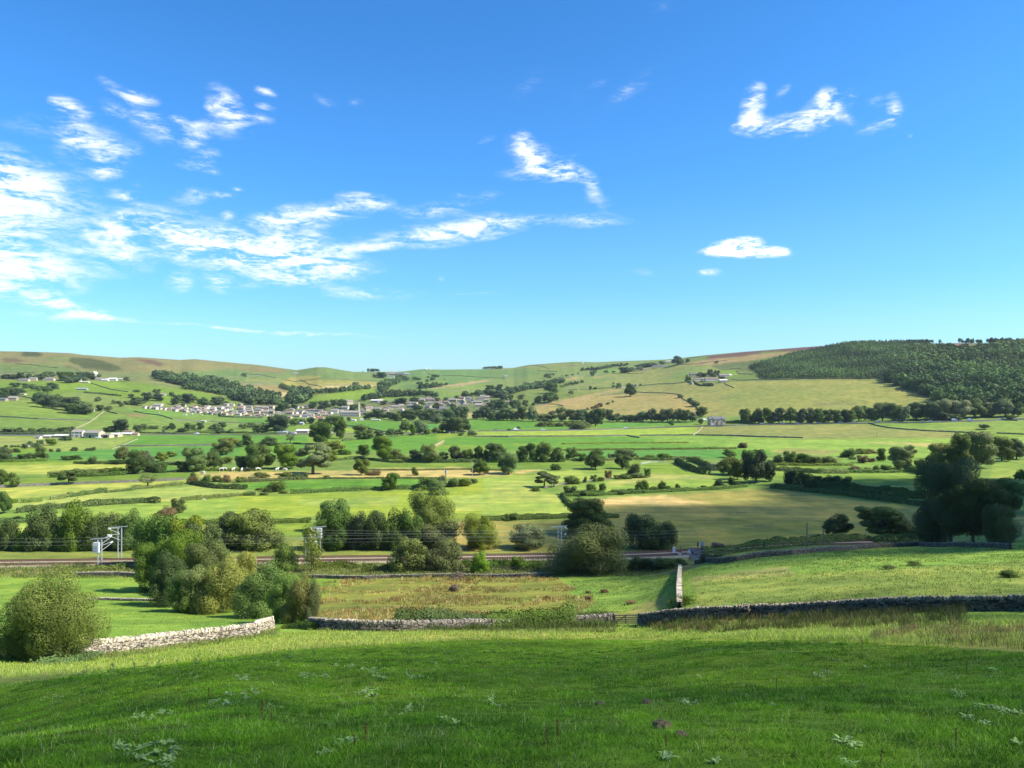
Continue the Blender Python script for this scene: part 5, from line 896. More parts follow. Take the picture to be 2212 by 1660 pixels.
for z, pts, h, w, mat, lab in [
    ('a1', [(718, 456), (880, 468), (1036, 484)], 2.2, 2.2, 'far', 'straight dark hedge in the pasture left of the village'), ('a1', [(420, 1160), (640, 1142), (900, 1130), (1080, 1132)], 2.0, 2.5, 'mid', 'hedge at the foot of the pale mown strip'),
    ('a1', [(640, 1060), (760, 1062), (950, 1064), (1080, 1062)], 1.6, 2.0, 'dark', 'dark hedge between the pale strip and the emerald field'),
    ('a1', [(1750, 640), (1880, 645), (1890, 660), (2000, 668), (2250, 672)], 2.6, 2.5, 'far', 'hedge along the back gardens of the village front'), ('a1', [(1660, 800), (1900, 800), (2200, 804)], 2.0, 2, 'farolive', 'hedge along the main road below the village'),
    ('b1', [(70, 468), (150, 466)], 1.5, 1.6, 'mid', 'short piece of hedge at the left end of the mown strips'), ('b1', [(190, 463), (280, 458), (362, 450)], 1.6, 1.6, 'mid', 'second short piece of hedge in the mown strips'), ('b1', [(440, 434), (580, 420)], 1.4, 1.6, 'olive', 'gappy hedge between the mown strips'),
    ('b1', [(588, 416), (780, 390), (912, 372)], 2.0, 2.0, 'mid', 'thick dark hedge in the middle of the mown strips'), ('b1', [(915, 378), (1140, 356)], 1.0, 1.5, 'mid', 'thin hedge right of the thick dark one'), ('b1', [(1145, 350), (1330, 334), (1560, 306)], 1.4, 1.8, 'olive', 'hedge below the bare grey thorn'),
    ('b1', [(158, 550), (400, 522), (650, 500), (900, 482), (1240, 462), (1362, 466)], 2.3, 2.2, 'mid', 'long dark hedge across the left mown fields'), ('b1', [(1560, 446), (1700, 436), (1900, 418), (2185, 394)], 1.6, 1.8, 'olive', 'ragged hedge right of the long dark hedge'), ('b1', [(1640, 306), (1850, 340), (2110, 350)], 2.2, 2.0, 'olive', 'hedge dropping from the tan stubble corner'),
    ('b2', [(400, 388), (620, 376), (800, 366), (1140, 352), (1500, 346)], 1.9, 1.8, 'mid', 'trimmed hedge below the bright emerald strip'), ('b2', [(0, 404), (90, 400)], 1.4, 1.6, 'dark', 'short hedge left of the hedge corner bush'), ('b2', [(770, 102), (860, 96), (960, 86), (1100, 102), (1250, 120), (1360, 122)], 1.5, 2.2, 'dark', 'dark overgrown bank in the middle of the valley'),
    ('b2', [(1050, 186), (1400, 188), (1900, 180), (2250, 190)], .8, 1.4, 'olive', 'low hedge above the tan stubble'), ('b2', [(-40, 290), (60, 286), (300, 274), (520, 264)], 1.6, 1.8, 'olive', 'scrubby hedge along the front of the tan stubble'), ('b2', [(520, 262), (900, 258), (1200, 256), (1700, 258)], .7, 1.2, 'mid', 'thin low hedge in front of the tan stubble'),
    ('b3', [(-60, 614), (100, 608), (400, 600), (700, 588), (1100, 588)], 1.5, 4.0, 'mid', 'broad dark strip hedge between bright field and tan field'), ('b3', [(640, 408), (900, 402), (1300, 382), (1700, 362), (1950, 350), (2200, 326)], 1.5, 2.0, 'mid', 'hedge along the far side of the tan field'),
    ('b3', [(620, 405), (665, 470), (735, 515)], 1.6, 1.8, 'mid', 'hedge at the left corner of the tan field'), ('b3', [(1600, 122), (1660, 156), (1740, 194), (1870, 222)], 3.2, 3.5, 'dark', 'curving hedge in mid valley, nearer of two'), ('b3', [(1700, 108), (1780, 122), (1860, 160), (1950, 190)], 3.0, 3.2, 'olive', 'curving hedge in mid valley, farther of two'),
    ('b3', [(1500, 100), (1620, 96), (1800, 92)], 2.0, 2.4, 'olive', 'hedge beyond the white rail fence'), ('b4', [(-240, 830), (-100, 810), (0, 792), (250, 764), (430, 745), (760, 725), (1000, 715), (1420, 722)], 2.6, 3.0, 'mid', 'tall shaded hedge along the lane right of the crossing'),
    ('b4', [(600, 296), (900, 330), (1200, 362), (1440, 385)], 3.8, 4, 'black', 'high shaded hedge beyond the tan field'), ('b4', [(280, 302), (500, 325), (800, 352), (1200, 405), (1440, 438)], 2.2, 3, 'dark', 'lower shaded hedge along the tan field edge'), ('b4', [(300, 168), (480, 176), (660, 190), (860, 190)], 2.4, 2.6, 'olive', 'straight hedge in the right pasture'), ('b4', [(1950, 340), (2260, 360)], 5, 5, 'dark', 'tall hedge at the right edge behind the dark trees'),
    ('a3', [(620, 896), (1000, 888), (1400, 886), (1700, 884)], .8, 1.5, 'olive', 'low hedge dividing the emerald strips'), ('a3', [(640, 950), (1000, 945), (1250, 942), (2110, 934)], 1.2, 2.0, 'olive', 'hedge above the lowest emerald strip'), ('a3', [(1870, 715), (2000, 718), (2250, 716)], 3, 3, 'mid', 'garden hedge right of the roadside house'), ('a4', [(0, 735), (60, 735), (130, 742)], 3, 3, 'mid', 'roadside hedge left of the upright tree row'),
    ('a2', [(1400, 1050), (1700, 1052), (2000, 1048), (2230, 1050)], 2.4, 3, 'dark', 'undergrowth hedge under the long middle belt, left part'), ('a3', [(0, 1050), (300, 1048), (650, 1044)], 2.2, 3, 'dark', 'undergrowth hedge under the long middle belt, right part'), ('a1', [(1240, 1068), (1400, 1070), (1550, 1075), (1900, 1075)], 1.8, 2.2, 'farolive', 'hedge behind the cattle oaks'), ('a1', [(1500, 1134), (1800, 1122), (2230, 1120)], 1.4, 2, 'mid', 'low hedge behind the white cattle'),
    ('a1', [(0, 1048), (150, 1046), (400, 1038)], 1.8, 2.2, 'mid', 'hedge at the left edge beyond the pale strip'), ('b1', [(440, 246), (800, 240), (1080, 226)], 2.0, 2.4, 'mid', 'hedge above the flat-topped thorn'), ('a4', [(830, 1118), (1100, 1120), (1500, 1112)], 1.8, 2.2, 'mid', 'hedge under the pale willow in the right pasture'), ('a4', [(300, 1062), (600, 1066), (900, 1064)], 1.6, 2.2, 'olive', 'hedge left of the right pasture scrub'),
    ('a3', [(700, 1036), (1000, 1034), (1250, 1026), (1500, 1034)], 1.6, 2.2, 'olive', 'hedge linking the belt to the white fence'), ('a2', [(840, 868), (1100, 840), (1400, 820), (1640, 806)], 1.4, 1.8, 'farolive', 'hedge along the top of the big emerald field'), ('a1', [(0, 812), (300, 810), (620, 806)], 2.2, 2.4, 'far', 'hedge beside the road left of the farmhouse'), ('a1', [(1200, 800), (1500, 806), (1660, 804)], 1.4, 2, 'farolive', 'roadside hedge right of the farm range'), ('b1', [(1300, 645), (1700, 640), (2230, 636)], 1.4, 3, 'mid', 'dark strip hedge behind the railside thicket'), ('b2', [(80, 640), (300, 634), (560, 628)], 1.4, 3, 'mid', 'dark strip hedge left of the bright green round tree'),
    ('b1', [(0, 630), (400, 626), (900, 622)], 1.3, 3, 'mid', 'dark strip hedge behind the leafy railside row'), ('a2', [(0, 900), (200, 898), (480, 892)], 1.0, 1.6, 'farolive', 'low hedge through the emerald field left of centre'),
    ('a3', [(1700, 368), (1760, 372), (1800, 395), (1910, 398)], 2.5, 4, 'dark', 'garden hedge in front of the hill farm'),
]: hedge(z, pts, h, w, mat, lab)

STONE = material('drystone', (1, 1, 1), .95, vary=.35, scale=5.0, attr='tone', bump=.5)
def stone_wall(pts, label, h=1.35, w=.55, course=.16, tone=(.36, .325, .25), name='drystone_wall', dark=.35, lean=0.0):
    """courses of laid stones on both faces, a rubble heart and a row of upright coping stones"""
    P = np.array(pts, float); seg = np.linalg.norm(np.diff(P[:, :2], axis=0), axis=1); cum = np.concatenate([[0], np.cumsum(seg)]); Ltot = cum[-1]
    def at(s):
        s = np.clip(s, 0, Ltot); return np.column_stack([np.interp(s, cum, P[:, 0]), np.interp(s, cum, P[:, 1])])
    rng = RNG; CC = []; HX = []; AN = []; TN = []; LE = []
    def add(c, half, ang, tn, le): CC.append(c); HX.append(half); AN.append(ang); TN.append(tn); LE.append(le)
    def ang_at(s): a = at(np.array([s - .3])); b = at(np.array([s + .3])); return math.atan2(b[0, 1] - a[0, 1], b[0, 0] - a[0, 0])
    ncs = int(h * .84 / course)
    for side in (-1, 1):
        for k in range(ncs):
            s = rng.uniform(0, .2); bat = w / 2 - .1 * k / ncs
            while s < Ltot:
                ln = course * rng.uniform(1.0, 3.0); p = at(np.array([s + ln / 2]))[0]; a = ang_at(s + ln / 2); off = side * (bat - .07 + rng.normal() * .018)
                x = p[0] - math.sin(a) * off; y = p[1] + math.cos(a) * off; z = k * course + course / 2 + rng.normal() * .015
                t = rng.uniform(dark, 1.25); add((x, y, z), (ln / 2 * .92, .12 * rng.uniform(.7, 1.1), course / 2 * rng.uniform(.62, .98)), a + rng.normal() * .06, t, rng.normal() * .05); s += ln
    s = 0
    while s < Ltot:
        th = course * rng.uniform(.45, .95); p = at(np.array([s + th / 2]))[0]; hh = h * .16 * rng.uniform(.8, 1.7)
        add((p[0], p[1], ncs * course + hh / 2), (th / 2 * .92, w * .42 * rng.uniform(.7, 1.1), hh / 2), ang_at(s) + rng.normal() * .12, rng.uniform(.8, 2.1), rng.normal() * .22 + .12); s += th  # coping tone raised, sunlit tops painted into the stones
    C = np.array(CC); Hh = np.array(HX); A = np.array(AN); T = np.array(TN); Le = np.array(LE); n = len(C)
    sg = np.array([(-1, -1, -1), (1, -1, -1), (1, 1, -1), (-1, 1, -1), (-1, -1, 1), (1, -1, 1), (1, 1, 1), (-1, 1, 1)], float)
    L = sg[None] * Hh[:, None] * (1 + rng.normal(size=(n, 8, 3)) * .11); L[:, :, 0] += L[:, :, 2] * Le[:, None]
    ca, sa = np.cos(A)[:, None], np.sin(A)[:, None]
    W = np.stack([L[..., 0] * ca - L[..., 1] * sa, L[..., 0] * sa + L[..., 1] * ca, L[..., 2]], -1) + C[:, None]
    base = gz(C[:, 0], C[:, 1]); sagv = np.sin(C[:, 0] * .31 + C[:, 1] * .17) * .05; W[..., 2] += (base + sagv)[:, None]
    q = np.array([(0, 3, 2, 1), (4, 5, 6, 7), (0, 1, 5, 4), (1, 2, 6, 5), (2, 3, 7, 6), (3, 0, 4, 7)])
    V = W.reshape(-1, 3); Q = (q[None] + (np.arange(n) * 8)[:, None, None]).reshape(-1, 4)
    hue = np.stack([np.ones(n), rng.uniform(.93, 1.0, n), rng.uniform(.82, 1.0, n)], 1)
    col = np.repeat(np.array(tone)[None] * T[:, None] * hue, 8, axis=0)
    # the heart
    sm = np.arange(0, Ltot + .5, .5); c = at(sm); an = np.array([ang_at(x) for x in sm]); zz = gz(c[:, 0], c[:, 1]); ww = w / 2 - .1; nrm = np.stack([-np.sin(an), np.cos(an)], 1) * ww
    K = np.stack([np.column_stack([c - nrm, zz - .2]), np.column_stack([c + nrm, zz - .2]), np.column_stack([c + nrm * .7, zz + ncs * course - .02]), np.column_stack([c - nrm * .7, zz + ncs * course - .02])], 1).reshape(-1, 3)
    b0 = len(V); Q2 = [(b0 + i * 4 + j, b0 + i * 4 + (j + 1) % 4, b0 + i * 4 + 4 + (j + 1) % 4, b0 + i * 4 + 4 + j) for i in range(len(sm) - 1) for j in range(4)]
    V = np.concatenate([V, K]); Q = np.concatenate([Q, np.array(Q2)]); col = np.concatenate([col, np.tile(np.array(tone) * .3, (len(K), 1))])
    return tag(link(name, mesh_np(name, V, Q, False, col), STONE), label, 'stone wall', None, 'thing')
def cpts(z, pts, dmin=20): return [cast(*zp(z, x, y), dmin)[:] for x, y in pts]
stone_wall(cpts('c1', [(560, 850), (750, 832), (1100, 800), (1500, 750), (1850, 705), (2200, 662)], 45) + cpts('c2', [(120, 632), (240, 602)], 60), 'pale sunlit dry-stone wall slanting up from the left bush', 1.42, .6, .125, (.47, .42, .33), dark=.12)
stone_wall(cpts('c2', [(560, 600), (700, 614), (1000, 628), (1350, 628), (1700, 622), (2200, 610)], 60) + cpts('c3', [(400, 592), (820, 578), (1052, 562)], 60), 'dark dry-stone wall in the middle, half buried in ivy', 1.3, .6, .16, (.21, .19, .155), dark=.25)  # dark stones, toned down further to paint the shaded face
stone_wall(cpts('c3', [(1278, 568), (1450, 556), (1700, 537), (1950, 525), (2200, 516)], 40) + cpts('c4', [(60, 452), (500, 444), (1000, 424), (1300, 414), (1700, 407), (2212, 402), (2500, 400)], 40), 'long dark dry-stone wall rising to the right edge', 1.3, .62, .15, (.165, .148, .112), dark=.18)
stone_wall(cpts('c3', [(1622, 430), (1620, 360), (1618, 300), (1620, 220), (1624, 150), (1628, 100)], 70), 'pale dry-stone wall running away downhill to the crossing', 1.3, .8, .28, (.31, .28, .22), dark=.15)
stone_wall(cpts('c1', [(640, 158), (800, 156), (1040, 158), (1240, 170)], 150), 'low stone wall below the railway at left', 1.2, .6, .22, (.20, .185, .15))
stone_wall(cpts('c2', [(540, 172), (700, 176), (860, 182), (1030, 186), (1250, 172), (1700, 168), (2200, 170)], 150) + cpts('c3', [(200, 168), (540, 158)], 150), 'broken stone wall along the foot of the railway bank', 1.0, .6, .24, (.16, .15, .12))
stone_wall(cpts('c1', [(760, 360), (880, 360), (1050, 366), (1400, 374)], 100), 'tumbled low stone wall crossing the left paddock', .5, .6, .2, (.24, .22, .18))
stone_wall(cpts('b4', [(-300, 875), (-120, 872), (0, 862), (430, 812), (700, 785), (1100, 755), (1400, 740), (1750, 752), (2100, 768)], 90), 'dark stone wall along the top of the right-hand knoll', 1.1, .6, .22, (.12, .115, .09))
hedge('c2', [(1330, 612), (1500, 612), (1800, 606), (2212, 598)], 2.0, 1.9, 'dark', 'ivy and brambles smothering the middle of the stone wall', 60, 'bramble_bank', .3, 16000)
hedge('c3', [(-10, 610), (200, 602), (450, 596), (700, 584)], 2.2, 2.0, 'dark', 'dark brambles heaped over the wall left of the gate', 60, 'bramble_bank', .3, 16000)
hedge('c2', [(380, 600), (520, 600), (600, 612)], .7, 1.0, 'mid', 'nettles in the gap between the two stone walls', 60, 'nettle_bed', .4)
hedge('c1', [(380, 905), (560, 900), (760, 850)], .5, 1.6, 'dark', 'nettles under the huge willow bush', 40, 'nettle_bed', .4)
for pts, z, h, lab in [([(640, 1015), (800, 1012), (960, 1020)], 'b2', 1.3, 'low scrub on the railway bank right of the transformer mast'), ([(1020, 1050), (1130, 1052), (1230, 1045)], 'b2', 1.5, 'scrub on the railway bank left of the feathery willows'), ([(1870, 1005), (2000, 1015), (2190, 1010)], 'b2', 1.4, 'scrub on the railway bank around the small bright tree'), ([(20, 1000), (150, 1015), (420, 1020)], 'b3', 1.6, 'flowery scrub on the railway bank left of the great dome bush'), ([(620, 1040), (800, 1035), (1080, 1030)], 'b1', 1.2, 'scrub on the railway bank behind the paddock wall')]:
    hedge(z, pts, h, 2.2, random.choice(['mid', 'olive', 'olive']), lab, 175, 'scrub', .5)
hedge('c3', [(1560, 415), (1640, 405), (1700, 400)], .8, 1.2, 'olive', 'bramble at the junction of the two right walls', 60, 'bramble_bank', .4)

WOODGREY = material('weathered_timber', (.16, .135, .10), .9, vary=.3, scale=6); WHITEWOOD = material('white_rail', (.62, .62, .58), .8, vary=.15, scale=2)
def fence(z, pts, label, h, post_step, rails, mat, dmin=60, name='rail_fence', pw=.14):
    T = trace(z, pts, post_step, dmin); root = empty(name, tuple(T[0])); o = Vector(T[0])
    tag(root, label, 'fence')
    pm = MB().box(-pw / 2, pw / 2, -pw / 2, pw / 2, -.2, h + .1).mesh('post'); pm.materials.append(mat)
    for p in T: q = bpy.data.objects.new('post', pm); COL.objects.link(q); q.parent = root; q.location = Vector(p) - o
    for k in range(rails):
        m = MB()
        for a, b in zip(T[:-1], T[1:]): zz = h * (k + 1) / rails; m.bar(Vector(a) - o + Vector((0, -pw / 2 - .02, zz)), Vector(b) - o + Vector((0, -pw / 2 - .02, zz)), .05, .13)
        m.build('rail', mat, root)
    return root
fence('b3', [(470, 345), (560, 322), (700, 300), (850, 285), (1030, 270)], 'timber rail fence in the brook meadow', 1.2, 3.4, 3, material('pale_timber', (.36, .31, .23), .9, vary=.2, scale=3), pw=.2)
fence('b3', [(1296, 138), (1370, 126), (1440, 124), (1502, 130)], 'white rail fence in the middle of the valley', 1.5, 4.5, 3, WHITEWOOD, pw=.3)
fence('c3', [(-700, 110), (-300, 116), (0, 112), (300, 116)], 'wire and post fence along the railway bank', 1.0, 5.0, 2, WOODGREY, 150, pw=.12)
def field_gate():
    a, b = cast(*zp('c3', 1062, 568), 60), cast(*zp('c3', 1274, 572), 60); d = (b - a); L = d.length; root = empty('field_gate', tuple(a), math.atan2(d.y, d.x)); tag(root, 'weathered five-bar wooden gate between the two stone walls', 'gate'); dz = d.z
    for i, x in enumerate((0, L)): MB().box(-.11, .11, -.11, .11, -.3, 1.45).build('gate_post', WOODGREY, root).location = (x, 0, dz * i)
    f = MB()
    for x in (.2, L * .48, L - .2): f.bar((x, 0, .12 + dz * x / L), (x, 0, 1.22 + dz * x / L), .10)
    for k in range(5): f.bar((.2, .02, .2 + k * .24), (L - .2, .02, .2 + k * .24 + dz), .045, .10)
    f.bar((.2, -.02, .2), (L * .48, -.02, 1.15 + dz * .5), .05, .09)
    f.build('gate_leaf', WOODGREY, root)
field_gate()
# ------------------------------------------------------------------ buildings
for k, (X, Y) in {'v1': (520, 1450), 'v2': (880, 1450), 'v3': (1220, 1430), 'v4': (1500, 1420)}.items(): ZN[k] = (X / 1.7021, Y / 1.7021, .10094)
ZN['f'] = (141.0, 916.5, .07968); ZN['h'] = (1468.8, 787.3, .08492); ZN['x'] = (1410.0, 1133.9, .09297); ZN['m'] = (176.3, 1128.0, .06906); ZN['t'] = (616.9, 1116.3, .06640)
WALLM = {'white': material('white_render', (.56, .52, .43), .85, vary=.08, scale=.6, rnd=.25), 'cream': material('cream_render', (.46, .395, .285), .85, vary=.1, scale=.6, rnd=.3), 'stone': material('grey_stone', (.34, .29, .21), .9, vary=.3, scale=1.5, rnd=.35), 'buff': material('buff_stone', (.46, .38, .26), .9, vary=.25, scale=1.2, rnd=.3), 'pink': material('pink_render', (.55, .44, .40), .85, vary=.1, scale=.6)}
ROOFM = {'slate': material('slate_roof', (.14, .14, .15), .7, vary=.25, scale=1.5, rnd=.3), 'stone': material('stone_slate_roof', (.24, .215, .185), .85, vary=.25, scale=1.5, rnd=.3), 'tile': material('brown_tile_roof', (.23, .155, .12), .85, vary=.2, scale=1.5, rnd=.3), 'pale': material('pale_sheet_roof', (.58, .56, .50), .6, vary=.1, scale=.3), 'red': material('red_tile_roof', (.34, .10, .07), .8, vary=.2, scale=1.5), 'blue': material('blue_grey_roof', (.30, .36, .42), .6, vary=.1, scale=.5)}
GLASS = material('window_glass', (.025, .03, .035), .15); TRIM = material('white_trim', (.70, .70, .68), .6); DOORM = material('dark_door', (.06, .035, .03), .7); METAL = material('galvanised_steel', (.52, .55, .56), .45, vary=.1, scale=2, metal=.3)
DARKSTONE = material('chimney_stone', (.26, .23, .19), .95, vary=.3, scale=2)
def wall_mesh(w, d, eave, rise): 
    m = MB(); m.prism([(-d / 2, -.6), (d / 2, -.6), (d / 2, eave), (0, eave + rise), (-d / 2, eave)], -w / 2, w / 2, 'x'); return m.mesh('wall')
def roof_mesh(w, d, eave, rise, over=.35, th=.18):
    m = MB(); L = w / 2 + over; sl = rise / (d / 2); ov = over
    for s in (-1, 1):
        a = (s * (d / 2 + ov), eave - sl * ov + .03); b = (0, eave + rise + .03)
        m.prism([a, b, (b[0], b[1] + th), (a[0], a[1] + th)], -L, L, 'x')
    return m.mesh('roof')
def chimney_mesh(): return MB().box(-.45, .45, -.3, .3, -.8, 1.1).box(-.52, .52, -.37, .37, 1.1, 1.25).tube([(-.2, 0, 1.25), (-.2, 0, 1.7)], .12).tube([(.2, 0, 1.25), (.2, 0, 1.7)], .12).mesh('chimney')
CHIM = chimney_mesh(); CHIM.materials.append(DARKSTONE)
def window_mesh(): m = MB().box(-.5, .5, -.02, .03, -.5, .5); return m.mesh('window')
WINM = window_mesh(); WINM.materials.append(GLASS); FRAMEM = MB().box(-.58, .58, -.05, .0, -.58, -.5).box(-.58, .58, -.05, .0, .5, .58).box(-.58, -.5, -.05, .0, -.5, .5).box(.5, .58, -.05, .0, -.5, .5).box(-.03, .03, -.05, -.025, -.5, .5).mesh('frame'); FRAMEM.materials.append(TRIM)
SIMPLE = {}
def child(name, me, parent, loc=(0, 0, 0), rot=(0, 0, 0), scale=(1, 1, 1)):
    o = bpy.data.objects.new(name, me); COL.objects.link(o); o.parent = parent; o.location = loc; o.rotation_euler = rot; o.scale = scale; return o
def building(loc, w, d, eave, rise, rz, wm, rm, label, name='house', cat='house', group=None, chimneys=(), windows=(), doors=()):
    """walls, roof, chimneys; windows as (x along the front, z, width, height); the front faces -y"""
    key = (round(w, 1), round(d, 1), round(eave, 1), round(rise, 1), wm, rm)
    if key not in SIMPLE:
        a = wall_mesh(*key[:4]); a.materials.append(WALLM[wm]); b = roof_mesh(*key[:4]); b.materials.append(ROOFM[rm]); SIMPLE[key] = (a, b)
    t = empty(name, loc, rz); child('wall', SIMPLE[key][0], t); rf = child('roof', SIMPLE[key][1], t)
    for cx in chimneys: child('chimney', CHIM, rf, (cx, 0, eave + rise))
    for (x, z, ww, hh) in windows:
        o = child('window', WINM, t, (x, -d / 2 - .04, z), (0, 0, 0), (ww, 1, hh)); child('frame', FRAMEM, o)
    for (x, ww, hh) in doors:
        m = MB().box(-.5, .5, -.05, .05, 0, 1).mesh('door'); m.materials.append(DOORM); child('door', m, t, (x, -d / 2 - .03, 0), (0, 0, 0), (ww, 1, hh))
    return tag(t, label, cat, group)
VILLAGE = {
 'v1': [(90, 306, 75, 24), (170, 310, 120, 42), (350, 266, 170, 40), (300, 322, 130, 44), (410, 326, 90, 44), (525, 342, 54, 26), (610, 348, 86, 38), (720, 356, 110, 42), (815, 366, 80, 34), (790, 284, 150, 52), (850, 322, 76, 44), (960, 336, 76, 40), (1040, 378, 86, 38), (940, 378, 76, 32), (1130, 302, 160, 44), (1110, 330, 90, 28), (1190, 348, 66, 26), (1150, 396, 115, 34), (1240, 404, 96, 34), (1310, 332, 120, 38), (1310, 392, 170, 66), (1430, 292, 86, 34), (1540, 352, 135, 50), (1540, 322, 115, 30), (1680, 332, 190, 76), (1440, 410, 110, 44), (1640, 408, 96, 42), (1770, 368, 86, 34), (1830, 248, 74, 42), (1960, 252, 64, 44), (2120, 248, 84, 50), (1880, 334, 76, 34), (1800, 448, 125, 42), (1910, 442, 100, 40), (2120, 334, 135, 60), (2170, 390, 130, 54), (2080, 454, 125, 44), (1600, 440, 100, 30), (1500, 440, 90, 26), (1380, 420, 90, 28), (2010, 410, 90, 40)],
 'v2': [(70, 306, 120, 60), (210, 300, 150, 52), (200, 344, 190, 52), (230, 394, 165, 54), (60, 394, 150, 46), (120, 428, 95, 44), (200, 472, 125, 44), (430, 316, 175, 62), (420, 354, 190, 42), (390, 412, 125, 54), (530, 408, 170, 60), (690, 304, 145, 66), (640, 362, 96, 54), (700, 418, 110, 88), (840, 432, 84, 62), (400, 472, 125, 54), (460, 494, 66, 34), (660, 468, 54, 34), (1110, 290, 86, 44), (1210, 304, 135, 46), (1130, 352, 96, 46), (950, 412, 105, 54), (1080, 434, 175, 74), (1300, 424, 175, 76), (1430, 424, 96, 54), (1420, 284, 115, 46), (1530, 368, 195, 52), (1650, 434, 125, 54), (1760, 424, 115, 66), (1080, 514, 96, 44), (1190, 486, 125, 54), (1270, 494, 105, 54), (1410, 504, 135, 62), (1550, 468, 115, 54), (1640, 504, 96, 44), (1700, 464, 86, 40), (1560, 512, 84, 24), (1780, 578, 64, 44), (1850, 474, 135, 46), (1960, 424, 66, 54), (2060, 404, 125, 92), (2000, 384, 86, 62), (1950, 494, 66, 34), (560, 470, 110, 40), (20, 440, 90, 40), (1350, 390, 120, 50), (1820, 420, 90, 50)],
 'v3': [(290, 442, 175, 72), (480, 392, 86, 54), (660, 505, 115, 56), (690, 554, 105, 46), (970, 464, 205, 62), (1130, 442, 96, 62), (1160, 484, 115, 46), (1250, 452, 105, 82), (1370, 424, 165, 74), (1490, 412, 115, 84), (1500, 482, 86, 64), (1040, 324, 115, 50), (1490, 280, 125, 52), (1590, 274, 86, 34), (1690, 314, 66, 44), (1700, 404, 185, 74), (1750, 424, 64, 44), (1860, 384, 96, 54), (1900, 256, 125, 52), (2080, 218, 125, 44), (2110, 264, 105, 46), (2060, 434, 110, 80), (2130, 484, 130, 66), (1720, 524, 135, 36), (1830, 564, 86, 36), (1220, 524, 96, 30), (560, 540, 90, 50), (840, 440, 70, 60), (1300, 320, 90, 40)],
 'v4': [(300, 332, 145, 64), (480, 324, 175, 64), (560, 304, 66, 52), (450, 464, 115, 64), (530, 544, 120, 66), (740, 552, 155, 112), (140, 384, 155, 44), (330, 384, 105, 44), (490, 384, 125, 44), (620, 384, 96, 54), (720, 424, 115, 54), (830, 374, 115, 54), (890, 434, 96, 62), (960, 334, 205, 64), (1080, 424, 105, 112), (1160, 294, 135, 64), (1180, 394, 105, 112), (1230, 434, 105, 62), (1350, 284, 96, 64), (1390, 344, 96, 64), (1330, 384, 105, 62), (1480, 374, 255, 54), (1520, 454, 200, 82), (1550, 294, 155, 62), (1690, 274, 125, 64), (1680, 344, 125, 74), (1900, 378, 105, 48), (2150, 378, 115, 62), (170, 624, 64, 34), (300, 638, 54, 34), (250, 350, 100, 50), (640, 440, 90, 40)]}
WHERE = {'v1': 'left end of the village', 'v2': 'village left of the mill', 'v3': 'village right of the chimney', 'v4': 'grey right end of the village'}
PICK = {'v1': (['white', 'white', 'cream', 'cream', 'stone'], ['stone', 'stone', 'slate', 'tile']), 'v2': (['cream', 'white', 'cream', 'buff', 'stone'], ['stone', 'slate', 'tile', 'stone']), 'v3': (['cream', 'stone', 'white', 'stone', 'buff'], ['slate', 'stone', 'stone', 'tile']), 'v4': (['stone', 'stone', 'buff', 'stone', 'cream'], ['stone', 'stone', 'tile', 'slate'])}
WORD = {'white': 'white', 'cream': 'cream', 'stone': 'grey stone', 'buff': 'buff stone', 'pink': 'pink'}
VC = random.Random(5)
for z in VILLAGE:
    VILLAGE[z] += [(x + VC.choice([-1, 1]) * VC.uniform(.55, .9) * w, y + VC.uniform(-16, 12), max(60, w * VC.uniform(.6, 1.0)), max(30, min(66, h * VC.uniform(.75, 1.05)))) for x, y, w, h in VILLAGE[z] if VC.random() < .45 and 80 < x < 2150]
for z, L in VILLAGE.items():
    bands = {}
    ys = sorted(i[1] for i in L); q1, q2 = ys[len(ys) // 3], ys[2 * len(ys) // 3]
    for it in L: bands.setdefault('back' if it[1] <= q1 else 'middle' if it[1] <= q2 else 'front', []).append(it)
    for bn, items in bands.items():
        items.sort()
        for i, (x, y, w, h) in enumerate(items):
            X, Y = zp(z, x, y); p = cast(X, Y, 600); s = .10094 / F * p.y; W = w * s * .88; Hh = h * s; wm = VC.choice(PICK[z][0]); rm = VC.choice(PICK[z][1])
            if z == 'v1' and Hh < 6: Hh = max(Hh, 4.4)
            gable = w < 110 and VC.random() < .45; d = VC.uniform(6.5, 8.5); eave = Hh * .6; rise = Hh * .42
            if gable: W, d = max(8, W * 1.2), max(5.5, W)
            rz = VC.uniform(-.35, .2) + (math.pi / 2 if gable else 0)
            ch = [] if Hh < 5 else [-(W / 2 - .6), W / 2 - .6][:VC.choice([1, 1, 2])]
            o = ORD[i] if i < len(items) - 1 else 'rightmost'
            wl = []
            if not gable and W > 6:
                for fx in (np.arange(-W / 2 + 1.6, W / 2 - 1, 2.9)):
                    for fz in ([eave * .5] if eave < 4 else [1.5, eave - 1.3]): wl.append((float(fx), fz, 1.1, 1.2))
            t = building(p, W, d, eave, rise, rz, wm, rm, f"{WORD[wm]} house, {o} in the {bn} row, {WHERE[z]}", group=f"houses in the {WHERE[z]}", chimneys=ch)
            for (fx, fz, ww, hh) in wl: child('window', WINM, t, (fx, -d / 2 - .04, fz), (0, 0, 0), (ww, 1, hh))
def bld(z, x, y, w, h, rz, wm, rm, label, d=8, dmin=600, roof=.36, name='house', cat='house', **k):
    p = cast(*zp(z, x, y), dmin); s = ZN[z][2] / F * p.y; Hh = h * s
    return building(p, w * s, d, Hh * (1 - roof), Hh * roof, rz, wm, rm, label, name, cat, **k), w * s, Hh
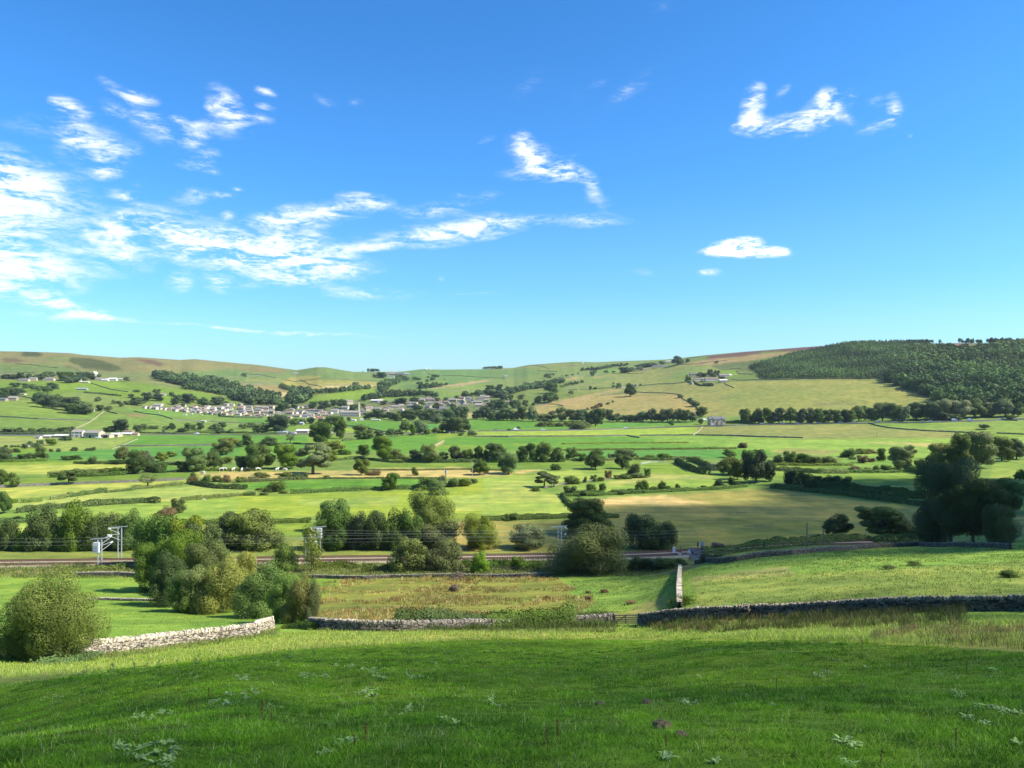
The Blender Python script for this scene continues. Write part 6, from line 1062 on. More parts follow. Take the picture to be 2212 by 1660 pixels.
# the mill and its chimney
p = cast(*zp('v3', 392, 598), 600); s = .10094 / F * p.y
building(p, 415 * s, 14, 92 * s, 34 * s, .05, 'buff', 'stone', 'long buff stone mill with two rows of windows beside the tall chimney', 'mill', 'mill', windows=[(((i + .5) / 11 - .5) * 400 * s, zz * s, 1.9, 2.3) for i in range(11) for zz in (26, 66)])
p2 = cast(*zp('v3', 575, 480), 600); hh = 222 * s
t = empty('mill_chimney', p2); tag(t, 'tall tapering stone chimney rising behind the mill', 'chimney'); MB().tube([(0, 0, -1), (0, 0, hh * .96)], [2.0, 1.25], 14).build('shaft', WALLM['buff'], t); MB().tube([(0, 0, hh * .96), (0, 0, hh)], [1.6, 1.6], 14).build('cap', DARKSTONE, t)
bld('v3', 380, 335, 135, 94, .5, 'buff', 'stone', 'yellowish house above the mill with a hipped look', 9, chimneys=(-4,))
bld('v3', 760, 472, 110, 84, .6, 'stone', 'tile', 'dark open-fronted barn right of the mill chimney', 11, name='barn', cat='barn')
bld('v3', 970, 292, 255, 62, -.1, 'stone', 'pale', 'long low grey-roofed shed on the green slope above the village', 12, name='farm_shed', cat='shed')
bld('v3', 450, 692, 130, 36, 0, 'white', 'pale', 'white flat shed in front of the mill', 9, name='industrial_shed', cat='shed', roof=.2)
bld('v3', 640, 674, 74, 32, .2, 'white', 'pale', 'small white shed right of the flat one before the mill', 8, name='industrial_shed', cat='shed', roof=.3)
bld('v3', 945, 678, 185, 24, 0, 'white', 'pale', 'long thin white shed by the wood right of the mill', 8, name='industrial_shed', cat='shed', roof=.3)
bld('v2', 1730, 528, 140, 44, .1, 'pink', 'red', 'house with a red tiled roof at the village front', 9)
bld('v2', 1320, 655, 120, 60, 0, 'stone', 'blue', 'green-grey shed among trees below the village front', 9, name='farm_shed', cat='shed')
bld('v1', 1335, 596, 95, 34, -.1, 'cream', 'pale', 'small yellow shelter at the edge of the playing field', 5, name='shelter', cat='shelter', roof=.2)
for i, (x, y) in enumerate([(370, 402), (938, 460), (1065, 442), (1288, 460)]):
    t = empty('van', cast(*zp('v1', x, y), 600)); tag(t, ['small pale van leftmost on the green below the village', 'white van on the green below the bungalows', 'white van right of the first on the green', 'small white van rightmost on the green'][i], 'van', 'vans on the village green'); k = (.6, 1, 1.1, .7)[i]
    MB().prism([(-2.6, .5), (2.6, .5), (2.6, 1.4), (1.7, 2.5), (-2.6, 2.5)], -1, 1).build('body', WALLM['white'], t).scale = (k, k, k)
# the white farm below the left hillside
p = cast(*zp('f', 372, 358), 600); s = ZN['f'][2] / F * p.y
t = building(p, 275 * s, 8, 150 * s, 58 * s, .06, 'white', 'stone', 'white three-bay farmhouse with dark windows below the left hillside', 'farmhouse', 'house', chimneys=(-10 * s * 12, 120 * s), windows=[(x * s, zz * s, 1.25, 1.7) for x in (-105, -25, 25, 105) for zz in (48, 118)], doors=((0, 1.2, 2.2),))
bld('f', 545, 355, 120, 140, .05, 'stone', 'stone', 'narrow grey link building between farmhouse and barn', 8)
p = cast(*zp('f', 800, 372), 600); building(p, 440 * s, 10, 138 * s, 62 * s, -.18, 'buff', 'stone', 'tall buff stone barn with a sunlit right gable', 'barn', 'barn', windows=[(-120 * s, 70 * s, 1.6, 2.2), (60 * s, 60 * s, 1.4, 1.4)], doors=((-30 * s, 2.6, 3.2),))
bld('f', 1160, 372, 220, 110, -.05, 'cream', 'stone', 'low cream shed with a dark red doorway beside the barn', 9, name='farm_shed', cat='shed', roof=.25, doors=((0, 4.6, 3.0),))
bld('f', 1380, 350, 240, 110, -.02, 'buff', 'pale', 'pale shed in the middle of the farm range', 10, name='farm_shed', cat='shed', roof=.3)
bld('f', 1660, 300, 370, 70, .05, 'cream', 'pale', 'long white-roofed shed toward the right of the farm range', 10, name='farm_shed', cat='shed', roof=.4)
bld('f', 1740, 235, 210, 60, .05, 'stone', 'tile', 'brown-roofed building behind the white-roofed farm shed', 8)
bld('f', 1920, 318, 150, 80, .1, 'buff', 'tile', 'small buff shed at the right end of the farm range', 7, name='farm_shed', cat='shed')
bld('a1', 540, 836, 120, 26, 0, 'stone', 'pale', 'grey open shed left of the white farmhouse', 12, name='farm_shed', cat='shed', roof=.35)
bld('a1', 420, 838, 62, 22, 0, 'stone', 'pale', 'small dark-fronted shed in the farmyard at left', 8, name='farm_shed', cat='shed')
bld('a1', 335, 848, 36, 28, 0, 'white', 'slate', 'little white hut at the left end of the farmyard', 5, name='farm_hut', cat='hut')
bld('a1', 236, 918, 30, 16, 0, 'stone', 'blue', 'tiny blue-roofed hut in the fields below the farm', 4, name='farm_hut', cat='hut')
# hillside hamlet and barns at left
for x, y, w, h, rz, wm, rm, lab in [(205, 356, 90, 22, 0, 'cream', 'stone', 'long cream shed leftmost in the hillside hamlet'), (285, 350, 60, 28, .2, 'buff', 'stone', 'buff house left of centre in the hillside hamlet'), (420, 350, 95, 26, 0, 'cream', 'stone', 'cream row of cottages in the hillside hamlet'), (670, 362, 50, 26, .3, 'cream', 'stone', 'small cream cottage among trees of the hillside hamlet'), (720, 368, 90, 12, 0, 'buff', 'pale', 'low buff shed under the hamlet trees'),
    (812, 304, 34, 30, 1.2, 'white', 'pale', 'white gabled house standing bright above the hillside hamlet'), (860, 350, 100, 24, .1, 'cream', 'stone', 'cream house at the left of the white hillside sheds'), (965, 350, 72, 24, 0, 'white', 'pale', 'white shed at the right of the hillside hamlet'), (900, 352, 60, 14, 0, 'white', 'pale', 'low white shed between the hillside sheds'), (1035, 346, 36, 14, 0, 'stone', 'pale', 'small grey shed at the far right of the hillside hamlet'),
    (705, 430, 90, 16, 0, 'stone', 'blue', 'low dark shed with a blue-grey roof on the left pasture'), (110, 520, 76, 36, .1, 'stone', 'stone', 'old stone barn at the left edge below the hill'), (30, 524, 60, 26, 0, 'stone', 'slate', 'dark low barn cut by the left edge'), (190, 470, 60, 12, 0, 'buff', 'stone', 'low stone building beside the trees at the left edge'),
    (1490, 312, 50, 20, .2, 'white', 'stone', 'white farmhouse alone high on the left hillside'), (1275, 462, 40, 14, 0, 'cream', 'stone', 'cream house above the left end of the village'), (1395, 476, 44, 18, .2, 'cream', 'stone', 'cream house right of the tree above the village'), (1360, 560, 60, 16, 0, 'white', 'stone', 'white house behind the bungalows'), (800, 610, 34, 14, 0, 'buff', 'stone', 'tiny stone barn beside the copse')]:
    bld('a1', x, y, w, h, rz, wm, rm, lab, 8)
# hilltop farm in the middle
for x, y, w, h, rz, wm, rm, lab, nm in [(1225, 302, 50, 22, 0, 'cream', 'stone', 'stone farmhouse of the hilltop farm in the middle', 'farmhouse'), (1280, 292, 46, 18, .2, 'cream', 'stone', 'pale house between hilltop farm buildings', 'farmhouse'), (1250, 320, 60, 14, 0, 'white', 'stone', 'low pale shed below the hilltop farmhouse', 'farm_shed'), (1325, 305, 84, 24, 0, 'stone', 'slate', 'big dark-roofed shed of the hilltop farm', 'farm_shed'), (1388, 303, 40, 18, 0, 'stone', 'blue', 'blue-grey shed at the right end of the hilltop farm', 'farm_shed'), (436, 292, 40, 14, .2, 'buff', 'stone', 'lone stone barn under the rounded knoll', 'barn')]:
    bld('a2', x, y, w, h, rz, wm, rm, lab, 9, name=nm, cat='barn' if nm == 'barn' else 'shed' if 'shed' in nm else 'house')
for x, y, w, h, rz, wm, rm, lab, nm in [(500, 800, 100, 34, 0, 'stone', 'pale', 'roadside works shed with a pale sunlit roof', 'industrial_shed'), (740, 795, 36, 34, .3, 'buff', 'stone', 'buff house half hidden by the large dark tree', 'house'), (330, 802, 80, 20, 0, 'stone', 'blue', 'low blue-grey shed left of the roadside works', 'industrial_shed'), (1745, 800, 24, 20, .3, 'stone', 'stone', 'small stone hut by the bend of the road', 'hut'), (410, 804, 60, 18, 0, 'stone', 'slate', 'dark lean-to of the roadside works', 'industrial_shed')]:
    bld('a2', x, y, w, h, rz, wm, rm, lab, 10, name=nm, cat='hut' if nm == 'hut' else 'shed' if 'shed' in nm else 'house')
# right hillside
for x, y, w, h, rz, wm, rm, lab, nm in [(140, 322, 38, 18, .2, 'stone', 'stone', 'lone field barn on the far green hillside', 'barn'), (1330, 262, 40, 16, 0, 'pink', 'tile', 'pinkish house on the hillside lane', 'house'), (1480, 232, 90, 16, 0, 'cream', 'slate', 'long low farm range under the big skyline tree', 'farm_shed'), (1540, 190, 60, 10, 0, 'white', 'pale', 'long white shed on the right skyline', 'farm_shed'), (1420, 240, 60, 16, 0, 'stone', 'slate', 'dark barn left of the low farm range', 'barn'), (545, 348, 26, 8, 0, 'white', 'pale', 'white shed in the wooded belt on the slope', 'farm_shed'), (300, 432, 36, 18, .1, 'stone', 'stone', 'stone house among trees on the slope', 'house'), (60, 545, 40, 16, 0, 'cream', 'tile', 'cream bungalow left of the two at the tan field', 'house'), (160, 545, 46, 20, .1, 'pink', 'tile', 'pink-roofed bungalow below the tan hillside field', 'house'), (1135, 412, 36, 14, .2, 'cream', 'stone', 'small pale barn beside the single field tree', 'barn'), (1250, 402, 28, 24, 1.3, 'cream', 'stone', 'pale gabled barn right of the single field tree', 'barn')]:
    bld('a3', x, y, w, h, rz, wm, rm, lab, 8, name=nm, cat='barn' if nm == 'barn' else 'shed' if 'shed' in nm else 'house')
bld('h', 330, 320, 180, 100, 0, 'stone', 'slate', 'tall dark stone house behind the hill farm', 9, chimneys=(-4, 5), roof=.3)
for x, y, w, h, rz, wm, rm, lab, nm in [(455, 425, 200, 80, 0, 'white', 'tile', 'white cottage at the left of the hill farm range', 'house'), (620, 425, 140, 72, 0, 'cream', 'stone', 'cream middle building of the hill farm range', 'house'), (800, 425, 330, 90, 0, 'white', 'tile', 'long white building with a brown roof in the hill farm range', 'farm_shed'), (1095, 460, 200, 80, 0, 'stone', 'pale', 'pale-roofed barn at the right of the hill farm', 'barn'), (1120, 330, 260, 80, .1, 'stone', 'stone', 'stone barn with a white gable behind the hill farm', 'barn'), (1275, 300, 70, 50, .2, 'white', 'pale', 'small white outhouse right of the hill farm barn', 'hut'), (290, 512, 60, 70, .8, 'cream', 'stone', 'small pale hut left of the hill farm', 'hut')]:
    bld('h', x, y, w, h, rz, wm, rm, lab, 8, name=nm, cat='barn' if nm == 'barn' else 'shed' if 'shed' in nm else 'hut' if nm == 'hut' else 'house', windows=())
belt('h', [(215, 440, 150, 120), (180, 330, 60, 60), (520, 320, 160, 120), (640, 320, 140, 100), (780, 300, 150, 170), (860, 330, 150, 110), (950, 300, 150, 150), (1080, 370, 180, 60), (640, 545, 120, 70), (770, 545, 170, 70)], 'around the hill farm on the right', mats=['far', 'dark', 'farolive'])
# the roadside house with two gables
p = cast(*zp('h', 920, 1545), 600); s = ZN['h'][2] / F * p.y; W = 385 * s
t = building(p, W, 9, 150 * s, 62 * s, .02, 'buff', 'slate', 'stone roadside house with two front gables and a slate roof', 'roadside_house', 'house', chimneys=(-W * .3, W * .32))
for gx, gw, gh, nm in [(-125 * s, 120 * s, 175 * s, 'left'), (105 * s, 200 * s, 168 * s, 'right')]:
    m = MB(); eg = gh * .62; m.prism([(-gw / 2, -.4), (gw / 2, -.4), (gw / 2, eg), (0, gh), (-gw / 2, eg)], -1.6, 0, 'y').build('gable_wing', WALLM['buff'], t).location = (gx, -4.4, 0)
    m = MB(); 
    for sgn in (-1, 1): m.prism([(sgn * (gw / 2 + .4), eg - .3), (0, gh + .1), (0, gh + .35), (sgn * (gw / 2 + .4), eg - .02)], -2.0, 3.5, 'y')
    m.build('gable_roof', ROOFM['slate'], t).location = (gx, -4.4, 0)
    for zz in ((1.5, 4.3) if nm == 'left' else (1.6, 4.2)):
        o = child('window', WINM, t, (gx, -6.06, zz), (0, 0, 0), (2.2 if nm == 'right' else 1.6, 1, 1.6)); child('frame', FRAMEM, o)
m = MB().box(-.5, .5, -.05, .05, 0, 1).mesh('door'); m.materials.append(TRIM); child('door', m, t, (-140 * s, -6.05, 0), (0, 0, 0), (2.0, 1, 2.4))

# ------------------------------------------------------------------ wind turbines on the skyline
WHITE = material('white_paint', (.80, .80, .80), .5)
for z, x, y, hpx, lab in [('a3', 798, 200, 48, 'white wind turbine standing clear on the skyline right of centre'), ('a2', 1553, 250, 36, 'small white wind turbine left of the pair on the middle skyline'), ('a2', 1590, 250, 28, 'smallest white wind turbine right of the pair on the middle skyline')]:
    X, Y = zp(z, x, y + 6); p = cast(X, Y, 600); Hh = hpx * ZN[z][2] / F * p.y * .72; t = empty('wind_turbine', p); tag(t, lab, 'wind turbine', 'wind turbines on the skyline')
    MB().tube([(0, 0, -4), (0, 0, Hh)], [max(.035 * Hh, 1.6), max(.022 * Hh, 1.2)], 8).build('tower', WHITE, t); MB().tube([(0, -Hh * .06, Hh), (0, Hh * .06, Hh)], Hh * .028, 8).build('nacelle', WHITE, t)
    for k in range(3):
        a = R(90 + 12 + 120 * k); b = MB().tube([(0, -Hh * .07, Hh), (math.cos(a) * Hh * .12, -Hh * .07, Hh + math.sin(a) * Hh * .12), (math.cos(a) * Hh * .4, -Hh * .07, Hh + math.sin(a) * Hh * .4)], [Hh * .03, Hh * .034, Hh * .012], 5); b.build('blade', WHITE, t)
# ------------------------------------------------------------------ main road and its traffic
TARMAC = material('tarmac', (.075, .075, .075), .9, vary=.2, scale=.5)
def ribbon(T, w, lift, name, mat, label, kind='structure'):
    d = np.gradient(T[:, :2], axis=0); d /= np.linalg.norm(d, axis=1)[:, None] + 1e-9; nr = np.stack([-d[:, 1], d[:, 0]], 1) * w / 2; rows = []
    for k in (-1, -.5, 0, .5, 1): q = T[:, :2] + nr * k; rows.append(np.column_stack([q, gz(q[:, 0], q[:, 1]) + lift]))
    V = np.stack(rows, 1).reshape(-1, 3); Q = [(i * 5 + j, i * 5 + j + 1, i * 5 + j + 6, i * 5 + j + 5) for i in range(len(T) - 1) for j in range(4)]
    return tag(link(name, mesh_np(name, V, [q[::-1] for q in Q], True), mat), label, None, None, kind)
def smooth(T, k=9):
    p = np.pad(T, ((k, k), (0, 0)), mode='edge'); ker = np.ones(2 * k + 1) / (2 * k + 1); return np.column_stack([np.convolve(p[:, i], ker, 'valid') for i in range(3)])
ROADPX = [(-420, 942)] + [zp('a1', *q) for q in [(0, 818), (300, 818), (700, 816), (1200, 812), (1700, 810), (2000, 811)]] + [zp('a2', *q) for q in [(300, 812), (800, 806), (1300, 800), (1640, 796), (2000, 778)]] + [zp('a3', *q) for q in [(0, 779), (400, 776), (800, 770), (1155, 758), (1500, 748), (1780, 738), (2000, 736)]] + [zp('a4', *q) for q in [(100, 752), (480, 748), (800, 739), (1100, 736), (1500, 733), (1800, 726), (2040, 714), (2300, 708), (2900, 690)]]
RT = smooth(trace('d', ROADPX, 8, 500), 5); RT[:, 2] = gz(RT[:, 0], RT[:, 1])
ribbon(RT, 9, .35, 'road', TARMAC, 'grey main road crossing the far side of the valley floor')
T = RT.copy(); T[:, 1] -= 8; nT = len(T)
field_wall('d', [(p[0], p[1] + 1.2) for p in ROADPX[1:13]], 'stone wall along the near side of the main road, left half', .9, .7, material('roadside_wall', (.22, .2, .17), .95, vary=.3, scale=.7), 500)
field_wall('d', [(p[0], p[1] + 1.6) for p in ROADPX[12:27]], 'stone wall along the near side of the main road, right half', .9, .7, bpy.data.materials['roadside_wall'], 500)
def car_meshes(van=False):
    m = MB(); prof = [(-2.15, .35), (2.15, .35), (2.15, .8), (1.2, .95), (.55, 1.42), (-1.3, 1.45), (-2.05, .95)] if not van else [(-2.5, .4), (2.5, .4), (2.5, 1.1), (1.8, 1.3), (1.2, 2.2), (-2.5, 2.25)]
    m.prism(prof, -.85, .85, 'y'); body = m.mesh('body')
    g = MB().prism([(-1.6, .95), (1.05, .95), (.5, 1.36), (-1.25, 1.38)] if not van else [(.4, 1.35), (1.65, 1.35), (1.15, 2.05), (.4, 2.05)], -.87, .87, 'y').mesh('window_band'); g.materials.append(GLASS)
    w = MB().tube([(0, -.11, 0), (0, .11, 0)], .32, 10).mesh('wheel'); w.materials.append(material('tyre', (.02, .02, .02), .9)); return body, g, w
CARB, CARG, CARW = car_meshes(); VANB, VANG, VANW = car_meshes(True)
PAINT = {n: material('car_paint_' + n, c, .3) for n, c in [('white', (.78, .78, .78)), ('silver', (.55, .57, .6)), ('dark', (.03, .03, .04)), ('red', (.4, .03, .03)), ('blue', (.05, .1, .3))]}
def car(X, Y, paint, label, van=False, off=0.0, rz=None):
    p = cast(X, Y, 500); i = int(np.argmin(np.abs(RT[:, 0] / RT[:, 1] - p.x / p.y)))
    if rz is None: x, y = RT[i, 0], RT[i, 1] + off; d = RT[min(i + 2, nT - 1)] - RT[i - 2]; a = math.atan2(d[1], d[0]); zz = float(gz(x, y)) + .4
    else: x, y, a, zz = p.x, p.y, rz, p.z + .02
    t = empty('van' if van else 'car', (x, y, zz), a, (1.25, 1.2, 1.25)); tag(t, label, 'van' if van else 'car', 'cars on the main road' if rz is None else None)
    b, g, w = (VANB, VANG, VANW) if van else (CARB, CARG, CARW); o = bpy.data.objects.new('body', b.copy()); o.data.materials.append(PAINT[paint]); COL.objects.link(o); o.parent = t; child('window_band', g, t)
    for sx in (-1.35, 1.35):
        for sy in (-.78, .78): child('wheel', w, t, (sx, sy, .32))
for z, x, y, pt, lab, van in [('a4', 195, 748, 'white', 'white car on the main road, leftmost before the upright trees', 0), ('a4', 348, 748, 'white', 'white car, second from left before the upright tree row', 0), ('a4', 480, 746, 'white', 'white car, third from left before the upright tree row', 0), ('a4', 650, 739, 'silver', 'small silver car before the middle of the upright trees', 0), ('a4', 795, 735, 'white', 'white car before the right part of the upright trees', 0), ('a4', 930, 730, 'white', 'white car at the right end of the upright trees', 0),
    ('a4', 1088, 732, 'white', 'white car above the start of the curved wall', 0), ('a4', 1295, 737, 'dark', 'dark car on the main road right of the curved wall', 0), ('a4', 1425, 735, 'silver', 'grey car between the dark car and the white one on the right', 0), ('a4', 1505, 730, 'white', 'white car on the road below the pale willows', 0), ('a4', 1675, 728, 'white', 'long white van on the road at right', 1), ('a4', 1805, 724, 'white', 'tall white van rightmost but one on the road', 1), ('a4', 2040, 712, 'white', 'white car nearest the right edge on the main road', 0),
    ('a3', 30, 774, 'white', 'white car beside the grey one in mid road', 0), ('a3', 64, 776, 'silver', 'grey car following the white one in mid road', 0), ('a3', 247, 778, 'white', 'white van on the road under a small dark tree', 1), ('a3', 458, 775, 'white', 'white car left of the grey verge willow', 0), ('a3', 1155, 755, 'white', 'white car alone on the road before the emerald strip', 0), ('a1', 1718, 808, 'white', 'white car on the road left of the roadside works', 0), ('a2', 445, 802, 'white', 'white car parked at the roadside works', 0), ('a2', 1195, 790, 'silver', 'pale car by the dark wall under the mill', 0), ('a3', 166, 774, 'dark', 'dark car on the road left of the white van', 0)]:
    car(*zp(z, x, y), pt, lab, bool(van))
car(*zp('f', 905, 392), 'white', 'white car parked below the tall buff barn', rz=.2); car(*zp('f', 1005, 374), 'white', 'white car under the sunlit gable of the barn', True, rz=1.2); car(*zp('a1', 1380, 801), 'silver', 'silver car in the gateway right of the farm', rz=.1); car(*zp('h', 625, 1425), 'white', 'white van parked left of the roadside house', True, rz=.3)

# ------------------------------------------------------------------ poles in the valley
POLE = material('pole_timber', (.20, .165, .12), .9, vary=.2, scale=2)
def pole(z, x, ytop, y, label, r=.13, arm=1.2, dmin=60, boost=1.0):
    p = cast(*zp(z, x, y), dmin); Hh = (y - ytop) * ZN[z][2] / F * p.y; t = empty('utility_pole', p); tag(t, label, 'utility pole', None); r = max(r, p.y / 745 * .16) * boost
    MB().tube([(0, 0, -.4), (0, 0, Hh)], [r, r * .75], 7).build('post', POLE, t)
    if arm: MB().bar((-arm, 0, Hh - .5), (arm, 0, Hh - .5), max(.1, r * .8)).build('crossarm', POLE, t)
for z, x, a, b, lab in [('a1', 992, 832, 892, 'thin pole in the field below the farm sheds'), ('a1', 875, 890, 945, 'thin pole left of the pale low wall'), ('a1', 1485, 850, 912, 'thin pole in the emerald field left of centre'), ('a1', 1379, 705, 795, 'tall thin pole by the road right of the farm'), ('a2', 805, 790, 860, 'pole in front of the roadside tree below the mill'), ('a2', 1287, 790, 836, 'pole among the trees on the near side of the road'), ('a3', 57, 705, 756, 'pole in the bright strip below the roadside wood'), ('a3', 205, 660, 722, 'pole at the left of the roadside wood'), ('a3', 680, 715, 762, 'pole before the clipped roadside bushes'), ('a3', 499, 565, 640, 'pole on the tan hillside'), ('a3', 405, 700, 745, 'pole at the left end of the clipped bushes'), ('a4', 1087, 805, 850, 'faint pole in the right fields under the curved wall'), ('a4', 1660, 795, 860, 'faint pole by the silvery willows'), ('a4', 312, 375, 418, 'pole at the foot of the plantation, left one'), ('a4', 436, 370, 418, 'pole at the foot of the plantation, right one')]: pole(z, x, a, b, lab, boost=.8)
pole('b4', 551, 566, 752, 'pale telegraph pole standing in the shaded hedge, left of two', .15, 0, 90, 1.2); pole('b4', 675, 610, 738, 'shorter dark telegraph pole standing in the shaded hedge, right of two', .17, 0, 90, 1.2)
p = cast(*zp('b2', 1722, 247), 60); Hh = 62 * .2523 / F * p.y; t = empty('marker_post', p); tag(t, 'short post with a white board on top in the tan stubble', 'post'); MB().tube([(0, 0, -.2), (0, 0, Hh)], .28, 6).build('post', POLE, t); MB().box(-.7, .7, -.1, .1, Hh * .6, Hh).build('board', WHITE, t)
p = cast(*zp('a3', 398, 658), 500); q = .2523 / F * p.y; m = MB().tube([(-7 * q, 0, 30 * q), (-6 * q, 0, 10 * q), (-2 * q, 0, 2 * q), (3 * q, 0, 2 * q), (7 * q, 0, 10 * q), (8 * q, 0, 30 * q)], 1.6 * q, 6); o = m.build('goal_frame', WHITE); o.location = p - Vector((0, 14, 0)); tag(o, 'small white U-shaped frame in front of the roadside wood', 'frame')
def dead_tree(z, x, y, w, h, label, mat, n=9, dmin=60, seed=3):
    p = cast(*zp(z, x, y), dmin); s = ZN[z][2] / F * p.y; W = w * s; Hh = h * s; rng = np.random.default_rng(seed); t = empty('dead_tree', p); tag(t, label, 'tree'); r = max(.16, p.y / 745 * .25)
    MB().tube([(0, 0, -.2), (W * .03, 0, Hh * .5), (-W * .02, 0, Hh)], [r, r * .8, r * .3], 7).build('trunk', mat, t); m = MB()
    for i in range(n):
        z0 = Hh * rng.uniform(.35, .85); a = rng.uniform(0, 6.28); e = Vector((math.cos(a) * W * .5 * rng.uniform(.5, 1), math.sin(a) * W * .4, z0 + Hh * rng.uniform(.08, .3))); mid = Vector((0, 0, z0)).lerp(e, .5) + Vector((0, 0, Hh * .03)); m.tube([(0, 0, z0), mid, e], [r * .45, r * .35, r * .15], 5)
    m.build('branches', mat, t)
dead_tree('b2', 1948, 255, 70, 150, 'bleached dead tree beside the dark round tree', DEADWOOD); dead_tree('a3', 1900, 1140, 110, 100, 'grey leafless tree on the curving hedge', material('grey_twigs', (.30, .27, .22), .9), 16, 60, 5)
dead_tree('b1', 1830, 900, 190, 140, 'bare pale twigs above the yellowish thicket', bpy.data.materials['grey_twigs'], 26, 190, 8)
# ------------------------------------------------------------------ cattle and sheep
COWW = material('white_hide', (.62, .57, .50), .9); COWB = material('dark_hide', (.05, .04, .035), .9)
def beast(scale=1.0, grazing=True):
    """one skin over a skeleton: barrel, neck, head, four jointed legs, tail"""
    v = [(-.75, 0, 1.15), (-.2, 0, 1.12), (.35, 0, 1.14), (.75, 0, 1.2)]; rad = [.30, .36, .35, .27]; e = [(0, 1), (1, 2), (2, 3)]
    def chain(fr, pts, rs):
        for p, r in zip(pts, rs): v.append(p); rad.append(r); e.append((fr, len(v) - 1)); fr = len(v) - 1
    chain(3, [(1.05, 0, .95), (1.25, 0, .5), (1.42, 0, .28)] if grazing else [(1.05, 0, 1.42), (1.3, 0, 1.5), (1.55, 0, 1.36)], [.17, .14, .09])
    for s in (-1, 1):
        chain(3, [(.66, s * .2, .8), (.68, s * .2, .42), (.66, s * .2, .02)], [.13, .08, .07]); chain(0, [(-.72, s * .2, .82), (-.86, s * .2, .45), (-.78, s * .2, .02)], [.16, .085, .07])
    chain(0, [(-1.03, 0, 1.1), (-1.08, 0, .6)], [.05, .04])
    me = bpy.data.meshes.new('body'); me.from_pydata(v, e, []); o = bpy.data.objects.new('skin_source', me); COL.objects.link(o); md = o.modifiers.new('s', 'SKIN')
    for i, r in enumerate(rad): me.skin_vertices[0].data[i].radius = (r, r)
    me.skin_vertices[0].data[1].use_root = True; o.modifiers.new('d', 'SUBSURF').levels = 1
    dg = bpy.context.evaluated_depsgraph_get(); out = bpy.data.meshes.new_from_object(o.evaluated_get(dg)); bpy.data.objects.remove(o); return out
BG = beast(); BS = beast(grazing=False)
for i, (z, x, y, m, g, rz, lab) in enumerate([('b1', 1742, 222, COWW, 1, 2.8, 'white cow grazing leftmost by the brown bush'), ('b1', 1900, 192, COWW, 0, .2, 'white cow standing under the left oak, left of a pair'), ('b1', 1928, 190, COWW, 1, 2.9, 'white cow under the left oak, right of a pair'), ('b1', 1998, 194, COWW, 0, 1.3, 'white cow seen end on under the oaks'), ('b1', 2072, 196, COWW, 0, 1.7, 'pale cow standing at the stubble edge under the oaks'), ('b1', 2126, 194, COWB, 1, .3, 'dark cow grazing right of the pale ones under the oaks'), ('b2', 25, 198, COWB, 0, .2, 'dark cow in the shade left of the oval oak'), ('b2', 278, 194, COWW, 0, 1.2, 'white cow resting beside the second oak'), ('b2', 345, 194, COWW, 1, 3.0, 'white cow grazing beside the grey ash'), ('b1', 1748, 446, COWW, 1, .2, 'single white sheep by the ragged hedge'), ('b2', 115, 190, COWW, 1, .4, 'white cow half hidden between the two oaks')]):
    p = cast(*zp(z, x, y), 60); k = .65 if 'sheep' in lab else 1.45; o = bpy.data.objects.new('cow' if k > 1 else 'sheep', (BG if g else BS).copy()); o.data.materials.append(m); COL.objects.link(o); o.location = p; o.scale = (k, k, k); o.rotation_euler = (0, 0, rz); tag(o, lab, 'cow' if k > 1 else 'sheep', 'cattle under the oaks' if k > 1 else None)

# ------------------------------------------------------------------ railway
RAX, RAY = lambda y: 0, None
def rail_y(x): return 218.6 + .056 * x
def rail_line(x0, x1, off=0.0, step=2.0): xs = np.arange(x0, x1 + step, step); ys = rail_y(xs) + off; return np.column_stack([xs, ys, gz(xs, ys)])
BALLAST = material('ballast', (.30, .26, .175), 1, vary=.4, scale=3.0, detail=6, bump=.4); RUST = material('rusty_rail', (.15, .075, .05), .6, vary=.2, scale=.5); SLEEPER = material('sleeper', (.17, .125, .08), .9, vary=.3, scale=2)
def bed_z(x): return float(np.mean(gz(np.array([x]), np.array([rail_y(x)])))) 
BX = np.arange(-230, 112, 3.0); BZ = np.array([bed_z(x) for x in BX]); kz = np.ones(15) / 15; BZ = np.convolve(np.pad(BZ, 7, mode='edge'), kz, 'valid')
def bz(x): return float(np.interp(x, BX, BZ))
m = MB(); prev = None
for x in BX:
    y = rail_y(x); z0 = bz(x); row = [(x, y - 6.2, z0 - 1.2), (x, y - 4.6, z0 + .28), (x, y, z0 + .42), (x, y + 4.4, z0 + .28), (x, y + 6.0, z0 - 1.0)]; b = len(m.v); m.v += row
    if prev is not None: m.f += [(prev + i, b + i, b + i + 1, prev + i + 1) for i in range(4)]
    prev = b
tag(m.build('railway_ballast', BALLAST), 'pale stone ballast bed of the double-track railway', None, None, 'structure')
for off, lab in ((-2.2, 'nearer railway track with brown rails'), (2.2, 'farther railway track with brown rails')):
    t = empty('railway_track', (0, 0, 0)); tag(t, lab, 'railway track', 'tracks of the railway')
    for g in (-.72, .72):
        m = MB(); pts = [(x, rail_y(x) + off + g, bz(x) + .56) for x in BX]
        for a, b in zip(pts[:-1], pts[1:]): m.bar(a, b, .12, .22)
        m.build('rail', RUST, t)
    m = MB()
    for x in np.arange(-200, 80, .75): y = rail_y(x) + off; m.box(x - .13, x + .13, y - 1.3, y + 1.3, bz(x) + .2, bz(x) + .45)
    tag(m.build('sleepers', SLEEPER, t), None, None, None, 'stuff')
